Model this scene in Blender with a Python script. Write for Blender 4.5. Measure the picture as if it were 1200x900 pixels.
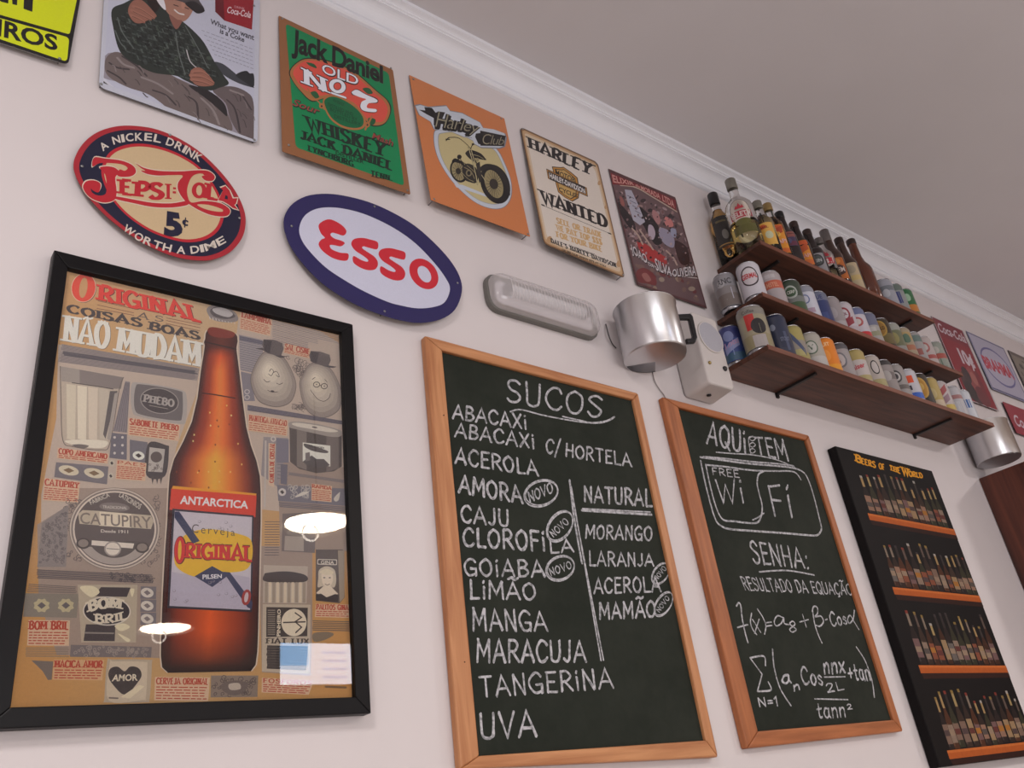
import bpy, bmesh, math, random
from mathutils.geometry import delaunay_2d_cdt
from mathutils import Vector, Matrix
for o in list(bpy.data.objects): bpy.data.objects.remove(o)
SC = bpy.context.scene
COL = SC.collection
PI = math.pi
# ------------------------------------------------------------------ camera
F_PX = 1011.25
CAMZ = 1.20
RM = [[0.7928709, -0.5962479, -0.1258735], [0.1906514, 0.438893, -0.8780803], [0.5787986, 0.6722064, 0.4616609]]          # rows: right, down, forward
CAM = Vector((0.0, -1.23, CAMZ))
cd = bpy.data.cameras.new('camera'); cam = bpy.data.objects.new('camera', cd); COL.objects.link(cam)
cd.sensor_width = 36.0; cd.lens = 36.0*F_PX/1200.0; cd.clip_start = 0.02
r, d, f = (Vector(v) for v in RM)
m = Matrix.Identity(4)
for i in range(3):
    m[i][0] = r[i]; m[i][1] = -d[i]; m[i][2] = -f[i]; m[i][3] = CAM[i]
cam.matrix_world = m
SC.camera = cam
# ------------------------------------------------------------------ exposure, world, lights
vs = SC.view_settings
vs.view_transform = 'Standard'; vs.look = 'None'; vs.gamma = 1.0; vs.use_curve_mapping = False
vs.exposure = 0.07
w = bpy.data.worlds.new('room_dark'); SC.world = w; w.use_nodes = True
w.node_tree.nodes['Background'].inputs[0].default_value = (.9, .95, 1, 1)
w.node_tree.nodes['Background'].inputs[1].default_value = 0.05
def area(name, loc, size, power, col, tgt=None, sy=None):
    l = bpy.data.lights.new(name, 'AREA'); l.shape = 'RECTANGLE'; l.size = size; l.size_y = sy or size
    l.energy = power; l.color = col
    o = bpy.data.objects.new(name, l); COL.objects.link(o); o.location = loc
    dv = (Vector(tgt)-Vector(loc)) if tgt else Vector((0, 0, -1))
    o.rotation_euler = dv.to_track_quat('-Z', 'Y').to_euler()
    return o
area('unseen_ceiling_light', (4.9, -2.9, 2.98), .3, 74, (1.0, .92, .88))
area('unseen_ceiling_light', (2.95, -3.2, 2.98), .3, 18, (1.0, .92, .88))  # unseen lamp added as fill, set outside the poster glass's reflection
area('unseen_ceiling_light', (-.9, -1.8, 2.98), .6, 40, (1.0, .92, .88))  # unseen lamp added to brighten the left of the wall
area('added_front_fill', (0.2, -4.9, 1.28), 2.6, 52, (.98, .97, 1.0), (0.2, 0, 1.9), 1.5)  # added cool fill for moulding and ceiling; no window stands there
# ------------------------------------------------------------------ helpers
def lin(c):
    c = c/255.0
    return c/12.92 if c <= .04045 else ((c+.055)/1.055)**2.4
GAIN = .97
def alb(rgb, g=None):                        # printed colour read off the photograph -> paint albedo
    g = GAIN if g is None else g
    return tuple(min(.9, lin(c)*k*g) for c, k in zip(rgb, (.98, 1.03, 1.08)))
def tag(o, label=None, cat=None, group=None, kind=None):
    if label: o['label'] = label
    if cat: o['category'] = cat
    if group: o['group'] = group
    if kind: o['kind'] = kind
    return o
def thing(name, label, cat, loc, group=None):
    o = bpy.data.objects.new(name, None); COL.objects.link(o); o.location = loc
    o.empty_display_size = .05
    return tag(o, label, cat, group)
def wloc(o):
    v = Vector(o.location)
    while o.parent:
        o = o.parent; v = v+Vector(o.location)
    return v
MATS = {}
def nodemat(name):
    m = bpy.data.materials.new(name); m.use_nodes = True
    return m, m.node_tree.nodes, m.node_tree.links, m.node_tree.nodes['Principled BSDF']
def paint(name, rgb, rough=.5, metal=0.0, var=.06, scale=40, bump=0.0, spec=.5, raw=False, coat=0):
    if name in MATS: return MATS[name]
    m, N, L, b = nodemat(name)
    c = rgb if raw else alb(rgb)
    tc = N.new('ShaderNodeTexCoord'); no = N.new('ShaderNodeTexNoise')
    no.inputs['Scale'].default_value = scale; no.inputs['Detail'].default_value = 4
    L.new(tc.outputs['Object'], no.inputs['Vector'])
    mx = N.new('ShaderNodeMix'); mx.data_type = 'RGBA'
    mx.inputs[6].default_value = tuple(x*(1-var) for x in c)+(1,)
    mx.inputs[7].default_value = tuple(min(1, x*(1+var)) for x in c)+(1,)
    L.new(no.outputs[0], mx.inputs[0]); L.new(mx.outputs[2], b.inputs['Base Color'])
    b.inputs['Roughness'].default_value = rough; b.inputs['Metallic'].default_value = metal
    b.inputs['Specular IOR Level'].default_value = spec; b.inputs['Coat Weight'].default_value = coat
    if bump:
        bp = N.new('ShaderNodeBump'); bp.inputs['Strength'].default_value = bump; bp.inputs['Distance'].default_value = .002
        L.new(no.outputs[0], bp.inputs['Height']); L.new(bp.outputs[0], b.inputs['Normal'])
    MATS[name] = m; return m
def wood(name, dark, light, axis='X', rough=.55, scale=1.0, bump=.15):
    if name in MATS: return MATS[name]
    m, N, L, b = nodemat(name)
    tc = N.new('ShaderNodeTexCoord'); mp = N.new('ShaderNodeMapping')
    s = {'X': (2, 30, 30), 'Y': (30, 2, 30), 'Z': (30, 30, 2)}[axis]
    mp.inputs['Scale'].default_value = tuple(v*scale for v in s)
    L.new(tc.outputs['Object'], mp.inputs[0])
    no = N.new('ShaderNodeTexNoise'); no.inputs['Scale'].default_value = 2.2; no.inputs['Detail'].default_value = 8
    no.inputs['Distortion'].default_value = .6
    L.new(mp.outputs[0], no.inputs['Vector'])
    cr = N.new('ShaderNodeValToRGB')
    cr.color_ramp.elements[0].position = .32; cr.color_ramp.elements[1].position = .68
    cr.color_ramp.elements[0].color = alb(dark)+(1,); cr.color_ramp.elements[1].color = alb(light)+(1,)
    L.new(no.outputs[0], cr.inputs[0]); L.new(cr.outputs[0], b.inputs['Base Color'])
    bp = N.new('ShaderNodeBump'); bp.inputs['Strength'].default_value = bump; bp.inputs['Distance'].default_value = .001
    L.new(no.outputs[0], bp.inputs['Height']); L.new(bp.outputs[0], b.inputs['Normal'])
    b.inputs['Roughness'].default_value = rough
    MATS[name] = m; return m
def printed(name, rough, spec=.5, grain=.05, scale=300, coat=0, metal=0):
    if name in MATS: return MATS[name]
    m, N, L, b = nodemat(name)
    at = N.new('ShaderNodeAttribute'); at.attribute_name = 'Col'
    tc = N.new('ShaderNodeTexCoord'); no = N.new('ShaderNodeTexNoise'); no.inputs['Scale'].default_value = scale
    no.inputs['Detail'].default_value = 5
    L.new(tc.outputs['Object'], no.inputs['Vector'])
    mr = N.new('ShaderNodeMapRange'); mr.inputs[3].default_value = 1-grain*2; mr.inputs[4].default_value = 1+grain*2
    L.new(no.outputs[0], mr.inputs[0])
    mx = N.new('ShaderNodeVectorMath'); mx.operation = 'SCALE'
    L.new(at.outputs['Color'], mx.inputs[0]); L.new(mr.outputs[0], mx.inputs[3])
    L.new(mx.outputs[0], b.inputs['Base Color'])
    b.inputs['Roughness'].default_value = rough; b.inputs['Specular IOR Level'].default_value = spec
    b.inputs['Coat Weight'].default_value = coat; b.inputs['Metallic'].default_value = metal
    MATS[name] = m; return m
def glassy(name, tint=(1, 1, 1), ior=1.45):
    """thin pane: clear, with a Fresnel reflection"""
    if name in MATS: return MATS[name]
    m = bpy.data.materials.new(name); m.use_nodes = True
    N = m.node_tree.nodes; L = m.node_tree.links; N.remove(N['Principled BSDF'])
    t = N.new('ShaderNodeBsdfTransparent'); t.inputs[0].default_value = tint+(1,)
    g = N.new('ShaderNodeBsdfGlossy'); g.inputs['Roughness'].default_value = .015
    fr = N.new('ShaderNodeFresnel'); fr.inputs[0].default_value = ior
    mx = N.new('ShaderNodeMixShader'); L.new(fr.outputs[0], mx.inputs[0]); L.new(t.outputs[0], mx.inputs[1]); L.new(g.outputs[0], mx.inputs[2])
    L.new(mx.outputs[0], N['Material Output'].inputs[0]); MATS[name] = m; return m
def glass(name, rgb, rough=.02, ior=1.3, trans=1.0):
    if name in MATS: return MATS[name]
    m, N, L, b = nodemat(name)
    b.inputs['Base Color'].default_value = rgb+(1,); b.inputs['Roughness'].default_value = rough
    b.inputs['IOR'].default_value = ior; b.inputs['Transmission Weight'].default_value = trans
    MATS[name] = m; return m
def glow(name, rgb, strength):
    if name in MATS: return MATS[name]
    m = bpy.data.materials.new(name); m.use_nodes = True
    N = m.node_tree.nodes; L = m.node_tree.links; N.remove(N['Principled BSDF'])
    e = N.new('ShaderNodeEmission'); e.inputs[0].default_value = rgb+(1,); e.inputs[1].default_value = strength
    L.new(e.outputs[0], N['Material Output'].inputs[0]); MATS[name] = m; return m

class MB:
    """collects faces in world coordinates, builds ONE mesh object"""
    def __init__(s): s.v = []; s.f = []; s.mi = []; s.sm = []; s.cc = []; s.k = 0; s.smooth = False; s.c = (1, 1, 1)
    def face(s, pts):
        n = len(s.v); s.v += [tuple(p) for p in pts]; s.f.append(tuple(range(n, n+len(pts)))); s._a()
    def _a(s): s.mi.append(s.k); s.sm.append(s.smooth); s.cc.append(s.c)
    def mesh(s, vs, fs):
        n = len(s.v); s.v += [tuple(p) for p in vs]
        for f in fs: s.f.append(tuple(n+i for i in f)); s._a()
    def box(s, x0, x1, y0, y1, z0, z1):
        vs = [(x, y, z) for z in (z0, z1) for y in (y0, y1) for x in (x0, x1)]
        s.mesh(vs, [(0, 2, 3, 1), (4, 5, 7, 6), (0, 1, 5, 4), (2, 6, 7, 3), (0, 4, 6, 2), (1, 3, 7, 5)])
    def hexa(s, a, b):                       # two quads (4 points each), joined
        s.mesh(list(a)+list(b), [(3, 2, 1, 0), (4, 5, 6, 7), (0, 1, 5, 4), (1, 2, 6, 5), (2, 3, 7, 6), (3, 0, 4, 7)])
    def prism(s, a, b):                      # two n-gons of equal count
        n = len(a); fs = [tuple(range(n-1, -1, -1)), tuple(range(n, 2*n))]
        fs += [(i, (i+1) % n, n+(i+1) % n, n+i) for i in range(n)]
        s.mesh(list(a)+list(b), fs)
    def lathe(s, prof, c, n=32, axis=None, a0=0, a1=2*PI):
        """profile [(r, h)...] about an axis through c (default z)"""
        c = Vector(c); ax = Vector(axis or (0, 0, 1)).normalized()
        u = ax.orthogonal().normalized() if abs(ax.z) < .99 else Vector((1, 0, 0)); w_ = ax.cross(u)
        full = abs(a1-a0-2*PI) < 1e-6; cols = n if full else n+1
        vs = []
        for (r_, h) in prof:
            for i in range(cols):
                t = a0+(a1-a0)*i/n
                vs.append(c+ax*h+(u*math.cos(t)+w_*math.sin(t))*r_)
        fs = []
        for j in range(len(prof)-1):
            for i in range(n):
                i2 = (i+1) % cols
                fs.append((j*cols+i, j*cols+i2, (j+1)*cols+i2, (j+1)*cols+i))
        if full and prof[0][0] > 1e-6: fs.append(tuple(range(n-1, -1, -1)))
        if full and prof[-1][0] > 1e-6: fs.append(tuple((len(prof)-1)*cols+i for i in range(n)))
        s.mesh(vs, fs)
    def tube(s, pts, r_, n=8, closed=False):
        pts = [Vector(p) for p in pts]; m_ = len(pts); vs = []; prev = None
        for i, p in enumerate(pts):
            a = pts[i-1] if (i > 0 or closed) else p
            b = pts[(i+1) % m_] if (i < m_-1 or closed) else p
            t = (b-a).normalized()
            u = t.orthogonal().normalized() if prev is None else (prev-t*prev.dot(t)).normalized()
            prev = u; w_ = t.cross(u)
            for k in range(n):
                q = 2*PI*k/n; vs.append(p+(u*math.cos(q)+w_*math.sin(q))*r_)
        fs = []
        for i in range(m_ if closed else m_-1):
            i2 = (i+1) % m_
            for k in range(n):
                k2 = (k+1) % n; fs.append((i*n+k, i*n+k2, i2*n+k2, i2*n+k))
        if not closed:
            fs.append(tuple(range(n-1, -1, -1))); fs.append(tuple((m_-1)*n+k for k in range(n)))
        s.mesh(vs, fs)
    def build(s, name, mats, parent=None, bevel=0, seg=2, loc=None, autosmooth=False):
        o0 = wloc(parent) if parent else Vector(loc or (0, 0, 0))
        me = bpy.data.meshes.new(name)
        me.from_pydata([tuple(Vector(p)-o0) for p in s.v], [], s.f)
        if not isinstance(mats, (list, tuple)): mats = [mats]
        for mm in mats: me.materials.append(mm)
        me.polygons.foreach_set('material_index', s.mi)
        me.polygons.foreach_set('use_smooth', s.sm)
        ca = me.color_attributes.new('Col', 'FLOAT_COLOR', 'CORNER')
        buf = []
        for p, c in zip(me.polygons, s.cc):
            if len(c) == 3 and not isinstance(c[0], (tuple, list)): buf += (c[0], c[1], c[2], 1.0)*p.loop_total
            else:
                for cc in c: buf += (cc[0], cc[1], cc[2], 1.0)
        ca.data.foreach_set('color', buf)
        me.update()
        o = bpy.data.objects.new(name, me); COL.objects.link(o)
        if parent: o.parent = parent
        else: o.location = o0
        if bevel:
            bm = bmesh.new(); bm.from_mesh(me); bmesh.ops.remove_doubles(bm, verts=bm.verts, dist=1e-6); bm.to_mesh(me); bm.free()
            b = o.modifiers.new('bevel', 'BEVEL'); b.width = bevel; b.segments = seg; b.limit_method = 'ANGLE'
        return o
def structure(name, mb, mat, **k):
    o = mb.build(name, mat, **k); o['kind'] = 'structure'; return o

# ------------------------------------------------------------------ pixel rays (1200x900 frame)
def ray(u, v):
    a = ((u-600)/F_PX, (v-450)/F_PX, 1.0)
    return Vector((sum(a[i]*RM[i][0] for i in range(3)), sum(a[i]*RM[i][1] for i in range(3)), sum(a[i]*RM[i][2] for i in range(3))))
class Face:
    """upright plane just off the wall: y = -(g + k*(zt-z)); k leans the foot outwards"""
    def __init__(s, g, k=0.0, zt=2.86): s.g = g; s.k = k; s.zt = zt
    def y(s, z): return -(s.g+s.k*(s.zt-z))
    def at(s, u, v, off=0.0):
        dd = ray(u, v)
        # CAM + t*dd ; y = -(g+k*(zt-z))-off
        t = (-(s.g+s.k*(s.zt-CAM.z))-off-CAM.y)/(dd.y-s.k*dd.z)
        p = CAM+dd*t
        return p
    def xz(s, u, v): p = s.at(u, v); return (p.x, p.z)
def onz(u, v, z):
    dd = ray(u, v); return CAM+dd*((z-CAM.z)/dd.z)
def Z(x0, y0, sc):                           # zoomed-crop coordinates -> frame pixels
    def k(*a):
        if len(a) == 2 and not isinstance(a[0], (tuple, list)): return (x0+a[0]/sc, y0+a[1]/sc)
        pts = a[0] if len(a) == 1 else a
        return [(x0+p[0]/sc, y0+p[1]/sc) for p in pts]
    return k
def smooth(pts, n=6, closed=False):
    """Catmull-Rom through points"""
    m_ = len(pts); out = []
    rng = range(m_ if closed else m_-1)
    g = (lambda i: pts[i % m_]) if closed else (lambda i: pts[max(0, min(m_-1, i))])
    for i in rng:
        p0, p1, p2, p3 = g(i-1), g(i), g(i+1), g(i+2)
        for j in range(n):
            t = j/n; t2 = t*t; t3 = t2*t
            out.append(tuple(.5*(2*b+(c-a)*t+(2*a-5*b+4*c-d_)*t2+(3*b-a-3*c+d_)*t3) for a, b, c, d_ in zip(p0, p1, p2, p3)))
    if not closed: out.append(tuple(pts[-1]))
    return out
def ell(cx, cy, rx, ry, rot=0, n=40, a0=0, a1=360):
    c, s_ = math.cos(math.radians(rot)), math.sin(math.radians(rot)); out = []
    full = (a1-a0) >= 360
    for i in range(n if full else n+1):
        t = math.radians(a0+(a1-a0)*i/n); x, y = rx*math.cos(t), ry*math.sin(t)
        out.append((cx+x*c-y*s_, cy+x*s_+y*c))
    return out
# ------------------------------------------------------------------ built-in type, flattened to polygons
_tc = {}
def glyphs(txt, bold=0.0, shear=0.0, space=1.0):
    key = (txt, bold, shear, space)
    if key in _tc: return _tc[key]
    cu = bpy.data.curves.new('type', 'FONT'); cu.body = txt; cu.size = 1; cu.offset = bold; cu.shear = shear
    cu.space_character = space; cu.resolution_u = 3
    o = bpy.data.objects.new('type', cu); COL.objects.link(o)
    bpy.context.view_layer.update()
    me = bpy.data.meshes.new_from_object(o)
    vs = [(v.co.x, v.co.y) for v in me.vertices]; fs = [tuple(p.vertices) for p in me.polygons]
    bpy.data.objects.remove(o); bpy.data.curves.remove(cu); bpy.data.meshes.remove(me)
    _tc[key] = (vs, fs); return vs, fs
_cap = {}
def capheight(bold):
    if bold not in _cap: _cap[bold] = max(v[1] for v in glyphs('H', bold)[0])
    return _cap[bold]
# ------------------------------------------------------------------ stroke letters (chalk hand, slab poster letters)
def _l(*p): return ('l', list(p))
def _c(*p): return ('c', list(p))
GL = {
'A': (.8, [_l((0, 0), (.4, 1), (.8, 0)), _l((.14, .34), (.66, .34))]),
'B': (.66, [_l((.08, 0), (.08, 1)), _c((.08, 1), (.4, .98), (.58, .78), (.4, .56), (.08, .53)), _c((.08, .53), (.45, .5), (.66, .27), (.45, .03), (.08, 0))]),
'C': (.72, [_c((.7, .8), (.55, .97), (.32, .98), (.07, .72), (.04, .4), (.22, .06), (.5, .01), (.7, .18))]),
'D': (.72, [_l((.08, 0), (.08, 1)), _c((.08, 1), (.45, .95), (.7, .55), (.55, .12), (.08, 0))]),
'E': (.6, [_l((.08, 0), (.08, 1)), _l((.08, 1), (.58, 1)), _l((.08, .53), (.48, .53)), _l((.08, 0), (.6, 0))]),
'F': (.58, [_l((.08, 0), (.08, 1)), _l((.08, 1), (.58, 1)), _l((.08, .52), (.48, .52))]),
'G': (.78, [_c((.7, .82), (.52, .98), (.3, .97), (.06, .68), (.06, .32), (.28, .03), (.55, .02), (.72, .16)), _l((.72, .0), (.72, .42), (.42, .42))]),
'H': (.74, [_l((.08, 0), (.08, 1)), _l((.66, 0), (.66, 1)), _l((.08, .52), (.66, .52))]),
'I': (.18, [_l((.09, 0), (.09, 1))]),
'J': (.5, [_c((.42, 1), (.42, .6), (.4, .2), (.22, 0), (.04, .14))]),
'K': (.7, [_l((.08, 0), (.08, 1)), _l((.62, 1), (.1, .45)), _l((.25, .6), (.68, 0))]),
'L': (.58, [_l((.08, 1), (.08, 0)), _l((.08, 0), (.58, 0))]),
'M': (.92, [_l((.06, 0), (.1, 1)), _l((.1, 1), (.46, .3), (.82, 1)), _l((.82, 1), (.86, 0))]),
'N': (.74, [_l((.08, 0), (.08, 1)), _l((.08, 1), (.66, 0)), _l((.66, 0), (.66, 1))]),
'O': (.76, [_c((.38, 1), (.08, .78), (.03, .42), (.22, .05), (.5, .02), (.72, .35), (.66, .8), (.38, 1))]),
'P': (.64, [_l((.08, 0), (.08, 1)), _c((.08, 1), (.42, .99), (.62, .75), (.42, .48), (.08, .45))]),
'Q': (.78, [_c((.38, 1), (.08, .78), (.03, .42), (.22, .05), (.5, .02), (.72, .35), (.66, .8), (.38, 1)), _l((.45, .25), (.78, -.08))]),
'R': (.7, [_l((.08, 0), (.08, 1)), _c((.08, 1), (.42, .99), (.62, .76), (.42, .52), (.08, .49)), _l((.3, .5), (.7, 0))]),
'S': (.64, [_c((.6, .84), (.4, .98), (.16, .93), (.07, .74), (.22, .58), (.46, .46), (.6, .28), (.46, .05), (.2, .01), (.03, .16))]),
'T': (.7, [_l((.02, 1), (.68, 1)), _l((.35, 1), (.35, 0))]),
'U': (.7, [_c((.06, 1), (.06, .5), (.12, .1), (.35, 0), (.58, .1), (.64, .5), (.64, 1))]),
'V': (.74, [_l((.02, 1), (.37, 0), (.72, 1))]),
'W': (1.0, [_l((.02, 1), (.26, 0), (.5, .8), (.74, 0), (.98, 1))]),
'X': (.68, [_l((.03, 1), (.65, 0)), _l((.65, 1), (.03, 0))]),
'Y': (.7, [_l((.02, 1), (.35, .48), (.68, 1)), _l((.35, .48), (.35, 0))]),
'Z': (.66, [_l((.04, 1), (.62, 1), (.04, 0), (.64, 0))]),
'Ã': (.8, [_l((0, 0), (.4, 1), (.8, 0)), _l((.14, .34), (.66, .34)), _c((.12, 1.2), (.3, 1.28), (.5, 1.18), (.7, 1.26))]),
'Ç': (.72, [_c((.7, .8), (.55, .97), (.32, .98), (.07, .72), (.04, .4), (.22, .06), (.5, .01), (.7, .18)), _c((.4, 0), (.48, -.14), (.32, -.24))]),
'i': (.2, [_l((.1, 0), (.1, .66)), _l((.09, .9), (.12, .96))]),
'a': (.56, [_c((.5, .6), (.2, .62), (.04, .3), (.2, .02), (.42, .12), (.5, .55)), _c((.5, .6), (.48, .2), (.58, .0))]),
'n': (.54, [_l((.06, 0), (.06, .6)), _c((.06, .4), (.28, .62), (.46, .5), (.48, 0))]),
'o': (.54, [_c((.26, .62), (.04, .4), (.1, .06), (.3, .0), (.5, .24), (.44, .54), (.26, .62))]),
's': (.44, [_c((.4, .52), (.22, .62), (.07, .46), (.24, .32), (.4, .16), (.22, .0), (.03, .1))]),
't': (.42, [_c((.2, .95), (.18, .3), (.24, .03), (.42, .08)), _l((0, .62), (.42, .62))]),
'x': (.5, [_l((.02, .62), (.48, 0)), _l((.46, .62), (.02, 0))]),
'e': (.52, [_c((.06, .32), (.46, .34), (.4, .58), (.22, .62), (.05, .36), (.16, .04), (.48, .1))]),
'r': (.36, [_l((.06, 0), (.06, .62)), _c((.06, .4), (.2, .6), (.36, .58))]),
'2': (.56, [_c((.04, .78), (.22, 1), (.48, .88), (.44, .56), (.04, 0)), _l((.04, 0), (.56, 0))]),
'1': (.3, [_l((.02, .78), (.2, 1), (.2, 0))]),
'8': (.56, [_c((.28, .52), (.08, .74), (.28, 1), (.48, .74), (.28, .52), (.04, .24), (.28, 0), (.52, .24), (.28, .52))]),
'=': (.5, [_l((.02, .62), (.48, .62)), _l((.02, .34), (.48, .34))]),
'+': (.54, [_l((.02, .46), (.52, .46)), _l((.27, .74), (.27, .18))]),
'.': (.16, [_l((.06, .0), (.1, .05))]),
':': (.16, [_l((.06, .0), (.1, .06)), _l((.06, .55), (.1, .62))]),
'-': (.4, [_l((.04, .5), (.36, .5))]),
"'": (.14, [_l((.08, 1), (.05, .78))]),
'/': (.4, [_l((.36, 1.1), (.04, -.1))]),
'$': (.64, [_c((.6, .84), (.4, .98), (.16, .93), (.07, .74), (.22, .58), (.46, .46), (.6, .28), (.46, .05), (.2, .01), (.03, .16)), _l((.32, 1.1), (.32, -.1))]),
' ': (.36, []),
}
def ribbon2(pts, wv, wh, caps=False):
    """2-D polyline -> polygons; width depends on the direction (wv for upright strokes, wh for level ones)"""
    P = []
    for p in pts:
        if not P or math.hypot(p[0]-P[-1][0], p[1]-P[-1][1]) > 1e-5: P.append(p)
    out = []
    if len(P) < 2: return out
    def wd(a, b):
        dx, dy = b[0]-a[0], b[1]-a[1]; l_ = math.hypot(dx, dy) or 1
        return wh+(wv-wh)*abs(dy)/l_, dx/l_, dy/l_
    L_, R_ = [], []
    for i, p in enumerate(P):
        if i == 0: w_, tx, ty = wd(P[0], P[1]); nx, ny, k = -ty, tx, 1
        elif i == len(P)-1: w_, tx, ty = wd(P[-2], P[-1]); nx, ny, k = -ty, tx, 1
        else:
            w1, ax, ay = wd(P[i-1], p); w2, bx, by = wd(p, P[i+1]); w_ = (w1+w2)/2
            nx, ny = -(ay+by), ax+bx; l_ = math.hypot(nx, ny)
            if l_ < .35: nx, ny, k = -ay, ax, 1
            else: nx /= l_; ny /= l_; k = min(1.7, 1/max(.3, nx*-ay+ny*ax))
        L_.append((p[0]+nx*w_*k/2, p[1]+ny*w_*k/2)); R_.append((p[0]-nx*w_*k/2, p[1]-ny*w_*k/2))
    for i in range(len(P)-1): out.append([R_[i], R_[i+1], L_[i+1], L_[i]])
    if caps:
        for p in (P[0], P[-1]): out.append(ell(p[0], p[1], wv/2, wv/2, n=8))
    return out
def union2d(polys):
    """overlapping 2-D polygons -> triangles that do not overlap"""
    co, fs = [], []
    for q in polys:
        for k in range(1, len(q)-1):
            t = [q[0], q[k], q[k+1]]
            a = (t[1][0]-t[0][0])*(t[2][1]-t[0][1])-(t[2][0]-t[0][0])*(t[1][1]-t[0][1])
            if abs(a) < 1e-11: continue
            if a < 0: t = t[::-1]
            n = len(co); co += [Vector((p[0], p[1])) for p in t]; fs.append([n, n+1, n+2])
    if not fs: return []
    r_ = delaunay_2d_cdt(co, [], fs, 1, 1e-7)
    return [[(r_[0][i].x, r_[0][i].y) for i in f] for f, src in zip(r_[2], r_[5]) if src]
def stroketext(txt, aspect, wv, wh, slab=False, jitter=0.0, seed=1, gap=.2):
    """polygons in a box of width `aspect`, cap height 1"""
    rnd = random.Random(seed); x = 0; raw = []
    for ch in txt:
        w_, st = GL[ch]
        for kind, p in st:
            q = [(x+a+rnd.uniform(-jitter, jitter), b+rnd.uniform(-jitter, jitter)) for a, b in p]
            raw.append((kind, q))
        x += w_+gap
    tot = x-gap; k = aspect/tot; out = []
    for kind, q in raw:
        q = [(a*k, b) for a, b in q]
        pl = smooth(q, 5) if kind == 'c' else q
        if slab:
            for (e, n_) in ((pl[0], pl[1]), (pl[-1], pl[-2])):
                dx, dy = n_[0]-e[0], n_[1]-e[1]
                if abs(dy) > abs(dx)*1.1 and (e[1] < .06 or e[1] > .94):
                    sw = wv*1.05; hh = wh*.8; y0 = 0 if e[1] < .5 else 1-hh
                    out.append([(e[0]-sw, y0), (e[0]+sw, y0), (e[0]+sw, y0+hh), (e[0]-sw, y0+hh)])
        out += ribbon2(pl, wv, wh, caps=not slab)
    return out
# ------------------------------------------------------------------ flat printed artwork on a Face
def clip_poly(P, C):
    """clip polygon P to the convex polygon C"""
    ar = sum(C[i-1][0]*C[i][1]-C[i][0]*C[i-1][1] for i in range(len(C))); sg = 1 if ar > 0 else -1
    for i in range(len(C)):
        (ax, ay), (bx, by) = C[i-1], C[i]; out = []
        ins = lambda p: sg*((bx-ax)*(p[1]-ay)-(by-ay)*(p[0]-ax)) >= 0
        for j in range(len(P)):
            p, q = P[j-1], P[j]; ip, iq = ins(p), ins(q)
            if ip != iq:
                d1 = (bx-ax)*(p[1]-ay)-(by-ay)*(p[0]-ax); d2 = (bx-ax)*(q[1]-ay)-(by-ay)*(q[0]-ax); t = d1/(d1-d2)
                out.append((p[0]+(q[0]-p[0])*t, p[1]+(q[1]-p[1])*t))
            if iq: out.append(tuple(q))
        P = out
        if len(P) < 3: return []
    return P
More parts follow.
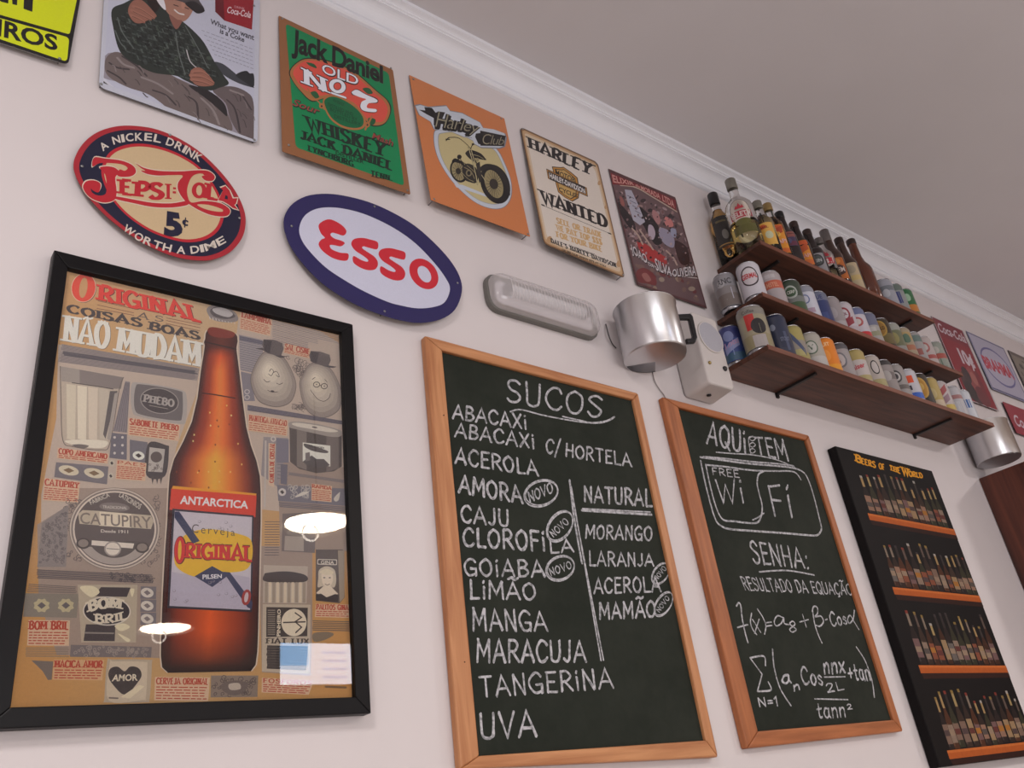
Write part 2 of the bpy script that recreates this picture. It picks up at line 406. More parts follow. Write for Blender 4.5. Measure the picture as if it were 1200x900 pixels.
class Art:
    """print layers: a new shape goes one thin layer above whatever it covers"""
    def __init__(s, face, eps=2.2e-5, base=5e-5): s.F = face; s.eps = eps; s.base = base; s.mb = MB(); s.clip = None; s.boxes = []
    def off(s, pts, grow=.0):
        us = [p[0] for p in pts]; vs_ = [p[1] for p in pts]; u0, u1, v0, v1 = min(us), max(us), min(vs_), max(vs_)
        gu, gv = (u1-u0)*.02*(grow > 0), (v1-v0)*grow; u0 -= gu; u1 += gu; v0 -= gv; v1 += gv
        n = 1+max([b[4] for b in s.boxes if b[0] < u1 and b[1] > u0 and b[2] < v1 and b[3] > v0], default=0)
        s.boxes.append((u0, u1, v0, v1, n)); return s.base+n*s.eps
    def poly(s, px, rgb, g=None):
        if s.clip: px = clip_poly(px, s.clip)
        if len(px) < 3: return
        o = s.off(px); s.mb.c = alb(rgb, g); s.mb.face(s._or([s.F.at(u, v, o) for u, v in px]))
    def _or(s, pts):
        a = 0
        for i in range(len(pts)):
            p, q = pts[i], pts[(i+1) % len(pts)]; a += p.x*q.z-q.x*p.z
        return pts if a > 0 else pts[::-1]
    def many(s, polys, rgb):
        o = s.off([p for q in polys for p in q]); s.mb.c = alb(rgb)
        for px in polys: s.mb.face(s._or([s.F.at(u, v, o) for u, v in px]))
    def curve(s, px, rgb, n=5): s.poly(smooth(px, n, True), rgb)
    def grad(s, rows, cols):
        """rows: list of pixel rows; cols: same-shaped rgb grid -> shaded print"""
        o = s.off([p for r_ in rows for p in r_])
        for i in range(len(rows)-1):
            for j in range(len(rows[0])-1):
                q = [(i+1, j), (i+1, j+1), (i, j+1), (i, j)]
                s.mb.c = [alb(cols[a][b]) for a, b in q]
                s.mb.face([s.F.at(*rows[a][b], o) for a, b in q])
    def ring(s, outer, inner, rgb):
        n = len(outer); s.many([[outer[i], outer[(i+1) % n], inner[(i+1) % n], inner[i]] for i in range(n)], rgb)
    def line(s, px, w_, rgb, closed=False, caps=True):
        """ribbon of width w_ metres along pixel points"""
        o = s.off(px); s.mb.c = alb(rgb)
        P = [s.F.at(u, v, o) for u, v in px]
        if closed: P.append(P[0])
        for q in union2d(ribbon2([(p.x, p.z) for p in P], w_, w_, caps)):
            s.mb.face(s._or([Vector((x, s.F.y(z)-o, z)) for x, z in q]))
    def lines(s, pls, w_, rgb):
        o = s.off([p for q in pls for p in q]); s.mb.c = alb(rgb)
        for px in pls:
            P = [s.F.at(u, v, o) for u, v in px]
            for q in ribbon2([(p.x, p.z) for p in P], w_, w_, False):
                s.mb.face(s._or([Vector((x, s.F.y(z)-o, z)) for x, z in q]))
    def _map(s, bl, br, tl, tr, bend=0):
        def f_(a, t):
            u = bl[0]*(1-a)*(1-t)+br[0]*a*(1-t)+tl[0]*(1-a)*t+tr[0]*a*t
            v = bl[1]*(1-a)*(1-t)+br[1]*a*(1-t)+tl[1]*(1-a)*t+tr[1]*a*t
            return u, v-bend*4*a*(1-a)
        return f_
    def text(s, txt, quad, rgb, bold=0.0, shear=0.0, bend=0, space=1.0, fit=True):
        """built-in letters; quad = baseline left, baseline right, top left, top right (pixels)"""
        vs, fs = glyphs(txt, bold, shear, space); ch = capheight(bold)
        x0 = min(v[0] for v in vs); x1 = max(v[0] for v in vs)
        mp = s._map(*quad, bend); o = s.off(quad, .15); s.mb.c = alb(rgb)
        pv = [s.F.at(*mp((x-x0)/(x1-x0), y/ch), o) for x, y in vs]
        s.mb.mesh(pv, fs)
    def hand(s, txt, quad, rgb, wv=.13, wh=None, slab=False, jitter=0.0, seed=1, bend=0, gap=.2, shift=(0, 0)):
        wh = wv if wh is None else wh
        quad = [(p[0]+shift[0], p[1]+shift[1]) for p in quad]
        P = [s.F.at(*p) for p in quad]
        asp = ((P[1]-P[0]).length+(P[3]-P[2]).length)/((P[2]-P[0]).length+(P[3]-P[1]).length)
        if slab: nl = len(txt.replace(' ', '')); wv = min(wv, (.36 if nl > 1 else .5)*asp/max(1, nl)) ; wh = min(wh, wv*.62)
        mp = s._map(*quad, bend); o = s.off(quad, .1); s.mb.c = alb(rgb)
        for q in union2d(stroketext(txt, asp, wv, wh, slab, jitter, seed, gap)):
            s.mb.face(s._or([s.F.at(*mp(x/asp, y), o) for x, y in q]))
    def slab(s, txt, quad, rgb, wv=.24, wh=.12, **k): s.hand(txt, quad, rgb, wv, wh, True, **k)
    def build(s, name, parent, mat):         # builds what was drawn so far; drawing can go on for the next part
        o = s.mb.build(name, mat, parent); s.mb = MB(); return o
def rounded(corners, rad, n=5):
    """round the corners of a polygon of 2-D points"""
    out = []; m_ = len(corners)
    for i, p in enumerate(corners):
        a, b = Vector(corners[i-1]), Vector(corners[(i+1) % m_]); p = Vector(p)
        r_ = min(rad, (a-p).length/2, (b-p).length/2)
        s_, e = p+(a-p).normalized()*r_, p+(b-p).normalized()*r_
        for j in range(n+1):
            t = j/n; out.append(tuple(s_*(1-t)**2+p*2*t*(1-t)+e*t*t))
    return out
def plate(name, parent, face, px, mat, th=.0012, rad=.006, rgb=(200, 200, 200), edge=None, wallpx=False):
    """sheet-metal plate with its front on `face`; px = outline in pixels"""
    mb = MB(); pts = [face.at(u, v) for u, v in px] if not wallpx else [Vector((x, face.y(z), z)) for x, z in px]
    xz = [(p.x, p.z) for p in pts]
    a = sum(xz[i][0]*xz[(i+1) % len(xz)][1]-xz[(i+1) % len(xz)][0]*xz[i][1] for i in range(len(xz)))
    if a < 0: xz = xz[::-1]
    if rad: xz = rounded(xz, rad)
    fr = [Vector((x, face.y(z), z)) for x, z in xz]; bk = [p+Vector((0, th, 0)) for p in fr]
    n = len(fr)
    mb.c = alb(rgb); mb.face(fr)
    mb.c = alb(edge or (150, 145, 140)); mb.face(bk[::-1])
    for i in range(n): mb.face([fr[(i+1) % n], fr[i], bk[i], bk[(i+1) % n]])
    return mb.build(name, mat, parent)
def screws(parent, face, pxs, r_=.0028, mat=None, rgbmat=None):
    for u, v in pxs:
        p = face.at(u, v); mb = MB(); mb.smooth = True
        mb.lathe([(r_*.5, p.y*-1-.0002), (r_*.5, -.0002), (r_, -.0002), (r_*.9, .0008), (r_*.4, .0013), (0, .0013)][1:] if False else
                 [(r_*.45, 0.0), (r_*.45, -p.y), (r_, -p.y+.0002), (r_*.85, -p.y+.0012), (0, -p.y+.0016)], (p.x, -.0001, p.z), 10, (0, -1, 0))
        mb.build('screw', mat or paint('screw_steel', (150, 148, 145), .35, .9), parent)
TIN = printed('printed_tin', .33, .5, .03)
PAPER = printed('printed_paper', .7, .3, .05)
CANVAS = printed('printed_canvas', .6, .18, .08, 120)
# ================================================================== the room
ZC = CAMZ+1.833; XL, XR, YB = -2.7, 6.6, -5.0
WALLM = paint('wall_cream_paint', (220, 209, 206), .75, 0, .02, 9, .03)
CEILM = paint('ceiling_paint', (214, 207, 206), .85, 0, .03, 5, .02)
PLAS = paint('plaster_white', (.85, .87, .93), .35, 0, .02, 20, raw=True)
b = MB(); b.box(XL, XR, 0, .12, 0, ZC+.1); structure('wall_back', b, WALLM)
b = MB(); b.box(XL-.12, XL, YB, .12, 0, ZC+.1); structure('wall_left', b, WALLM)
b = MB(); b.box(XR, XR+.12, YB, .12, 0, ZC+.1); structure('wall_right', b, paint('far_wall_paint', (140, 120, 106), .8, 0, .03, 8))
b = MB(); b.box(XL, XR, YB-.12, YB, 0, ZC+.1); structure('wall_front', b, paint('front_wall_paint', (196, 178, 160), .8, 0, .03, 8))
b = MB(); b.box(XL, XR, YB, 0, ZC, ZC+.1); structure('ceiling', b, CEILM)
def tilefloor():
    m, N, L, bs = nodemat('floor_tile')
    tc = N.new('ShaderNodeTexCoord'); br = N.new('ShaderNodeTexBrick'); br.offset = 0
    br.inputs['Scale'].default_value = 1; br.inputs['Brick Width'].default_value = .45; br.inputs['Row Height'].default_value = .45
    br.inputs['Mortar Size'].default_value = .004
    br.inputs['Color1'].default_value = (.56, .52, .49, 1); br.inputs['Color2'].default_value = (.52, .48, .45, 1); br.inputs['Mortar'].default_value = (.12, .10, .09, 1)
    L.new(tc.outputs['Object'], br.inputs['Vector']); L.new(br.outputs['Color'], bs.inputs['Base Color']); bs.inputs['Roughness'].default_value = .45
    return m
b = MB(); b.box(XL, XR, YB, 0, -.08, 0); structure('floor', b, tilefloor())
prof = [(0, 0), (.008, 0), (.013, .003), (.0145, .008), (.012, .0125), (.0165, .0135)]
for i in range(9):
    t = i/8*PI/2; prof.append((.0165+.030*(1-math.cos(t)), .0145+.034*math.sin(t)))
prof += [(.049, .0485), (.049, .053), (.0535, .0545), (.0535, .059), (.0575, .061), (.068, .0635), (.068, .078), (0, .078)]
b = MB(); z0 = CAMZ+1.757
b.prism([(XL, -p, z0+h) for p, h in prof], [(XR, -p, z0+h) for p, h in prof]); structure('trim_1', b, PLAS)
b = MB(); b.box(XL, XR, -.015, 0, 0, .09); structure('baseboard_back', b, PLAS)

# ================================================================== tin signs
def inside(p, poly):
    c = False; n = len(poly)
    for i in range(n):
        (x1, y1), (x2, y2) = poly[i], poly[i-1]
        if (y1 > p[1]) != (y2 > p[1]) and p[0] < (x2-x1)*(p[1]-y1)/(y2-y1)+x1: c = not c
    return c
def sign(name, label, cat, px, face, rgb, rad=.006, edge=None, group=None, scr=None, mat=None):
    ps = [face.at(*p) for p in px]
    t = thing(name, label, cat, (sum(p.x for p in ps)/len(ps), 0, min(p.z for p in ps)), group)
    plate('plate', t, face, px, mat or TIN, rad=rad, rgb=rgb, edge=edge)
    if scr: screws(t, face, scr)
    return t
BLACK = (24, 22, 24)
# ---- yellow sign in the corner
F = Face(.004, .02, 2.85); k = Z(0, 0, 2.903)
t = sign('tin_sign', 'bright yellow tin sign with black lettering and border, cut by the upper left corner', 'sign',
         k([(-262, -262), (300, -150), (232, 222), (-255, 60)]), F, BLACK, .012, scr=[k(203, 200)])
a = Art(F)
a.poly(rounded(k([(-240, -240), (288, -130), (237, 117), (-255, -22)]), 3), (214, 222, 22))
a.poly(rounded(k([(-240, -6), (236, 128), (228, 210), (-240, 52)]), 5), (214, 222, 22))
a.build('enamel_panel', t, TIN)

a.text('IROS', [k(-12, 118), k(196, 172), k(-8, 62), k(196, 122)], BLACK, .03)
a.build('lettering', t, TIN)
a.poly(k([(-15, -60), (32, -60), (28, 12), (5, 6), (-20, -8)]), BLACK)
a.poly(k([(38, -60), (62, -60), (58, 18), (42, 14)]), BLACK); a.poly(k([(84, -60), (116, -60), (110, 40), (80, 30)]), BLACK)
a.build('lettering', t, TIN)
# ---- fisherman advertisement
F = Face(.004, .012, 2.85); k = Z(100, 0, 5.295)
t = sign('tin_sign', 'white-bordered tin picture of a seated man in plaid shirt and cap, beside the yellow sign', 'sign',
         k([(140, -420), (1085, -110), (1069, 889), (84, 540)]), F, (196, 196, 206), .012, (120, 118, 125), scr=[k(98, 522), k(1048, 868), k(1046, 36)])
a = Art(F)
a.poly(k([(165, -395), (1055, -90), (1045, 865), (112, 515)]), (192, 192, 206)); a.clip = k([(165, -395), (1055, -90), (1045, 865), (112, 515)])
a.curve(k([(100, 470), (250, 520), (430, 600), (530, 690), (700, 742), (1042, 862), (1043, 720), (700, 540), (300, 380), (140, 330)]), (150, 142, 150))
a.poly(k([(112, 480), (200, 560), (380, 632), (530, 688), (360, 628), (112, 520)]), (205, 203, 212))
a.poly(k([(110, 500), (180, 555), (300, 600), (112, 520)]), (70, 64, 66))
a.curve(k([(800, 385), (850, 395), (900, 430), (960, 480), (1044, 540), (1044, 545), (960, 520), (880, 480), (820, 430)]), (66, 68, 74))
a.curve(k([(935, 470), (960, 448), (1000, 440), (1020, 455), (1045, 462), (1044, 540), (990, 510)]), (40, 42, 46))
# trousers
a.curve(k([(120, 420), (135, 350), (200, 322), (300, 370), (480, 440), (640, 520), (800, 590), (880, 700), (905, 815), (730, 752), (560, 700), (400, 590), (260, 540), (150, 480)]), (112, 99, 96))
a.curve(k([(790, 560), (900, 535), (1000, 570), (1044, 640), (1043, 860), (960, 835), (900, 740), (870, 640)]), (104, 92, 92))
a.curve(k([(640, 530), (760, 560), (860, 640), (880, 720), (840, 690), (760, 620)]), (44, 40, 42))
for q in ([(150, 390), (200, 420), (270, 430)], [(140, 440), (210, 480), (250, 520)], [(230, 350), (320, 410), (380, 470)], [(420, 560), (500, 590), (560, 650)], [(640, 600), (690, 640), (700, 740)], [(880, 620), (930, 680), (960, 820)], [(980, 600), (1030, 680)]):
    a.line(smooth(k(q)), .004, (66, 58, 60))
for q in ([(200, 360), (240, 400), (300, 420)], [(350, 480), (450, 520), (540, 580)], [(720, 610), (790, 680), (830, 770)], [(900, 560), (980, 590)]):
    a.line(smooth(k(q)), .005, (142, 130, 128))
# shirt
a.curve(k([(165, 60), (240, 20), (340, -20), (460, 20), (600, 130), (680, 200), (740, 270), (800, 380), (860, 470), (890, 520), (830, 545), (760, 560), (620, 500), (560, 470), (420, 450), (300, 390), (215, 320), (175, 180)]), (44, 50, 46))
rnd = random.Random(5)
for i in range(60):
    x, y = rnd.uniform(220, 780), rnd.uniform(110, 460)
    if y > 90+(x-480)*.9 and y < 330+(x-220)*.42 : a.poly(k(ell(x, y, rnd.uniform(8, 22), rnd.uniform(8, 20), rnd.uniform(0, 90), 7)), rnd.choice([(66, 76, 66), (30, 33, 32), (58, 64, 62), (24, 26, 26)]))
shirt = [(185, 120), (340, 20), (460, 60), (600, 150), (680, 230), (760, 360), (850, 500), (760, 545), (560, 462), (300, 380), (220, 310)]
for i in range(26):
    x = 190+i*26; y0 = 60+(i % 3)*6
    for j in range(14):
        y = y0+j*34+(x-190)*.25
        if inside((x, y), shirt) and inside((x+10, y+26), shirt): a.line(k([(x, y), (x+11, y+26)]), .0022 if i % 3 else .004, (32, 36, 35) if (i+j) % 4 else (84, 92, 86), caps=False)
for i in range(16):
    y = 60+i*30
    for j in range(20):
        x = 190+j*33; yy = y+(x-190)*.28
        if inside((x, yy), shirt) and inside((x+26, yy+8), shirt): a.line(k([(x, yy), (x+26, yy+8)]), .0022 if i % 2 else .0036, (72, 80, 76) if (i+j) % 3 else (30, 34, 33), caps=False)
for i in range(70):
    x, y = rnd.uniform(130, 1035), rnd.uniform(350, 850)
    if inside((x, y), [(140, 400), (300, 380), (640, 525), (890, 690), (890, 800), (560, 690), (260, 530)]) or inside((x, y), [(820, 570), (920, 550), (1035, 650), (1035, 840), (960, 820), (890, 690)]):
        a.line(smooth(k([(x, y), (x+rnd.uniform(8, 20), y+rnd.uniform(8, 22)), (x+rnd.uniform(20, 34), y+rnd.uniform(24, 50))])), rnd.uniform(.0012, .003), rnd.choice([(84, 74, 74), (132, 120, 118), (98, 88, 86), (72, 64, 64)]))
for q in ([(185, 190), (215, 260), (250, 300)], [(200, 110), (230, 200), (300, 300)], [(620, 160), (700, 300), (760, 420)], [(560, 200), (580, 330), (620, 460)]):
    a.line(smooth(k(q)), .0022, (98, 104, 100))
a.line(smooth(k([(628, 310), (650, 380), (690, 420)])), .0022, (190, 186, 186))
# hands, bottle, head, cap
def hand_print(pts, fingers):
    a.curve(k(pts), (150, 100, 84))
    for f_ in fingers: a.line(smooth(k(f_)), .0075, (162, 110, 92)); a.line(smooth(k([(x+7, y+7) for x, y in f_])), .0014, (92, 56, 48))
hand_print([(265, 70), (290, 10), (350, 0), (430, 80), (440, 105), (400, 120), (340, 145), (295, 130)], [[(300, 40), (350, 60), (420, 110)], [(290, 65), (340, 90), (400, 118)], [(285, 95), (330, 115), (360, 135)]])
hand_print([(650, 450), (680, 420), (730, 430), (800, 515), (760, 535), (690, 528), (655, 490)], [[(665, 445), (720, 445), (760, 470)], [(655, 470), (720, 475), (790, 510)], [(660, 495), (720, 505), (770, 525)]])
a.curve(k([(380, -20), (430, -40), (470, 10), (440, 75), (410, 50)]), (38, 26, 26))
a.curve(k([(480, -60), (540, -90), (640, -60), (672, 20), (660, 80), (620, 128), (570, 130), (520, 90), (490, 40)]), (168, 122, 104))
a.curve(k([(520, 90), (570, 120), (600, 130), (570, 180), (545, 160)]), (140, 92, 80))
a.line(smooth(k([(555, 62), (580, 82), (610, 90)])), .004, (220, 210, 205)); a.line(smooth(k([(550, 30), (575, 38)])), .003, (70, 44, 40)); a.line(smooth(k([(615, 45), (640, 55)])), .003, (70, 44, 40))
a.curve(k([(600, 10), (618, 30), (612, 55), (596, 48)]), (184, 132, 112))
a.curve(k([(430, -40), (480, -140), (600, -160), (690, -80), (700, -10), (740, 62), (690, 82), (620, 20), (520, -10)]), (74, 68, 70))
a.curve(k([(620, 20), (680, 10), (741, 64), (700, 82), (660, 60)]), (40, 36, 38))
a.curve(k([(440, -10), (478, -20), (500, 60), (470, 40)]), (222, 216, 220))
# red box with script
a.poly(k([(806, -60), (1045, 0), (1034, 184), (862, 127), (806, 72)]), (150, 30, 42)); a.poly(k([(806, -60), (856, -40), (864, 128), (806, 72)]), (104, 18, 30))
a.text('Coca-Cola', [k(880, 78), k(1026, 112), k(882, 38), k(1026, 72)], (226, 205, 208), .015, .35)
a.text('DRINK', [k(925, 48), k(990, 62), k(925, 34), k(990, 48)], (205, 150, 155), .01)
a.text('What you want', [k(775, 146), k(1046, 250), k(778, 116), k(1048, 216)], (70, 68, 78), .02)
a.text('is a Coke', [k(834, 205), k(986, 262), k(838, 175), k(988, 232)], (70, 68, 78), .02)
for i in range(6):
    y = 188+i*24; x0 = 722+i*16; n = 11
    segs = []
    for j in range(n):
        u0 = x0+(1046-x0)*j/n; u1 = u0+(1046-x0)/n*rnd.uniform(.6, .85)
        segs.append(k([(u0, y+(u0-722)*.37), (u1, y+(u1-722)*.37)]))
    a.lines(segs, .0016, (150, 150, 164))
a.build('print', t, TIN)
# ---- green whiskey sign
F = Face(.004, .03, 2.86); k = Z(310, 0, 2.903); k5 = Z(320, 0, 5)
t = sign('tin_sign', 'green whiskey tin sign with red cartouche and brown border', 'sign',
         [(326.5, 18), (460.5, 82), (481, 228), (330.7, 177.4)], F, (150, 98, 62), .004, (110, 72, 46), scr=[k(60, 64), k(430, 232), k(82, 494), k(486, 648)])
GREEN = (4, 132, 78); DK = (22, 40, 32)
a = Art(F)
a.poly(rounded([(334.6, 27.4), (455.6, 85.5), (473.8, 218), (346.5, 172.5)], 5), GREEN)
tanc = (176, 112, 66); red = (220, 84, 70)
def oc(g): return k5([(100-g, 420), (140, 370-g), (205, 345-g), (330, 362-g), (470, 420-g), (600, 530-g), (668+g, 590), (686+g, 650), (660, 715+g), (610, 735+g), (560, 720+g), (480, 640), (330, 575), (230, 590+g), (160, 530+g), (115, 470+g)])
a.curve(oc(7), DK); a.curve(oc(0), tanc); 
a.curve(k5([(118, 420), (150, 378), (210, 355), (330, 372), (465, 430), (590, 540), (655, 600), (672, 650), (650, 705), (610, 715), (545, 690), (470, 600), (340, 555), (270, 560), (180, 520), (130, 460)]), red)
for q in ([(195, 365), (215, 385), (255, 400), (240, 375)], [(525, 520), (560, 515), (585, 545), (555, 550)], [(560, 690), (600, 700), (590, 730), (560, 725)], [(215, 545), (250, 535), (270, 570), (235, 575)]): a.curve(k5(q), (38, 92, 56))
for q in ([(205, 520), (225, 560), (270, 600), (300, 640)], [(580, 680), (560, 720), (540, 760)]): a.line(smooth(k5(q)), .004, tanc)
a.poly(k5(ell(285, 620, 16, 16)), tanc); a.poly(k5(ell(285, 622, 5, 6)), DK); a.poly(k5(ell(552, 730, 16, 16)), tanc); a.poly(k5(ell(553, 732, 5, 6)), DK)
ge = k5(smooth([(292, 600), (315, 562), (365, 558), (430, 585), (500, 635), (540, 690), (535, 745), (480, 762), (400, 745), (330, 690)], 5, True))
gi = k5(smooth([(300, 603), (320, 572), (365, 568), (428, 594), (492, 640), (528, 692), (524, 736), (478, 750), (404, 734), (338, 684)], 5, True))
a.poly(ge, tanc); a.poly(gi, (10, 104, 62))
for i, (s_, x0, y0, x1, y1) in enumerate([('WHISKEY', 350, 595, 420, 625), ('DISTILLED AND', 322, 620, 470, 680), ('BOTTLED BY', 335, 648, 495, 712), ('DISTILLERY', 360, 690, 515, 740)]):
    a.text(s_, [k5(x0, y0), k5(x1, y1), k5(x0-2, y0-20), k5(x1-2, y1-20)], (8, 60, 36), .01)
a.build('print', t, TIN)
W_ = (232, 232, 242)
q = [k(92, 170), k(403, 282), k(95, 96), k(402, 225)]
a.text('Jack Daniel', [(u+.5, v+.8) for u, v in q], (60, 96, 70), .02, space=.95); a.text('Jack Daniel', q, BLACK, .03, space=.95)
a.build('lettering', t, TIN)
a.text('OLD', [k5(285, 428), k5(502, 506), k5(283, 366), k5(503, 446)], BLACK, .05); a.text('OLD', [k5(287, 425), k5(498, 501), k5(287, 371), k5(500, 448)], W_, .01)
for off, c in ((4, BLACK), (0, W_)):
    for dx, dy in ([(-4, -2), (4, 3), (-4, 4), (3, -4)] if off else [(0, 0)]):
        a.slab('N', [k5(184+dx, 490+dy), k5(316+dx, 540+dy), k5(182+dx, 402+dy), k5(300+dx, 458+dy)], c, .3, .12)
    a.ring(k5(ell(377, 505, 50+off, 40+off, 25)), k5(ell(377, 505, 24-off, 24-off, 25)), c)
    a.line(k5([(345, 545), (424, 572)]), .006+off*.0004, c)
    a.curve(k5([(462-off, 538), (492, 526-off), (540, 552-off), (606+off, 582-off), (606+off, 600+off), (560, 606), (552, 632), (604+off, 640), (598, 657+off), (535, 650+off), (512-off, 628), (520, 596), (545, 582), (510, 570), (485, 560), (468-off, 552+off)]), c)
a.build('lettering', t, TIN)
a.text('Sour', [k5(112, 618), k5(275, 676), k5(120, 574), k5(278, 636)], (30, 44, 34), .05, .2); a.text('Sour', [k5(112, 614), k5(272, 670), k5(120, 578), k5(276, 636)], (150, 70, 62), .01, .2)
a.text('Mash', [k5(580, 810), k5(706, 862), k5(580, 772), k5(706, 820)], (30, 44, 34), .05, .2); a.text('Mash', [k5(580, 806), k5(704, 856), k5(580, 776), k5(704, 820)], (150, 70, 62), .01, .2)
a.slab('WHISKEY', [k(150, 440), k(406, 532), k(140, 394), k(412, 488)], DK, .24, .12)
a.slab('JACK DANIEL', [k(122, 470), k(434, 580), k(122, 442), k(436, 550)], DK, .3, .14)
a.text('DISTILLER', [k(242, 524), k(338, 558), k(242, 514), k(338, 546)], DK, .02)
a.slab('LYNCHBURG', [k(150, 512), k(302, 567), k(150, 494), k(302, 549)], DK, .28, .14)
a.slab('TENN.', [k(362, 600), k(432, 614), k(362, 580), k(432, 598)], DK, .28, .14)
a.build('lettering', t, TIN)
# ---- orange motorcycle sign
F = Face(.004, .05, 2.86); k = Z(475, 85, 4.5)
t = sign('tin_sign', 'orange tin sign with a black motorcycle in a pale oval', 'sign',
         k([(20, 12), (522, 242), (658, 866), (135, 672)]), F, (206, 124, 74), .002, (150, 92, 60), scr=[k(42, 36), k(505, 243), k(152, 668), k(646, 852)])
a = Art(F); GR = (196, 200, 208); BE = (196, 180, 132)
ov = [(150, 318), (175, 300), (260, 300), (400, 370), (480, 400), (530, 490), (560, 580), (558, 660), (520, 712), (450, 718), (360, 680), (260, 590), (190, 490), (155, 400)]
a.curve(k(ov), (120, 124, 134)); cx, cy = 360, 510
a.curve(k([(cx+(x-cx)*.985, cy+(y-cy)*.985) for x, y in ov]), GR)
a.curve(k([(cx+(x-cx)*.90+2, cy+(y-cy)*.90-4) for x, y in ov]), (150, 154, 160))
a.curve(k([(cx+(x-cx)*.885+2, cy+(y-cy)*.885-4) for x, y in ov]), BE)
a.poly(k([(258, 588), (300, 592), (420, 640), (440, 660), (300, 612), (270, 606)]), GR)
def rim(cx, cy, rx, ry, rot, w_, nsp):
    a.poly(k(ell(cx, cy, rx, ry, rot)), BLACK); a.poly(k(ell(cx-w_*.25, cy, rx-w_, ry-w_, rot)), (150, 136, 98))
    sp = []
    for i in range(nsp):
        t_ = 2*PI*i/nsp; sp.append(k([(cx-w_*.25, cy), (cx-w_*.25+(rx-w_)*math.cos(t_)*.98, cy+(ry-w_)*math.sin(t_)*.98)]))
    a.lines(sp, .0011, BLACK); a.poly(k(ell(cx-w_*.25, cy, rx*.3, ry*.26, rot)), (48, 42, 36))
rim(282, 520, 44, 62, -20, 11, 14)
a.curve(k([(245, 470), (262, 452), (300, 470), (300, 482), (268, 474)]), BLACK)
a.curve(k([(300, 500), (330, 480), (370, 500), (385, 545), (372, 582), (340, 578), (310, 560)]), (40, 36, 34))
for q in ([(310, 500), (345, 520), (365, 560)], [(325, 490), (360, 520), (378, 550)], [(300, 530), (330, 560), (360, 575)]): a.line(smooth(k(q)), .0016, (170, 156, 112))
a.poly(k(ell(335, 530, 16, 18)), (130, 118, 88)); a.poly(k(ell(335, 530, 9, 11)), BLACK); a.poly(k(ell(285, 445, 12, 12)), BLACK)
a.line(smooth(k([(272, 470), (285, 452), (300, 470), (318, 482)])), .0024, BLACK)
rim(474, 588, 74, 108, -22, 30, 22)
a.curve(k([(395, 500), (425, 482), (470, 488), (510, 520), (545, 590), (552, 650), (530, 600), (490, 535), (440, 505), (400, 520)]), (34, 31, 30))
a.curve(k([(320, 420), (345, 408), (395, 425), (420, 450), (424, 462), (370, 452), (330, 440)]), BLACK)
a.curve(k([(316, 425), (345, 415), (372, 465), (380, 480), (340, 455)]), (42, 38, 36))
a.line(smooth(k([(345, 430), (385, 440), (412, 455)])), .0014, (190, 176, 128))
for q in ([(345, 400), (365, 470), (395, 530), (425, 575)], [(333, 395), (355, 470), (372, 540), (380, 590)]): a.line(k(q), .0034, (60, 54, 46)); a.line(k(q), .0018, (206, 192, 146))
a.line(smooth(k([(215, 360), (225, 346), (240, 342), (280, 345), (320, 375), (345, 402)])), .0022, BLACK); a.line(k([(214, 352), (234, 352)]), .003, BLACK)
a.line(smooth(k([(345, 402), (352, 385), (362, 378)])), .002, BLACK); a.poly(k(ell(357, 378, 7, 5)), BLACK)
a.poly(k(ell(380, 460, 8, 10)), (150, 138, 100)); a.poly(k([(372, 480), (392, 470), (404, 560), (390, 585)]), (50, 46, 42))
a.build('emblem', t, TIN)

bn = [(48, 172), (75, 166), (120, 180), (215, 172), (235, 200), (300, 212), (395, 262), (412, 292), (470, 300), (528, 322), (536, 345), (526, 392), (500, 402), (400, 398), (366, 380), (352, 346), (310, 342), (240, 312), (150, 300), (130, 258), (70, 222)]
a.poly(k(bn), (128, 130, 138)); a.poly(k([(x+(292-x)*.025, y+(285-y)*.045) for x, y in bn]), GR)
a.poly(k([(72, 196), (105, 200), (100, 182), (140, 186), (160, 212), (175, 205), (210, 210), (175, 288), (150, 278), (150, 240), (105, 216)]), BLACK)
q = [k(158, 286), k(388, 318), k(160, 202), k(392, 272)]
for dx, dy in ((-5, -3), (5, 4), (0, 6), (-4, 4)): a.text('Harley', [(u+dx/4.5, v+dy/4.5) for u, v in q], BLACK, .06, .25, space=.9)
a.text('Harley', q, (150, 142, 118), -.012, .25, space=.9)
a.poly(k([(372, 322), (400, 318), (400, 380), (385, 376), (368, 340)]), BLACK); a.poly(k([(395, 306), (530, 334), (520, 388), (396, 386)]), BLACK)
a.text('Club', [k(408, 378), k(518, 382), k(408, 320), k(524, 342)], (150, 142, 118), -.012, .25, space=.9)
a.build('lettering', t, TIN)
# ---- cream WANTED sign
F = Face(.004, .05, 2.86); k = Z(590, 130, 3.912); CRM = (222, 209, 196)
t = sign('tin_sign', 'cream aged tin sign reading WANTED with rusty edges', 'sign',
         k([(76, 72), (432, 236), (558, 768), (186, 610)]), F, (104, 80, 62), .016, (70, 52, 42), scr=[k(88, 84), k(424, 240), k(548, 752)])
a = Art(F)
q = [(76, 72), (432, 236), (558, 768), (186, 610)]; cx, cy = 313, 420
for s_, c in ((.985, (150, 108, 72)), (.965, (196, 160, 120)), (.93, (212, 188, 160)), (.88, CRM)): a.poly(rounded(k([(cx+(x-cx)*s_, cy+(y-cy)*s_) for x, y in q]), 4+(1-s_)*30), c)
a.clip = k([(86, 84), (425, 240), (546, 756), (194, 602)])
for x, y, r_ in ((90, 120, 9), (440, 330, 8), (470, 440, 7), (530, 700, 12), (300, 668, 10), (250, 140, 7), (110, 240, 7), (210, 590, 12)): a.curve(k(ell(x, y, r_, r_*1.4, 20, 7)), (190, 150, 110))
a.clip = None; a.build('print', t, TIN)
K2 = (34, 30, 32)
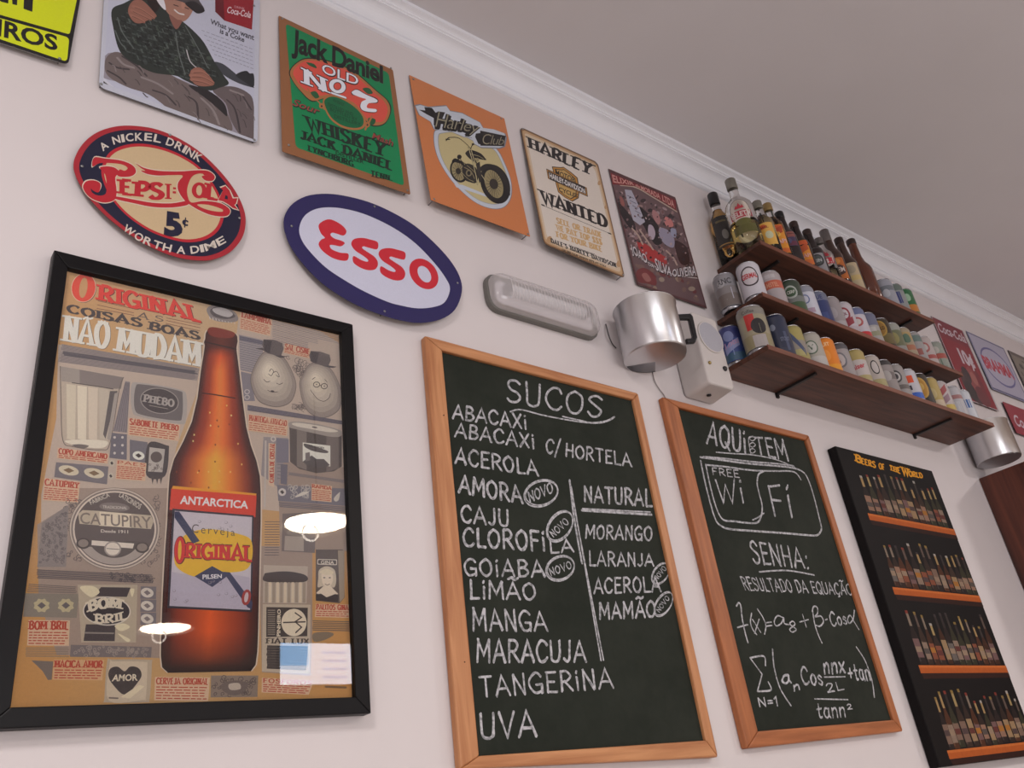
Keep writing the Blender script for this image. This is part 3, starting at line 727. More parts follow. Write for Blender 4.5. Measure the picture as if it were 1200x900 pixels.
a.slab('HARLEY', [k(122, 170), k(396, 292), k(114, 120), k(406, 244)], K2, .38, .13); a.slab('WANTED', [k(182, 420), k(474, 536), k(170, 362), k(468, 482)], K2, .38, .13)
a.line(k([(178, 432), (490, 563)]), .0016, K2); a.line(k([(176, 430), (186, 434)]), .005, K2); a.line(k([(482, 560), (492, 564)]), .005, K2)
tn = (206, 166, 112)
for s_, y0, y1 in (('SELL OR TRADE', 514, 582), ('WE PAY TOP $$$', 546, 614), ('FOR YOUR BIKE', 578, 646)): a.slab(s_, [k(246, y0), k(452, y1), k(242, y0-25), k(448, y1-25)], tn, .4, .16, gap=.25)
a.text('CALL YOU KNOW WHO', [k(300, 620), k(422, 666), k(299, 611), k(420, 656)], K2, .02)
a.slab("DALE'S HARLEY-DAVIDSON", [k(220, 604), k(517, 717), k(217, 584), k(513, 697)], K2, .32, .14, gap=.3)
a.text('OR SEE OUR WWW SITE AT YOU', [k(268, 641), k(470, 718), k(267, 631), k(468, 708)], K2, .03)
a.build('lettering', t, TIN)
ORG = (190, 134, 58)
sh = [(222, 254), (262, 258), (275, 256), (312, 282), (340, 306), (344, 330), (350, 352), (345, 400), (316, 416), (282, 398), (250, 372), (240, 336), (232, 300)]
a.poly(k(sh), (70, 56, 44)); a.poly(k([(285+(x-285)*.93, 335+(y-335)*.95) for x, y in sh]), ORG); a.poly(k([(285+(x-285)*.8, 335+(y-335)*.86) for x, y in sh]), (64, 52, 42)); a.poly(k([(285+(x-285)*.74, 335+(y-335)*.81) for x, y in sh]), (196, 158, 92))
a.text('MOTOR', [k(238, 292), k(330, 330), k(240, 268), k(328, 306)], K2, .02); a.text('CYCLES', [k(256, 368), k(338, 398), k(254, 348), k(342, 382)], K2, .02)
br_ = [(196, 264), (382, 352), (387, 394), (204, 310)]
a.poly(k(br_), (70, 56, 44)); a.poly(k([(291+(x-291)*.97, 330+(y-330)*.92) for x, y in br_]), ORG); a.poly(k([(291+(x-291)*.93, 330+(y-330)*.84) for x, y in br_]), (52, 44, 42))
a.text('HARLEY-DAVIDSON', [k(212, 306), k(376, 380), k(210, 282), k(372, 357)], (232, 226, 222), .02)
a.build('emblem', t, TIN)
# ---- dark red tavern sign
F = Face(.003, .012, 2.86); k = Z(705, 190, 5)
t = sign('tin_sign', 'crowded dark red tin sign with tavern figures, beside the cream one', 'sign',
         k([(40, 38), (432, 206), (618, 858), (208, 716)]), F, (88, 52, 54), .002, (80, 60, 60))
a = Art(F); rnd = random.Random(11)
a.poly(k([(48, 60), (438, 262), (608, 842), (216, 708)]), (104, 80, 82))
field = [(75, 150), (440, 300), (575, 690), (170, 510)]
a.clip = k([(48, 60), (438, 262), (608, 842), (216, 708)])
for i in range(420):
    x, y = rnd.uniform(75, 575), rnd.uniform(150, 690)
    if inside((x, y), field): a.curve(k(ell(x, y, rnd.uniform(4, 13), rnd.uniform(4, 17), rnd.uniform(0, 180), 6)), rnd.choice([(56, 42, 46), (92, 70, 74), (126, 98, 100), (140, 108, 108), (160, 136, 138), (112, 74, 76), (44, 34, 40), (150, 120, 116)]), 3)
for i in range(60):
    x, y = rnd.uniform(180, 600), rnd.uniform(560, 840)
    if inside((x, y), [(180, 560), (330, 640), (560, 720), (604, 836), (214, 704)]): a.curve(k(ell(x, y, rnd.uniform(8, 26), rnd.uniform(5, 14), rnd.uniform(0, 60), 6)), rnd.choice([(118, 92, 84), (142, 120, 104), (96, 60, 58), (150, 132, 118), (104, 52, 54)]), 3)
a.clip = k([(48, 60), (438, 262), (608, 842), (216, 708)])
a.curve(k([(85, 250), (105, 240), (180, 330), (200, 400), (160, 380), (120, 320)]), (38, 30, 34))
a.curve(k([(215, 260), (260, 290), (330, 370), (345, 470), (310, 480), (250, 380), (220, 330)]), (30, 24, 28))
a.curve(k([(430, 460), (500, 500), (515, 590), (470, 600), (440, 540)]), (52, 26, 28))
a.poly(k([(135, 160), (175, 165), (215, 250), (255, 350), (225, 370), (185, 340), (150, 230)]), (172, 168, 180))
for i in range(5): a.line(k([(150+i*16, 195+i*30), (188+i*13, 212+i*30)]), .003, (110, 104, 118))
a.curve(k([(275, 370), (300, 375), (315, 420), (300, 455), (275, 430)]), (178, 160, 172)); a.curve(k([(340, 385), (390, 400), (425, 450), (420, 500), (370, 480), (338, 430)]), (150, 142, 160))
a.curve(k([(405, 390), (435, 395), (435, 440), (410, 430)]), (150, 150, 172)); a.curve(k([(300, 280), (330, 300), (345, 345), (330, 365), (300, 320)]), (170, 120, 120))
a.curve(k([(375, 320), (410, 340), (420, 375), (385, 378), (368, 350)]), (196, 120, 116)); a.curve(k([(105, 200), (125, 215), (135, 255), (115, 250)]), (150, 90, 84))
a.poly(k([(205, 465), (260, 480), (380, 560), (385, 612), (330, 600), (250, 560), (215, 500)]), (168, 50, 50))
for q in ([(180, 390), (215, 430), (240, 480)], [(225, 400), (260, 450), (300, 510)], [(380, 520), (420, 560), (440, 600)]): a.line(smooth(k(q)), .008, (176, 150, 136))
a.curve(k([(205, 640), (250, 620), (310, 660), (320, 720), (270, 712), (215, 700)]), (116, 50, 52)); a.curve(k([(235, 660), (262, 650), (290, 690), (262, 700)]), (150, 96, 90))
a.line(smooth(k([(110, 135), (200, 148), (300, 205), (400, 265), (440, 290)])), .005, (190, 170, 150)); 
for i in range(170):
    x, y = rnd.uniform(85, 560), rnd.uniform(165, 670)
    if inside((x, y), field): a.curve(k(ell(x, y, rnd.uniform(3, 9), rnd.uniform(3, 9), rnd.uniform(0, 180), 6)), rnd.choice([(60, 46, 50), (120, 92, 94), (156, 130, 132), (96, 68, 70), (176, 150, 148), (50, 40, 46)]), 3)
a.clip = None
a.poly(k([(52, 62), (434, 222), (438, 285), (400, 258), (300, 198), (200, 142), (66, 130)]), (126, 32, 38))
a.line(smooth(k([(170, 505), (230, 560), (330, 620), (430, 660), (560, 680)])), .003, (190, 180, 176))
a.build('print', t, TIN)

a.text('ELIXIR', [k(70, 118), k(192, 136), k(60, 72), k(186, 122-2)], (206, 150, 140), .02)
a.text('da', [k(198, 140), k(226, 152), k(196, 126), k(224, 138)], (206, 150, 140), .02)
a.text('MORADA', [k(232, 160), k(345, 218), k(228, 136), k(340, 186)], (206, 150, 140), .02)
a.text('LTDA', [k(358, 226), k(428, 268), k(354, 192), k(422, 226)], (206, 150, 140), .02)
a.build('lettering', t, TIN)
for s_, q in (('JOAO', [(178, 530), (268, 596), (166, 478), (262, 546)]), ('DA', [(276, 604), (308, 622), (274, 586), (306, 602)]), ('SILVA', [(320, 632), (410, 668), (310, 560), (408, 622)]), ('OLIVEIRA', [(418, 670), (556, 664), (414, 630), (548, 606)])):
    q = [k(*p) for p in q]; a.text(s_, [(u+.6, v+.6) for u, v in q], (40, 32, 36), .05); a.text(s_, q, (206, 198, 200), .01)
a.build('lettering', t, TIN)
# ---- round cola sign
F = Face(.006, .03, 2.42); k = Z(80, 140, 5.293)
out = [(33, 300), (50, 215), (110, 130), (200, 70), (320, 40), (440, 42), (560, 65), (700, 125), (830, 212), (950, 330), (1040, 450), (1090, 560), (1100, 650), (1075, 740), (1000, 825), (890, 870), (780, 872), (660, 850), (520, 795), (380, 712), (250, 612), (140, 500), (70, 400)]
t = sign('tin_sign', 'round navy and red tin sign with an old cola script and 5 cents', 'sign', k(smooth(out, 4, True)), F, (170, 40, 50), 0, (110, 30, 36), scr=[k(630, 97), k(85, 291), k(1062, 612)])
cx, cy = 568, 458
def sc(pts, s_, dx=0, dy=0): return [(cx+(x-cx)*s_+dx, cy+(y-cy)*s_+dy) for x, y in pts]
a = Art(F); NAVY = (26, 26, 52); CREAM = (206, 178, 138); RED = (186, 36, 48)
a.curve(k(sc(out, .938, 2, 0)), NAVY)
inn = [(205, 330), (225, 250), (275, 190), (370, 155), (480, 152), (600, 178), (720, 230), (820, 300), (900, 400), (950, 500), (965, 600), (930, 690), (850, 745), (740, 762), (620, 738), (500, 690), (380, 610), (290, 520), (235, 430)]
a.curve(k(inn), RED); icx, icy = 585, 455
a.curve(k([(icx+(x-icx)*.952, icy+(y-icy)*.94) for x, y in inn]), CREAM)
a.build('print', t, TIN)

def path_text(s_, pts, h, rgb, bold=.02):
    P = smooth([k(*p) for p in pts], 12); L = [0]
    for i in range(1, len(P)): L.append(L[-1]+math.hypot(P[i][0]-P[i-1][0], P[i][1]-P[i-1][1]))
    wds = [.34 if c in ' ' else (.36 if c == 'I' else (1.15 if c in 'MW' else .86)) for c in s_]; T = sum(wds); acc = 0
    def at_(d_):
        for i in range(1, len(P)):
            if L[i] >= d_ or i == len(P)-1:
                q = (d_-L[i-1])/(L[i]-L[i-1]); return [P[i-1][j]+(P[i][j]-P[i-1][j])*q for j in (0, 1)]
    for c, w_ in zip(s_, wds):
        d0, d1 = (acc+w_*.08)/T*L[-1], (acc+w_*.92)/T*L[-1]; acc += w_
        if c == ' ': continue
        p, q = at_(d0), at_(d1); l_ = math.hypot(q[0]-p[0], q[1]-p[1]); n_ = ((q[1]-p[1])/l_, -(q[0]-p[0])/l_)
        hh = h/5.293
        a.text(c, [p, q, (p[0]+n_[0]*hh, p[1]+n_[1]*hh), (q[0]+n_[0]*hh, q[1]+n_[1]*hh)], rgb, bold)
path_text('A NICKEL DRINK', [(212, 200), (270, 160), (350, 138), (450, 130), (540, 138), (640, 168), (730, 215), (818, 268)], 48, (214, 200, 186))
path_text('WORTH A DIME', [(330, 680), (420, 745), (520, 790), (620, 820), (720, 834), (810, 826), (900, 802), (985, 758)], 46, (214, 200, 186))
def rl(strokes, w_):
    for off, c in ((.0024, (214, 196, 178)), (0, RED)):
        for s_, ww in strokes: a.line(smooth(k(s_)), ww*w_+off, c)
# script wordmark: outline strokes in red with a pale edge
for off, c in ((6, (216, 196, 176)), (0, RED)):
    a.curve(k([(150-off, 292+off), (160, 236-off), (230, 242-off), (330, 255-off), (400, 285-off), (420+off, 325), (390, 352+off), (330, 356+off), (305, 345), (318, 310), (350, 318), (368, 300), (330, 278), (250, 270), (190, 272)]), c, 4)
    a.curve(k([(195-off, 300-off), (240, 290-off), (290, 300-off), (318+off, 330), (292+off, 360), (300+off, 440), (292+off, 492), (255, 512+off), (200, 512+off), (130, 480+off), (92-off, 425), (110-off, 385-off), (160, 378-off), (200+off, 400), (190, 450), (160, 445), (140, 428), (150, 455), (190, 472), (232, 460), (238, 400), (228, 340)]), c, 4)
    a.curve(k([(300, 478-off), (400, 495-off), (520, 516-off), (640, 520-off), (740, 505-off), (740, 530+off), (640, 546+off), (520, 542+off), (400, 518+off), (296, 494+off)]), c, 4)
    a.curve(k([(420-off, 272-off), (470, 300-off), (560, 318-off), (690, 322-off), (800, 315-off), (870, 320-off), (908+off, 352), (895, 380+off), (850, 378+off), (828, 352), (860, 345), (820, 335), (780, 345), (755, 375), (738, 430), (742, 480), (765, 515), (840, 505-off), (940, 518-off), (1000+off, 556), (995, 592+off), (950, 602+off), (870, 588+off), (780, 545+off), (720-off, 500), (682-off, 440), (682-off, 390), (710, 348), (640, 345), (560, 348+off), (490, 338+off), (450-off, 318), (478, 318), (450, 300)]), c, 4)
a.curve(k([(800, 528), (870, 530), (950, 555), (955, 572), (900, 568), (840, 552)]), CREAM)
for s_, q in (('E', [(325, 460), (392, 468), (325, 372), (392, 380)]), ('P', [(418, 476), (495, 484), (424, 386), (500, 392)]), ('S', [(505, 488), (585, 492), (508, 394), (585, 398)]), ('I', [(600, 492), (640, 494), (600, 398), (640, 400)]), ('O', [(770, 488), (850, 492), (768, 388), (850, 392)]), ('L', [(852, 488), (930, 500), (868, 396), (925, 410)])):
    a.slab(s_, [k(*p) for p in q], RED, .40, .22) if s_ != 'O' else a.ring(k(ell(812, 440, 46, 50)), k(ell(812, 440, 18, 32)), RED)
a.poly(k([(650, 420), (668, 422), (668, 434), (650, 432)]), RED); a.poly(k([(648, 444), (668, 446), (668, 460), (648, 458)]), RED)
for off, c in ((7, (216, 196, 176)), (0, RED)): a.poly(k([(930-off, 500+off), (960, 440), (945-off, 425-off), (975, 412-off), (1000+off, 440), (1020+off, 490-off), (1050+off, 488-off), (1040+off, 522), (1030+off, 530), (1055+off, 560+off), (1020, 548+off), (990, 525+off), (960, 508+off)]), c)
a.poly(k([(975, 470), (988, 474), (990, 496), (970, 492)]), NAVY)
a.text('5', [k(592, 712), k(716, 716), k(604, 566), k(692, 580)], NAVY, .06); a.text('c', [k(706, 652), k(742, 660), k(708, 600), k(748, 612)], NAVY, .03); a.line(k([(728, 610), (722, 668)]), .002, NAVY)
a.build('lettering', t, TIN)
# ---- oval fuel sign
F = Face(.006, .04, 2.41); k = Z(320, 210, 3)
oo = [(37, 150), (60, 95), (115, 60), (190, 51), (270, 62), (350, 85), (430, 122), (500, 165), (565, 222), (620, 282), (655, 340), (664, 395), (640, 458), (590, 492), (520, 505), (450, 496), (380, 476), (290, 440), (200, 386), (140, 335), (88, 275), (52, 215)]
ii = [(92, 172), (110, 130), (150, 105), (205, 99), (270, 108), (340, 130), (425, 172), (500, 225), (565, 292), (605, 345), (622, 385), (605, 430), (570, 448), (510, 454), (450, 444), (400, 430), (320, 394), (250, 354), (185, 310), (130, 255), (100, 212)]
t = sign('tin_sign', 'oval white tin sign with red lettering and thick navy border', 'sign', k(smooth(oo, 4, True)), F, (42, 36, 88), 0, (40, 34, 70), scr=[k(356, 96), k(65, 165), k(648, 365), k(392, 465)])
a = Art(F); a.curve(k(ii), (208, 206, 222)); a.build('enamel_panel', t, TIN)
R2 = (206, 40, 54)
E_ = [(160, 162), (180, 145), (205, 142), (240, 160), (258, 182), (248, 198), (225, 192), (208, 188), (202, 196), (215, 208), (240, 216), (252, 225), (238, 236), (215, 232), (200, 232), (206, 246), (235, 258), (264, 262), (262, 284), (240, 286), (205, 275), (172, 250), (160, 228), (170, 212), (182, 206), (168, 190)]
a.curve(k(E_), R2, 4)
def Sx(dx, dy): a.curve(k([(x+dx, y+dy) for x, y in [(368, 222), (366, 246), (340, 242), (318, 236), (314, 243), (332, 256), (358, 274), (369, 296), (360, 316), (335, 320), (305, 310), (282, 292), (283, 270), (310, 284), (330, 290), (334, 284), (318, 270), (288, 250), (275, 228), (284, 211), (312, 206), (342, 212)]]), R2, 4)
Sx(0, 0); Sx(96, 36)
a.ring(k(ell(530, 333, 60, 44, 50)), k(ell(532, 334, 32, 20, 58)), R2)
a.build('lettering', t, TIN)
# ================================================================== framed beer poster
def mitred(parent, d_out, outer, inner, matH, matV, depth_in, name='frame_rail', back=.0005, bev=.0015):
    """four mitred rails: outer/inner pixel corners (tl, tr, br, bl) on the front plane y=-d_out"""
    Fr = Face(d_out)
    O = [Fr.at(*p) for p in outer]; I = [Fr.at(*p) for p in inner]
    for i in range(4):
        j = (i+1) % 4
        fr = [O[i], O[j], I[j], I[i]]; bk = [Vector((p.x, -back, p.z)) for p in fr]
        mb = MB(); mb.hexa(bk, fr); mb.build(name, matH if i % 2 == 0 else matV, parent, bevel=bev)
    return O, I
BLK = paint('black_lacquer', (14, 12, 14), .42, 0, .1, 30, spec=.2)
FP = Face(.010); FD = .022; GAIN0 = GAIN; GAIN = GAIN*1.5
O_ = [Face(FD).at(*p) for p in [(63.5, 292.6), (413.6, 380), (435, 836), (-19, 855)]]
poster = thing('framed_poster', 'large black-framed beer poster with brown bottle on vintage collage, behind glass', 'framed poster', (O_[3].x*.5+O_[2].x*.5, 0, O_[2].z))
outer = [(63.5, 292.6), (413.6, 380), (435, 836), (-19, 855)]; inner = [(79.6, 313), (400.5, 389), (417, 816.7), (12.7, 828.7)]
O_, I_ = mitred(poster, FD, outer, inner, BLK, BLK, 0)
mb = MB(); mb.box(O_[0].x+.012, O_[1].x-.012, -.0095, -.001, O_[3].z+.012, O_[0].z-.012); mb.build('backing_board', paint('board_brown', (120, 96, 70), .8), poster)
pq = [(73, 304), (406, 381), (424, 825), (0, 838)]
a = Art(FP)
TAN = (186, 154, 118); GRY = (150, 130, 116); DG = (98, 86, 82); LG = (178, 159, 143); CR = (206, 190, 172); RD = (166, 62, 46); INK = (62, 52, 50)
rnd = random.Random(3)
# paper: tan, warmer to the foot
rows = []; cols = []
for i in range(9):
    t = i/8; l_ = (pq[0][0]+(pq[3][0]-pq[0][0])*t, pq[0][1]+(pq[3][1]-pq[0][1])*t); r_ = (pq[1][0]+(pq[2][0]-pq[1][0])*t, pq[1][1]+(pq[2][1]-pq[1][1])*t)
    rows.append([(l_[0]+(r_[0]-l_[0])*s/6, l_[1]+(r_[1]-l_[1])*s/6) for s in range(7)])
    cc = []
    for s in range(7):
        e = max(abs(s-3)/3, 0); c0 = (184-4*t, 156-14*e-14*t, 122-26*e-26*t); cc.append(c0)
    cols.append(cc)
a.grad(rows, cols)
A1 = Z(60, 310, 6.316); A2 = Z(280, 350, 6.923); A3 = Z(290, 470, 6.92); A4 = Z(40, 540, 5.625); A5 = Z(10, 680, 5.626); A6 = Z(290, 640, 4.736); A7 = Z(310, 540, 5); Z8 = Z(180, 560, 3); Z5 = Z(0, 290, 3.104); ZB = Z(40, 420, 5.622); ZT = Z(220, 330, 3.6)
def lerp(p, q, t): return (p[0]+(q[0]-p[0])*t, p[1]+(q[1]-p[1])*t)
def quadpt(Q, s, t): return lerp(lerp(Q[0], Q[1], s), lerp(Q[3], Q[2], s), t)      # Q: tl tr br bl
def panel(Q, rgb): a.poly(Q, rgb)
def hatch(Q, n, rgb, w=.0006, br=0.0):
    seg = []
    for i in range(n):
        t = (i+.5)/n; s = 0
        if br:
            while s < .97:
                e = min(1, s+rnd.uniform(.1, .3)); seg.append([quadpt(Q, s, t), quadpt(Q, e, t)]); s = e+.02
        else: seg.append([quadpt(Q, rnd.uniform(0, .02), t), quadpt(Q, 1-rnd.uniform(0, .03), t)])
    a.lines(seg, w, rgb)
def scrolls(Q, n, rgb, r0=3.0):
    for i in range(n):
        p = quadpt(Q, rnd.uniform(.06, .94), rnd.uniform(.08, .92)); r_ = r0*rnd.uniform(.5, 1); t0 = rnd.uniform(0, 6)
        a.line([(p[0]+r_*(1-j/9*.8)*math.cos(t0+j*.8), p[1]+r_*(1-j/9*.8)*math.sin(t0+j*.8)) for j in range(9)], .0009, rgb, caps=False)
def caption(Q, title, n, frac=.34, bg=(196, 164, 134), rgb=RD, wt=.3):
    if bg: panel(Q, bg)
    u = lambda s, t: quadpt(Q, s, t)
    if title: a.slab(title, [u(.03, frac), u(.97, frac), u(.03, .04), u(.97, .04)], rgb, wt, .14)
    seg = []
    for i in range(n):
        t = frac+.08+(1-frac-.1)*(i+.4)/n; s = .03
        while s < .9:
            e = min(.97, s+rnd.uniform(.06, .18)); seg.append([u(s, t), u(e, t)]); s = e+.025
    a.lines(seg, .0013, rgb)
def lozenge(c, rx, ry, rgb, hole):
    a.curve(ell(c[0], c[1], rx, ry, 12, 14), rgb, 3); a.poly([(c[0]-rx*.55, c[1]-ry*.1), (c[0], c[1]-ry*.55), (c[0]+rx*.55, c[1]+ry*.1), (c[0], c[1]+ry*.55)], hole)
# grey collage ground
panel(ZT([(345, 158), (560, 210), (640, 260), (650, 330), (660, 610), (690, 1000), (300, 960), (250, 640), (215, 360), (205, 230), (215, 150)]), LG)
panel(Z5([(212, 352), (725, 440), (715, 530), (640, 730), (620, 900), (600, 1100), (590, 1300), (470, 1300), (150, 1240), (150, 900), (205, 620)]), LG)
panel(A4([(20, 420), (230, 290), (240, 180), (880, 180), (860, 900), (830, 1300), (150, 1280), (30, 900)]), GRY)
panel(A6([(75, 0), (360, 0), (360, 460), (350, 720), (80, 700), (70, 300)]), GRY)
panel(A7([(80, 0), (485, 40), (500, 530), (290, 520), (90, 500)]), GRY)
# stripes under the heading
q = A1([(78, 588), (1098, 768), (1080, 860), (48, 720)]); panel(q, (150, 136, 128)); hatch(q, 16, (112, 102, 102), .0009); hatch(A1([(80, 640), (1090, 790), (1088, 815), (76, 672)]), 3, (86, 80, 84), .0022)
# heading
for off, c in ((5, (86, 44, 40)), (0, (214, 74, 58))):
    a.ring(A1(ell(240+off, 172+off, 90, 106, 8)), A1(ell(238, 172, 30, 76, 8)), c)
a.ring(A1(ell(240, 172, 92, 108, 8)), A1(ell(240, 172, 87, 103, 8)), (216, 178, 150))
q = [(355, 262), (1110, 424), (362, 150), (1075, 308)]
a.slab('RIGINAL', [A1(x+6, y+5) for x, y in q], (84, 44, 40), .34, .16); a.slab('RIGINAL', [A1(*p) for p in q], (204, 62, 54), .34, .16)
for x0, y0, x1, y1 in ((345, 268, 612, 328), (340, 298, 612, 358), (338, 325, 612, 376), (852, 395, 1105, 446), (850, 414, 1104, 468), (848, 436, 1102, 492)): a.line(A1([(x0, y0), (x1, y1)]), .001, (110, 60, 52), caps=False)
a.slab('AS', [A1(630, 398), A1(830, 424), A1(650, 352), A1(830, 386)], (96, 84, 80), .2, .12, gap=.5)
a.slab('COISAS', [A1(122, 352), A1(668, 462), A1(126, 296), A1(668, 404)], (70, 62, 62), .42, .16, bend=0); a.slab('BOAS', [A1(728, 480), A1(1100, 556), A1(738, 424), A1(1092, 500)], (70, 62, 62), .42, .16)
for s_, q in (('NÃO', [(95, 566), (415, 618), (112, 376), (430, 428)]), ('MUDAM', [(492, 642), (1098, 756), (512, 466), (1100, 575)])):
    a.slab(s_.replace('Ã', 'A'), [A1(x+4, y+3) for x, y in q], (96, 84, 78), .34, .13); a.slab(s_.replace('Ã', 'A'), [A1(*p) for p in q], (214, 202, 190), .30, .11)
a.line(smooth(A1([(240, 402), (262, 392), (285, 402), (305, 396)])), .003, (214, 202, 190))
a.build('poster_heading', poster, PAPER)
# american glass
g = [(170, 50), (590, 122), (575, 200), (555, 210), (500, 560), (450, 600), (260, 580), (185, 545), (175, 180)]
a.poly(ZB(g), (176, 160, 142)); a.poly(ZB([(175, 52), (588, 125), (572, 200), (520, 200), (420, 185), (330, 172), (250, 158), (180, 150)]), (128, 116, 110)); a.poly(ZB([(175, 52), (300, 75), (300, 165), (180, 150)]), (150, 138, 128))
for i, c in enumerate(((196, 182, 160), (206, 192, 170), (196, 180, 160), (182, 168, 150))):
    x0 = 212+i*72; a.poly(ZB([(x0, 168+i*10), (x0+64, 176+i*10), (x0+58, 540), (x0+4, 530)]), c)
a.poly(ZB([(500, 215), (550, 215), (470, 530), (455, 500)]), (92, 84, 82)); a.poly(ZB([(530, 230), (556, 225), (500, 540), (480, 530)]), (156, 144, 134))
a.line(smooth(ZB([(250, 160), (330, 172), (420, 185), (520, 202)])), .0012, (60, 54, 54)); a.curve(ZB([(200, 545), (320, 535), (480, 545), (450, 590), (300, 580)]), (208, 196, 176)); a.curve(ZB([(250, 570), (300, 565), (360, 575), (330, 592), (280, 585)]), (110, 100, 94))
a.line(smooth(ZB([(172, 52), (178, 300), (190, 540), (260, 582), (440, 602), (500, 556), (560, 210), (590, 124)])), .001, (104, 92, 86))
caption(ZB([(155, 588), (492, 628), (484, 694), (150, 658)]), 'COPO AMERICANO', 2, .55)
q = ZB([(145, 684), (490, 712), (480, 830), (132, 782)]); panel(q, (112, 104, 106)); lozenge(ZB(228, 738), 12, 5.6, (196, 182, 156), (120, 96, 70)); lozenge(ZB(395, 756), 12, 5.6, (196, 182, 156), (120, 96, 70))
q = ZB([(600, 150), (632, 155), (612, 490), (520, 480)]); panel(q, (128, 118, 118)); hatch(ZB([(520, 480), (600, 150), (632, 155), (612, 490)]), 6, (92, 84, 88))
q = ZB([(510, 490), (612, 500), (610, 668), (496, 655)]); panel(q, (104, 98, 104))
for i in range(3):
    for j in range(2): a.poly(ell(*ZB(530+j*52, 520+i*52), 1.6, 1.6, n=8), (190, 180, 170))
lozenge(ZB(512, 690), 3.5, 4, (180, 168, 150), INK); lozenge(ZB(505, 775), 3.5, 4, (180, 168, 150), INK)
# soap
a.curve(ZB([(640, 180), (700, 160), (960, 205), (1005, 260), (1000, 400), (960, 432), (700, 385), (645, 340)]), (160, 150, 142)); a.curve(ZB([(668, 190), (720, 172), (950, 212), (978, 250), (975, 380), (940, 410), (720, 375), (662, 330)]), (104, 96, 94))
a.poly(ZB(ell(826, 280, 128, 84, 10)), (150, 140, 132)); a.poly(ZB(ell(826, 280, 122, 79, 10)), (74, 66, 66)); a.slab('PHEBO', [ZB(722, 285), ZB(918, 318), ZB(730, 238), ZB(922, 272)], (160, 150, 142), .3, .14)
a.line(ZB([(760, 310), (880, 332)]), .001, (150, 140, 130))
caption(ZB([(622, 390), (962, 438), (952, 545), (618, 505)]), 'SABONETE PHEBO', 4, .38)
q = ZB([(630, 535), (748, 552), (745, 690), (630, 672)]); panel(q, (108, 102, 106)); lozenge(ZB(688, 640), 7, 5, (214, 204, 190), INK)
a.curve(ZB([(752, 560), (870, 572), (888, 600), (862, 775), (740, 770)]), (72, 64, 64)); a.poly(ZB([(760, 585), (862, 598), (845, 750), (750, 745)]), (170, 160, 150)); a.curve(ZB(ell(805, 650, 38, 36, 0, 9)), (92, 80, 76), 3); scrolls(ZB([(755, 690), (850, 700), (846, 750), (752, 745)]), 10, (110, 98, 92), 2)
for x in (770, 800, 825): a.poly(ZB([(x, 775), (x+22, 778), (x+10, 830)]), (80, 70, 68))
caption(ZB([(545, 668), (740, 690), (732, 808), (536, 795)]), 'PAES', 7, .2)
caption(A4([(68, 112), (302, 140), (290, 275), (55, 260)]), 'CATUPIRY', 6, .32)
# round cheese box
scrolls(A4([(640, 185), (850, 195), (830, 740), (640, 740)]), 60, DG, 4.5); scrolls(A4([(200, 180), (320, 160), (330, 740), (200, 700)]), 40, DG, 4)
q = A4([(50, 410), (228, 290), (210, 700), (20, 700)]); panel(q, (130, 118, 112)); scrolls(q, 90, (100, 90, 88), 2.6)
def R4(r_, dx=0, dy=0): return A4(ell(530+dx, 450+dy, 296*r_, 270*r_, 0, 56))
a.poly(R4(1.01), (98, 86, 80)); a.poly(R4(1), (184, 168, 152)); a.poly(R4(.965), (120, 106, 98)); a.poly(R4(.93), (196, 180, 164)); a.poly(R4(.89), (92, 80, 76))
a.poly(A4(ell(530, 450, 258, 234, 0, 30, 30, 150)), (158, 144, 134)); a.poly(A4(ell(530, 450, 190, 190, 0, 24, 25, 155)), (84, 74, 70))
a.poly(A4([(290, 350), (320, 325), (420, 330), (770, 360), (788, 400), (770, 450), (480, 430), (300, 415)]), (178, 162, 140)); a.poly(A4([(430, 335), (640, 350), (640, 442), (430, 428)]), (206, 190, 166))
a.text('CATUPIRY', [A4(302, 412), A4(776, 446), A4(305, 340), A4(770, 370)], (120, 106, 96), .01); a.text('Desde 1911', [A4(440, 472), A4(620, 478), A4(440, 452), A4(620, 458)], (196, 184, 170), .02)
a.poly(A4(ell(530, 305, 100, 30, 4)), (120, 108, 102)); a.text('TRADICIONAL', [A4(452, 312), A4(614, 320), A4(452, 294), A4(614, 302)], (190, 178, 164), .01)
for q, s_ in (([(375, 290), (500, 235), (360, 265), (490, 210)], 'FABRICA'), ([(558, 235), (695, 320), (570, 205), (712, 288)], 'LATICINIOS')): a.text(s_, [A4(*p) for p in q], (196, 184, 168), .01)
a.poly(A4([(380, 524), (660, 545), (650, 578), (378, 556)]), (206, 192, 176)); a.poly(A4(ell(518, 580, 56, 50)), (150, 136, 126)); a.poly(A4(ell(518, 580, 46, 41)), (206, 192, 176)); a.line(A4([(478, 578), (560, 584)]), .0008, INK)
for x in (324, 712): a.poly(A4(ell(x, 545+(x-324)*.07, 46, 36)), (72, 62, 58)); a.poly(A4(ell(x, 543+(x-324)*.07, 34, 26)), (130, 116, 106))
q = A4([(12, 714), (800, 750), (795, 810), (12, 775)]); hatch(q, 6, (92, 82, 82), .0012); scrolls(A4([(470, 738), (800, 752), (795, 800), (470, 790)]), 40, (84, 74, 74), 3)
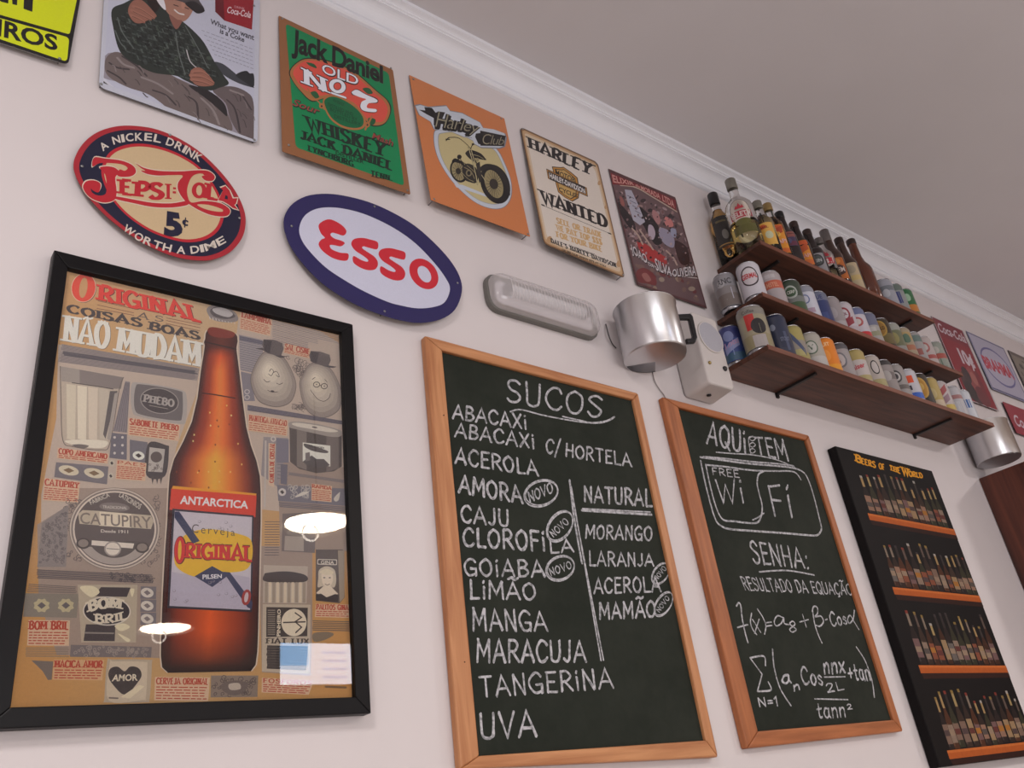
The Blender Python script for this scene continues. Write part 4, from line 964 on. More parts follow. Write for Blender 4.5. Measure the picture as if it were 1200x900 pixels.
# steel-wool pack
q = A5([(110, 85), (465, 90), (450, 248), (95, 240)]); panel(q, (128, 118, 106)); hatch(A5([(130, 20), (450, 40), (450, 88), (120, 80)]), 5, (104, 94, 90), .001)
for x in (218, 378):
    c = A5(x, 166); a.curve([(c[0]+10*math.cos(t*PI/8)*(1 if t % 2 else .82), c[1]+8.5*math.sin(t*PI/8)*(1 if t % 2 else .82)) for t in range(16)], (176, 162, 128), 3); a.poly([(c[0]-5, c[1]), (c[0], c[1]-4), (c[0]+5, c[1]), (c[0], c[1]+4)], (96, 88, 88))
a.poly(A5([(455, 30), (850, 30), (840, 410), (480, 410)]), (170, 154, 132)); a.poly(A5([(610, 45), (805, 48), (780, 110), (560, 105)]), (66, 58, 60)); a.poly(A5([(510, 290), (705, 292), (700, 402), (495, 400)]), (66, 58, 60))
for q in ([(470, 45), (560, 40), (600, 80), (540, 110)], [(700, 300), (760, 285), (800, 310), (740, 335)], [(720, 350), (800, 390), (780, 405)], [(800, 60), (830, 60), (815, 110)]): a.curve(A5(q), (206, 192, 160))
a.poly(A5(ell(648, 203, 158, 96, 2)), (196, 184, 168)); a.poly(A5(ell(648, 203, 150, 88, 2)), (52, 46, 50))
a.slab('BOM', [A5(535, 205), A5(735, 188), A5(525, 140), A5(745, 125)], (200, 186, 164), .4, .2, bend=2.5); a.slab('BRIL', [A5(575, 280), A5(780, 252), A5(572, 222), A5(775, 198)], (200, 186, 164), .4, .2, bend=-2.5); a.curve(A5(ell(655, 204, 78, 16, 0, 12)), (48, 42, 46), 3)
hatch(A5([(500, 340), (700, 344), (700, 356), (500, 352)]), 1, (130, 120, 112), .002)
for y in (82, 168, 254): q = A5([(872, y-42), (975, y-40), (972, y+42), (868, y+40)]); panel(q, (112, 104, 106)); lozenge(A5(914, y), 7.5, 5.6, (196, 184, 170), (118, 106, 104))
caption(A5([(132, 262), (405, 265), (398, 432), (122, 430)]), 'BOM BRIL', 5, .36, wt=.4); hatch(A5([(110, 440), (400, 440), (400, 510), (110, 506)]), 6, (120, 106, 92), .0009)
q = A5([(410, 425), (945, 440), (940, 510), (405, 505)]); panel(q, (112, 102, 100)); scrolls(q, 50, (146, 132, 122), 3)
a.poly(A5([(150, 528), (295, 535), (285, 655), (260, 658), (225, 600), (190, 565)]), (110, 98, 90)); caption(A5([(298, 524), (630, 526), (618, 660), (290, 655)]), 'MACICA AMOR', 4, .38, bg=(192, 152, 112))
a.curve(A5([(650, 535), (690, 522), (930, 524), (945, 550), (930, 780), (900, 805), (640, 805), (632, 780)]), (170, 152, 130)); a.curve(A5([(668, 545), (700, 535), (900, 538), (915, 560), (905, 770), (880, 790), (660, 792)]), (190, 172, 148))
a.curve(A5([(765, 600), (800, 570), (850, 575), (876, 610), (862, 660), (770, 755), (690, 690), (658, 630), (672, 582), (720, 570)]), (62, 54, 54), 4)
a.text('AMOR', [A5(680, 665), A5(852, 660), A5(690, 622), A5(850, 618)], (206, 190, 166), .03); a.poly(A5([(740, 770), (860, 690), (895, 700), (800, 780)]), (206, 190, 160)); a.line(A5([(665, 775), (720, 778)]), .002, (110, 96, 88))
caption(Z8([(5, 700), (198, 702), (192, 785), (2, 782)]), 'CERVEJA ORIGINAL', 5, .3); q = Z8([(202, 695), (368, 695), (365, 770), (200, 772)]); panel(q, (128, 112, 100)); scrolls(q, 40, (86, 74, 70), 4)
a.curve(Z8([(240, 725), (285, 712), (330, 722), (320, 750), (285, 765), (245, 750)]), (104, 90, 84)); a.curve(Z8([(265, 725), (300, 722), (305, 742), (270, 745)]), (176, 160, 144))
# crown cap, captions on the right
a.curve(ZT([(80, 125), (90, 105), (130, 98), (190, 122), (212, 150), (205, 168), (160, 172), (105, 160)]), (130, 120, 116)); a.curve(ZT([(95, 120), (130, 105), (180, 125), (200, 148), (160, 158), (110, 146)]), (80, 72, 72)); a.curve(ZT([(105, 115), (150, 110), (190, 135), (170, 150), (120, 135)]), (172, 164, 160))
for i in range(9): a.line([ZT(92+i*13, 150+i*3.2-abs(i-4)*.6), ZT(95+i*13, 160+i*2.2)], .0014, (190, 182, 176), caps=False)
caption(A2([(8, 95), (268, 165), (255, 305), (5, 245)]), 'TAMPINHA', 6, .34)
for i in range(16):
    y = 165+i*14; x1 = 830 if i < 6 else (640 if i < 9 else 560)
    a.lines([A2([(272, y), (x1, y+(x1-272)*.235)])], .0010, (122, 112, 116) if i % 3 else (96, 88, 96))
q = A2([(0, 290), (195, 335), (195, 620), (10, 580)]); panel(q, (146, 136, 134)); hatch(q, 16, (104, 98, 106), .001); hatch(A2([(2, 300), (195, 345), (195, 375), (2, 335)]), 2, (92, 88, 100), .003)
q = A2([(15, 590), (100, 610), (130, 830), (25, 830)]); panel(q, (124, 116, 120)); 
for y in (755, 800): a.ring(A2(ell(66, y, 22, 20)), A2(ell(66, y, 15, 13)), (180, 170, 164))
caption(A2([(372, 360), (582, 408), (575, 485), (362, 440)]), 'SAL CISNE', 2, .6)
scrolls(A2([(380, 455), (580, 510), (540, 660), (440, 600)]), 26, DG, 5); scrolls(A2([(430, 830), (540, 850), (540, 900), (420, 900)]), 10, DG, 5)
# eggs with hats
def egg(kf, pts, hl):
    cx = sum(p[0] for p in pts)/len(pts); cy = sum(p[1] for p in pts)/len(pts)
    a.curve(kf([(cx+(x-cx)*1.03, cy+(y-cy)*1.03) for x, y in pts]), (112, 100, 94)); a.curve(kf(pts), (142, 128, 118))
    for i in range(1, 7):
        s_ = 1-i*.13; g_ = i/6; a.curve(kf([(cx+(x-cx)*s_+(hl[0]-cx)*(1-s_)*.9, cy+(y-cy)*s_+(hl[1]-cy)*(1-s_)*.9) for x, y in pts]), tuple(round(p+(q-p)*g_) for p, q in zip((150, 136, 124), (206, 192, 172))))
egg(A2, [(100, 680), (120, 570), (190, 450), (280, 430), (370, 490), (440, 620), (460, 720), (420, 830), (330, 872), (230, 860), (150, 810)], (230, 560))
egg(A2, [(495, 700), (520, 620), (570, 540), (650, 520), (740, 570), (800, 670), (830, 780), (805, 900), (700, 960), (600, 940), (530, 860)], (610, 640))
for pts, br_ in (([(200, 330), (352, 360), (345, 455), (280, 455), (205, 425)], [(138, 405), (210, 402), (280, 430), (360, 465), (400, 462), (340, 480), (270, 450), (190, 418)]), ([(582, 424), (735, 455), (728, 540), (660, 535), (585, 510)], [(575, 500), (640, 512), (720, 540), (790, 552), (740, 560), (640, 530)])):
    a.curve(A2(br_), (70, 62, 64)); a.curve(A2(pts), (92, 82, 80), 2); a.poly(A2([pts[0], lerp(pts[0], pts[1], .45), lerp(pts[3], pts[4], .4), pts[4]]), (64, 56, 58))
L1 = .0011
for q in ([(202, 655), (225, 675), (252, 670)], [(305, 685), (330, 695), (355, 684)], [(232, 742), (270, 758), (312, 756)], [(248, 590), (262, 570), (280, 590), (262, 625), (240, 610)], [(280, 600), (300, 590), (318, 605), (326, 635), (300, 620)], [(580, 740), (598, 765), (640, 815), (690, 832), (730, 805), (742, 770)], [(595, 655), (618, 638)], [(696, 655), (716, 678)]): a.line(smooth(A2(q)), L1, (70, 58, 56))
a.curve(A2(ell(272, 750, 16, 6, 8, 8)), (60, 50, 50), 2)
for x, y in ((630, 697), (692, 710)): a.ring(A2(ell(x, y, 28, 24)), A2(ell(x, y, 22, 18)), (70, 58, 56)); a.poly(A2(ell(x, y, 5, 5, n=8)), INK)
a.line(A2([(654, 702), (668, 704)]), L1, (70, 58, 56))
q = A3([(0, 30), (800, 165), (800, 195), (0, 75)]); panel(q, (112, 104, 110)); hatch(q, 5, (86, 80, 88), .001)
caption(A3([(8, 105), (328, 155), (322, 285), (4, 240)]), 'MANTEIGA AVIACAO', 4, .38)
q = A3([(130, 290), (330, 300), (250, 700), (110, 600)]); panel(q, (138, 128, 126)); hatch(A3([(240, 300), (330, 310), (330, 650), (240, 640)]), 12, (104, 98, 104), .001); panel(A3([(235, 300), (335, 310), (335, 500), (235, 500)]), (116, 110, 118)); panel(A3([(270, 510), (325, 515), (320, 680), (268, 670)]), (104, 98, 106))
q = A3([(170, 340), (228, 345), (215, 700), (170, 680)]); panel(q, (192, 166, 140)); a.slab('CANETA DE CRISTAL', [A3(212, 660), A3(220, 345), A3(180, 662), A3(184, 343)], RD, .3, .14)
a.ring(A3(ell(210, 308, 22, 22)), A3(ell(210, 308, 12, 12)), (186, 174, 164))
a.line(A3([(148, 320), (140, 860)]), .003, (176, 164, 154), caps=False)
# butter tin
a.poly(A3([(340, 195), (345, 490), (420, 550), (560, 585), (700, 570), (765, 530), (765, 250)]), (84, 74, 70)); a.poly(A3([(400, 220), (480, 250), (480, 560), (400, 530)]), (120, 108, 100)); a.poly(A3([(640, 270), (740, 265), (740, 545), (640, 575)]), (108, 96, 90))
a.curve(A3([(335, 180), (370, 165), (500, 175), (650, 205), (758, 240), (755, 285), (680, 290), (540, 262), (400, 230), (345, 215)]), (150, 138, 128)); a.curve(A3([(360, 185), (400, 176), (520, 190), (650, 215), (735, 245), (660, 252), (520, 228), (400, 205)]), (196, 184, 168)); a.curve(A3([(525, 205), (560, 210), (565, 220), (530, 216)]), (104, 92, 88))
a.poly(A3([(448, 335), (672, 362), (672, 530), (448, 490)]), (212, 202, 188)); a.curve(A3([(470, 345), (640, 400), (640, 422), (540, 408), (470, 375)]), (84, 76, 74)); a.poly(A3([(450, 490), (520, 440), (560, 470), (620, 470), (670, 520), (600, 545), (480, 520)]), (84, 76, 74)); a.poly(A3([(470, 420), (505, 415), (510, 480), (470, 490)]), (110, 100, 96)); a.text('Manteiga', [A3(500, 370), A3(622, 386), A3(500, 352), A3(622, 368)], INK, .01)
hatch(A3([(330, 575), (790, 640), (790, 665), (330, 600)]), 4, (112, 104, 106), .001)
q = A3([(240, 680), (800, 710), (800, 850), (250, 810)]); panel(q, (112, 106, 112)); lozenge(A3(282, 738), 4.5, 4.5, (190, 180, 172), INK); scrolls(A3([(330, 670), (515, 690), (510, 800), (330, 790)]), 20, (176, 166, 156), 4); a.curve(A3([(385, 780), (440, 740), (500, 735), (450, 765)]), (196, 186, 172)); caption(A3([(520, 668), (685, 690), (682, 820), (518, 805)]), 'RAPIDA', 6, .24); a.curve(A3([(700, 790), (745, 740), (750, 750), (740, 800), (715, 815)]), (186, 176, 162))
hatch(A3([(250, 815), (800, 855), (800, 900), (250, 860)]), 4, (104, 96, 100), .0016)
# reflected corner panels, matches, box, woman card
q = A7([(105, 310), (300, 300), (295, 540), (100, 530)]); panel(q, (112, 100, 96)); panel(A7([(120, 440), (230, 445), (230, 530), (115, 525)]), (156, 142, 130)); hatch(A7([(0, 350), (90, 350), (85, 560), (0, 560)]), 14, (92, 84, 84), .001)
q = A7([(300, 520), (460, 520), (470, 800), (440, 835), (300, 820)]); panel(q, (92, 80, 74)); a.poly(A7([(430, 525), (468, 525), (468, 800), (440, 830)]), (146, 130, 112)); a.poly(rounded(A7([(310, 575), (425, 578), (425, 612), (308, 608)]), 1.5), (190, 178, 162)); a.poly(rounded(A7([(315, 580), (420, 583), (420, 607), (313, 603)]), 1.5), (80, 70, 66)); a.text('GINA', [A7(330, 604), A7(408, 606), A7(330, 584), A7(408, 586)], (200, 188, 172), .02)
a.curve(A7([(320, 640), (365, 618), (410, 640), (420, 700), (410, 740), (385, 740), (340, 735), (312, 740), (315, 690)]), (186, 170, 148)); a.curve(A7([(335, 660), (370, 650), (398, 668), (396, 715), (370, 745), (340, 715)]), (206, 188, 166)); a.curve(A7([(325, 650), (365, 632), (405, 655), (380, 668), (345, 666)]), (200, 184, 156))
for x in (350, 382): a.poly(A7(ell(x, 685, 7, 3.5, n=8)), (84, 70, 64))
a.line(smooth(A7([(355, 722), (368, 728), (382, 722)])), .001, (96, 70, 64)); a.poly(A7([(345, 735), (388, 735), (432, 780), (360, 800), (302, 775)]), (206, 188, 166)); a.poly(A7([(300, 785), (330, 778), (365, 800), (415, 780), (435, 790), (430, 828), (302, 818)]), (58, 50, 50))
caption(A7([(300, 838), (495, 842), (500, 920), (295, 915)]), 'PALITOS GINA', 3, .42)
q = A6([(90, 105), (335, 112), (328, 318), (85, 315)]); panel(q, (172, 156, 140)); a.curve(A6([(92, 160), (110, 148), (220, 140), (320, 160), (326, 195), (220, 205), (95, 195)]), (70, 60, 58))
for i in range(11): a.poly(A6([(97+i*21, 200), (113+i*21, 200), (112+i*21, 314), (96+i*21, 314)]), (196, 178, 154) if i % 2 else (150, 134, 118))
panel(A6([(85, 322), (350, 325), (345, 710), (80, 695)]), (176, 160, 140)); panel(A6([(105, 338), (335, 342), (332, 500), (104, 505)]), (64, 56, 54)); a.poly(A6(ell(258, 424, 70, 76)), (206, 190, 166)); a.line(A6([(200, 424), (320, 420)]), .002, INK); a.line(A6([(265, 370), (300, 395), (265, 420), (300, 450), (268, 480)]), .002, INK)
a.text('PINHEIRO', [A6(182, 500), A6(184, 350), A6(162, 500), A6(166, 350)], (206, 190, 166), .03); hatch(A6([(112, 350), (155, 350), (155, 495), (112, 495)]), 12, (140, 126, 112), .0012)
a.slab('FIAT LUX', [A6(105, 540), A6(340, 540), A6(106, 512), A6(340, 514)], INK, .36, .16); hatch(A6([(105, 550), (335, 555), (330, 690), (105, 680)]), 9, (64, 56, 54), .0036)
hatch(A6([(360, 410), (585, 415), (585, 475), (360, 470)]), 6, (96, 86, 80), .0014); a.curve(A6([(365, 485), (440, 475), (480, 490), (430, 520), (370, 530)]), (120, 104, 86))
caption(A6([(80, 730), (370, 745), (340, 825), (78, 812)]), 'FOSFOROS', 4, .32); a.line(A6([(430, 780), (550, 785)]), .003, (110, 84, 60), caps=False)
a.build('poster_collage', poster, PAPER)
# the bottle
Lf = [(243, 387), (241, 391), (240.5, 397), (239, 401), (240, 405), (238.5, 416), (235.5, 434), (231.5, 466), (225, 494), (215, 517), (204, 538), (199, 556), (197.5, 575), (196, 610), (193.5, 645), (191, 690), (189, 740), (188.5, 768), (190, 782), (197, 788.5)]
Rt = [(276, 391), (278, 394), (278.5, 400), (277.5, 405), (277, 409), (278.5, 420), (280.5, 436), (284.5, 470), (288.5, 500), (294, 522), (300.5, 540), (304.5, 558), (305.5, 577), (305.5, 612), (304.5, 647), (303.5, 692), (302.5, 740), (301.5, 764), (299.5, 779), (294, 786.5)]
a.poly([(x-1.6, y) for x, y in Lf]+[(x+1.6, y) for x, y in Rt[::-1]], (196, 178, 158))
rows = []; cols = []
def mixc(c, d_, t): return tuple(p+(q-p)*t for p, q in zip(c, d_))
DKB, RB, ORB, YO = (44, 24, 24), (112, 40, 28), (206, 84, 34), (236, 156, 56)
for i, (l_, r_) in enumerate(zip(Lf, Rt)):
    rows.append([(l_[0]+(r_[0]-l_[0])*s/12, l_[1]+(r_[1]-l_[1])*s/12) for s in range(13)]); cc = []
    for s in range(13):
        u = abs(s-6)/6; c = mixc(ORB, RB, min(1, u*1.25)) if u < .7 else mixc(RB, DKB, min(1, (u-.7)*3.2))
        if u < .75 and 10 <= i <= 13: c = mixc(YO, c, min(1, u*1.35))
        if u < .5 and 6 <= i <= 9: c = mixc((222, 120, 50), c, u*2)
        if i < 5: c = mixc(c, (60, 26, 24), .75)
        if i >= 17: c = mixc(c, (30, 18, 20), (.35, .8, 1)[i-17])
        cc.append(c)
    cols.append(cc)
a.grad(rows, cols)
a.curve(ZT([(85, 200), (110, 192), (180, 208), (200, 222), (180, 238), (120, 235), (90, 222)]), (120, 44, 32)); a.line(ZT([(76, 255), (204, 285)]), .0022, (34, 18, 20)); a.line(smooth(ZT([(62, 470), (120, 478), (200, 492)])), .0022, (60, 24, 22))
for i in range(34):
    x, y = rnd.uniform(206, 296), rnd.uniform(470, 575)
    if abs(x-250) < 20+(y-470)*.28: a.poly(ell(x, y, .9, 1.2, n=8), rnd.choice([(236, 170, 90), (120, 52, 28), (240, 190, 120)]))
a.build('bottle_picture', poster, PAPER)
# labels
a.poly(Z8([(68, 28), (362, 55), (360, 62), (64, 38)]), (226, 140, 40)); a.poly(Z8([(62, 38), (362, 62), (358, 138), (56, 112)]), (196, 60, 40)); a.text('ANTARCTICA', [Z8(92, 90), Z8(332, 108), Z8(95, 62), Z8(334, 82)], (222, 208, 200), .03)
a.poly(Z8([(66, 108), (352, 132), (346, 472), (48, 458)]), (44, 40, 50)); a.poly(Z8([(74, 116), (346, 138), (339, 464), (56, 450)]), (184, 174, 178)); a.poly(Z8([(62, 330), (150, 345), (250, 335), (338, 350), (337, 462), (58, 450)]), (170, 160, 170))
a.curve(Z8([(120, 195), (200, 180), (310, 200), (345, 225), (345, 290), (320, 325), (250, 335), (170, 350), (110, 335), (74, 300), (80, 240)]), (228, 164, 44), 4)
a.poly(Z8([(74, 118), (90, 118), (162, 222), (138, 232), (74, 140)]), (58, 60, 84)); a.poly(Z8([(244, 330), (268, 332), (348, 438), (345, 462), (330, 455)]), (58, 60, 84)); a.poly(Z8(ell(326, 420, 16, 28, 10)), (150, 60, 56)); a.poly(Z8(ell(326, 420, 7, 18, 10)), (190, 170, 170))
a.text('Cerveja', [Z8(134, 192), Z8(286, 204), Z8(136, 162), Z8(286, 180)], (66, 58, 56), -.005, space=1.3)
for off, c in ((3, (84, 34, 32)), (0, (190, 46, 42))):
    a.ring(Z8(ell(92+off*.5, 254, 19+off, 47+off, 2)), Z8(ell(92, 254, 6, 34, 2)), c); a.slab('RIGINAL', [Z8(114-off, 280+off), Z8(346+off, 292+off), Z8(116-off, 232-off), Z8(346+off, 240-off)], c, .42, .22)
a.poly(Z8([(144, 346), (206, 310), (264, 342), (206, 384)]), (58, 60, 84)); a.text('PILSEN', [Z8(172, 356), Z8(240, 352), Z8(172, 340), Z8(240, 338)], (206, 200, 206), .03)
for i in range(16):
    x, y = rnd.uniform(70, 340), rnd.uniform(360, 450) if i < 11 else rnd.uniform(150, 190); a.ring(Z8(ell(x, y, 6, 5, n=10)), Z8(ell(x-.6, y-.6, 4.6, 3.6, n=10)), (134, 124, 132))
a.build('label_picture', poster, PAPER)
G_ = MB(); G_.box(I_[3].x-.004 if False else min(I_[0].x, I_[3].x)-.003, max(I_[1].x, I_[2].x)+.003, -.0165, -.0150, min(I_[2].z, I_[3].z)-.003, max(I_[0].z, I_[1].z)+.003)
G_.build('glass_pane', glassy('picture_glass'), poster)

GAIN = GAIN0
# ================================================================== chalkboards
WH = wood('pine_rail_level', (168, 104, 62), (206, 144, 96), 'X', .5); WV = wood('pine_rail_upright', (168, 104, 62), (206, 144, 96), 'Z', .5)
WH2 = wood('oak_rail_level', (146, 82, 44), (184, 110, 64), 'X', .5); WV2 = wood('oak_rail_upright', (146, 82, 44), (184, 110, 64), 'Z', .5)
def slate():
    m, N, L, b = nodemat('green_chalkboard')
    tc = N.new('ShaderNodeTexCoord'); no = N.new('ShaderNodeTexNoise'); no.inputs['Scale'].default_value = 5; no.inputs['Detail'].default_value = 7; no.inputs['Roughness'].default_value = .7
    L.new(tc.outputs['Object'], no.inputs['Vector']); cr = N.new('ShaderNodeValToRGB')
    cr.color_ramp.elements[0].position = .35; cr.color_ramp.elements[0].color = alb((30, 35, 28))+(1,); cr.color_ramp.elements[1].position = .8; cr.color_ramp.elements[1].color = alb((50, 53, 45))+(1,)
    L.new(no.outputs[0], cr.inputs[0]); L.new(cr.outputs[0], b.inputs['Base Color']); b.inputs['Roughness'].default_value = .7; b.inputs['Specular IOR Level'].default_value = .18
    return m
SLATE = slate()
def chalkm():
    m, N, L, b = nodemat('white_chalk')
    tc = N.new('ShaderNodeTexCoord'); no = N.new('ShaderNodeTexNoise'); no.inputs['Scale'].default_value = 160; no.inputs['Detail'].default_value = 6
    L.new(tc.outputs['Object'], no.inputs['Vector']); cr = N.new('ShaderNodeValToRGB')
    cr.color_ramp.elements[0].position = .3; cr.color_ramp.elements[0].color = alb((112, 112, 112))+(1,); cr.color_ramp.elements[1].position = .6; cr.color_ramp.elements[1].color = alb((196, 192, 194))+(1,)
    L.new(no.outputs[0], cr.inputs[0]); L.new(cr.outputs[0], b.inputs['Base Color']); b.inputs['Roughness'].default_value = .9
    return m
CHALK = chalkm(); CW = (196, 192, 194)
def chalkboard(label, outer, inner, mH, mV):
    p = [Face(.018).at(*q) for q in outer]
    t = thing('chalkboard', label, 'chalkboard', ((p[2].x+p[3].x)/2, 0, min(p[2].z, p[3].z)))
    O, I = mitred(t, .018, outer, inner, mH, mV, 0, bev=.003)
    mb = MB(); q = [Face(.010).at(*s_) for s_ in outer]; q = [v+((q[0]+q[2])/2-v)*.03 for v in q]
    mb.hexa([Vector((v.x, -.002, v.z)) for v in q], q); mb.build('writing_board', SLATE, t)
    return t
juice = chalkboard('pine-framed green chalkboard listing fruit juices under the heading SUCOS', [(498, 393), (748, 460.7), (842, 887), (540, 901)], [(518.5, 410.4), (742.3, 468), (827.7, 867.4), (562, 885.6)], WH, WV)
FB = Face(.0101); c1 = Z(490, 390, 3.333); c2 = Z(520, 640, 3.461); c3 = Z(660, 440, 3)
a = Art(FB); seed = [0]
def wr(kf, s_, bl, br, tl, tr, w=.12, dbl=True, j=.022):
    w *= 1.22
    seed[0] += 1
    a.hand(s_, [kf(*bl), kf(*br), kf(*tl), kf(*tr)], CW, w, jitter=j, seed=seed[0])
    if dbl: a.hand(s_, [kf(*bl), kf(*br), kf(*tl), kf(*tr)], CW, w*.75, jitter=j*2.2, seed=seed[0]+50)
def cl(kf, pts, w=.004, closed=False): a.line(smooth(kf(pts), 6, closed), w*1.15, CW, closed)
wr(c1, 'SUCOS', (345, 268), (716, 332), (345, 178), (722, 250), .085, False)
cl(c1, [(360, 308), (400, 300), (480, 320), (560, 336), (650, 350), (710, 352), (750, 340), (768, 328)], .003); cl(c3, [(-2, 144), (60, 158), (100, 166), (150, 160), (180, 145)], .003)
a.build('chalk_heading', juice, CHALK)
wr(c1, 'ABACAXi', (134, 333), (425, 376), (138, 280), (420, 322)); wr(c1, 'ABACAXi', (144, 405), (455, 452), (148, 352), (452, 398))
wr(c1, 'C/', (498, 465), (548, 482), (502, 414), (556, 422), .1); wr(c3, 'HORTELA', (8, 284), (240, 320), (10, 240), (236, 276))
wr(c1, 'ACEROLA', (144, 510), (470, 558), (148, 448), (462, 502)); wr(c1, 'AMORA', (160, 622), (408, 666), (164, 556), (400, 602), .13); wr(c1, 'CAJU', (168, 738), (355, 756), (166, 674), (352, 694))
wr(c1, 'CLOROFi', (176, 832), (498, 852), (174, 764), (492, 776)); wr(c1, 'LA', (516, 860), (606, 854), (512, 812), (602, 808), .14)
wr(c2, 'GOiABA', (84, 118), (410, 124), (82, 52), (404, 60)); wr(c2, 'LiMÃO', (106, 212), (372, 216), (104, 138), (370, 152), .12); wr(c2, 'MANGA', (118, 342), (420, 344), (114, 252), (412, 268), .1)
wr(c2, 'MARACUJA', (134, 470), (578, 468), (134, 380), (574, 386), .105); wr(c2, 'TANGERiNA', (150, 612), (688, 574), (142, 530), (680, 496), .1); wr(c2, 'UVA', (150, 782), (376, 770), (146, 680), (368, 668), .1)
a.build('chalk_list', juice, CHALK)
cl(c1, [(592, 576), (606, 700), (622, 800), (640, 900)], .0042); a.line([c1(590, 578), c2(648, 462)], .0034, CW); a.line([c1(598, 600), c2(638, 464)], .0034, CW)
a.build('chalk_rule', juice, CHALK)
wr(c3, 'NATURAL', (74, 443), (312, 460), (72, 390), (310, 402)); a.line(c3([(66, 474), (310, 489)]), .0055, CW); a.line(c3([(68, 468), (306, 480)]), .003, CW)
wr(c3, 'MORANGO', (78, 572), (312, 580), (80, 526), (312, 532)); wr(c3, 'LARANJA', (92, 668), (318, 670), (90, 618), (316, 628)); wr(c3, 'ACEROLA', (108, 766), (344, 758), (108, 714), (338, 708)); wr(c3, 'MAMÃO', (128, 856), (324, 848), (126, 802), (322, 792), .13)
a.build('chalk_list', juice, CHALK)
def novo(kf, cx, cy, rx, ry, rot, q, w=.0036):
    a.line(kf(ell(cx, cy, rx, ry, rot, 28)), w, CW, True); a.line(kf(ell(cx+2, cy-1, rx*.94, ry*.9, rot+5, 28)), w*.7, CW, True); wr(kf, 'NOVO', *q, .14, False); a.build('chalk_badge', juice, CHALK)
novo(c1, 480, 627, 68, 50, -22, [(436, 662), (528, 622), (428, 624), (520, 584)]); novo(c1, 553, 756, 66, 44, -58, [(528, 800), (590, 742), (512, 778), (572, 722)])
novo(c2, 472, 90, 60, 48, -30, [(435, 122), (520, 88), (426, 92), (512, 60)]); novo(c3, 342, 697, 42, 26, -58, [(330, 722), (364, 680), (318, 712), (350, 668)], .0026); novo(c3, 352, 804, 48, 26, -60, [(338, 834), (374, 784), (326, 824), (362, 772)], .0026)
a = Art(Face(.0181)); 
for p in (c1(100, 322), c2(85, 470)): a.poly(ell(p[0], p[1], .9, .9, n=8), (70, 42, 28)); a.build('nail_hole', juice, PAPER)
wifi = chalkboard('darker oak-framed green chalkboard with Wi-Fi box and formulas', [(776.7, 464.8), (948, 510), (1058.6, 856.8), (876, 877)], [(795.3, 477.3), (944.7, 515.5), (1047.6, 843.4), (888.7, 856.8)], WH2, WV2)
a = Art(FB); d4 = Z(770, 460, 3.75); d5 = Z(830, 660, 4.09)
wr(d4, 'AQUi', (218, 222), (392, 266), (226, 128), (386, 172), .085); wr(d4, 'TEM', (440, 268), (580, 300), (428, 196), (556, 208), .09)
for y in (200, 228, 254): cl(d4, [(406, y), (420, y-8), (432, y+2), (420, y+12), (408, y+6)], .0025)
cl(d4, [(260, 262), (330, 268), (420, 274), (520, 294), (605, 328)], .003)
cl(d4, [(436, 200), (410, 194), (402, 212), (412, 268)], .0028)
a.build('chalk_heading', wifi, CHALK)
cl(d4, [(190, 284), (280, 296), (400, 312), (520, 322), (600, 332), (645, 352), (668, 392), (690, 460), (715, 560), (722, 600), (708, 624), (680, 628), (560, 618), (420, 608), (320, 600), (280, 585), (258, 560), (238, 500), (210, 390), (192, 300)], .0046)
cl(d4, [(204, 282), (300, 290), (420, 304), (520, 312), (600, 322)], .0036); cl(d4, [(216, 318), (300, 326), (420, 342), (520, 345), (600, 348), (632, 382)], .004); cl(d4, [(214, 316), (236, 420), (262, 510), (290, 558), (340, 566), (430, 574), (455, 550), (462, 500), (448, 440), (440, 400), (446, 360), (470, 345)], .0042)
cl(d4, [(420, 560), (445, 548), (470, 530)], .003)
a.build('chalk_box', wifi, CHALK)
wr(d4, 'FREE', (244, 360), (362, 374), (240, 330), (356, 342), .13); wr(d4, 'Wi', (272, 488), (385, 486), (256, 384), (372, 384), .07); wr(d4, 'Fi', (512, 540), (602, 546), (482, 412), (578, 408), .06)
wr(d4, 'SENHA:', (424, 748), (668, 774), (402, 652), (652, 690), .085); cl(d4, [(450, 788), (570, 782), (690, 802)], .0034)
wr(d5, 'RESULTADO DA EQUAÇÃO', (176, 128), (692, 152), (152, 66), (680, 100), .09, True, .03)
a.build('chalk_lettering', wifi, CHALK)
cl(d5, [(135, 205), (146, 190), (156, 205), (162, 260), (176, 330), (190, 380)], .0036); cl(d5, [(140, 308), (190, 294)], .003); cl(d5, [(208, 240), (202, 280), (212, 315), (232, 342)], .003)
a.line(d5([(212, 270), (252, 332)]), .003, CW); a.line(d5([(244, 268), (222, 336)]), .003, CW); cl(d5, [(236, 220), (262, 260), (276, 300), (270, 340)], .003); a.line(d5([(274, 286), (302, 282)]), .003, CW); a.line(d5([(278, 302), (306, 298)]), .003, CW)
cl(d5, [(360, 262), (332, 252), (316, 278), (326, 300), (350, 288), (362, 262), (364, 288), (385, 294)], .003); cl(d5, [(404, 302), (390, 290), (405, 278), (416, 292), (404, 304), (390, 318), (404, 330), (422, 318), (405, 303)], .0028)
a.line(d5([(438, 282), (480, 270)]), .003, CW); a.line(d5([(452, 246), (470, 306)]), .003, CW)
cl(d5, [(498, 232), (505, 208), (522, 212), (524, 240), (512, 256), (540, 254), (552, 280), (535, 302), (512, 296)], .0034); cl(d5, [(500, 225), (510, 290), (528, 345), (545, 382)], .0034); cl(d5, [(562, 272), (570, 268)], .003)
wr(d5, 'Cos', (590, 302), (668, 292), (576, 234), (650, 232), .1); cl(d5, [(722, 318), (700, 282), (680, 250), (668, 268), (676, 288), (694, 268), (700, 226)], .0032)
a.build('chalk_formula', wifi, CHALK)
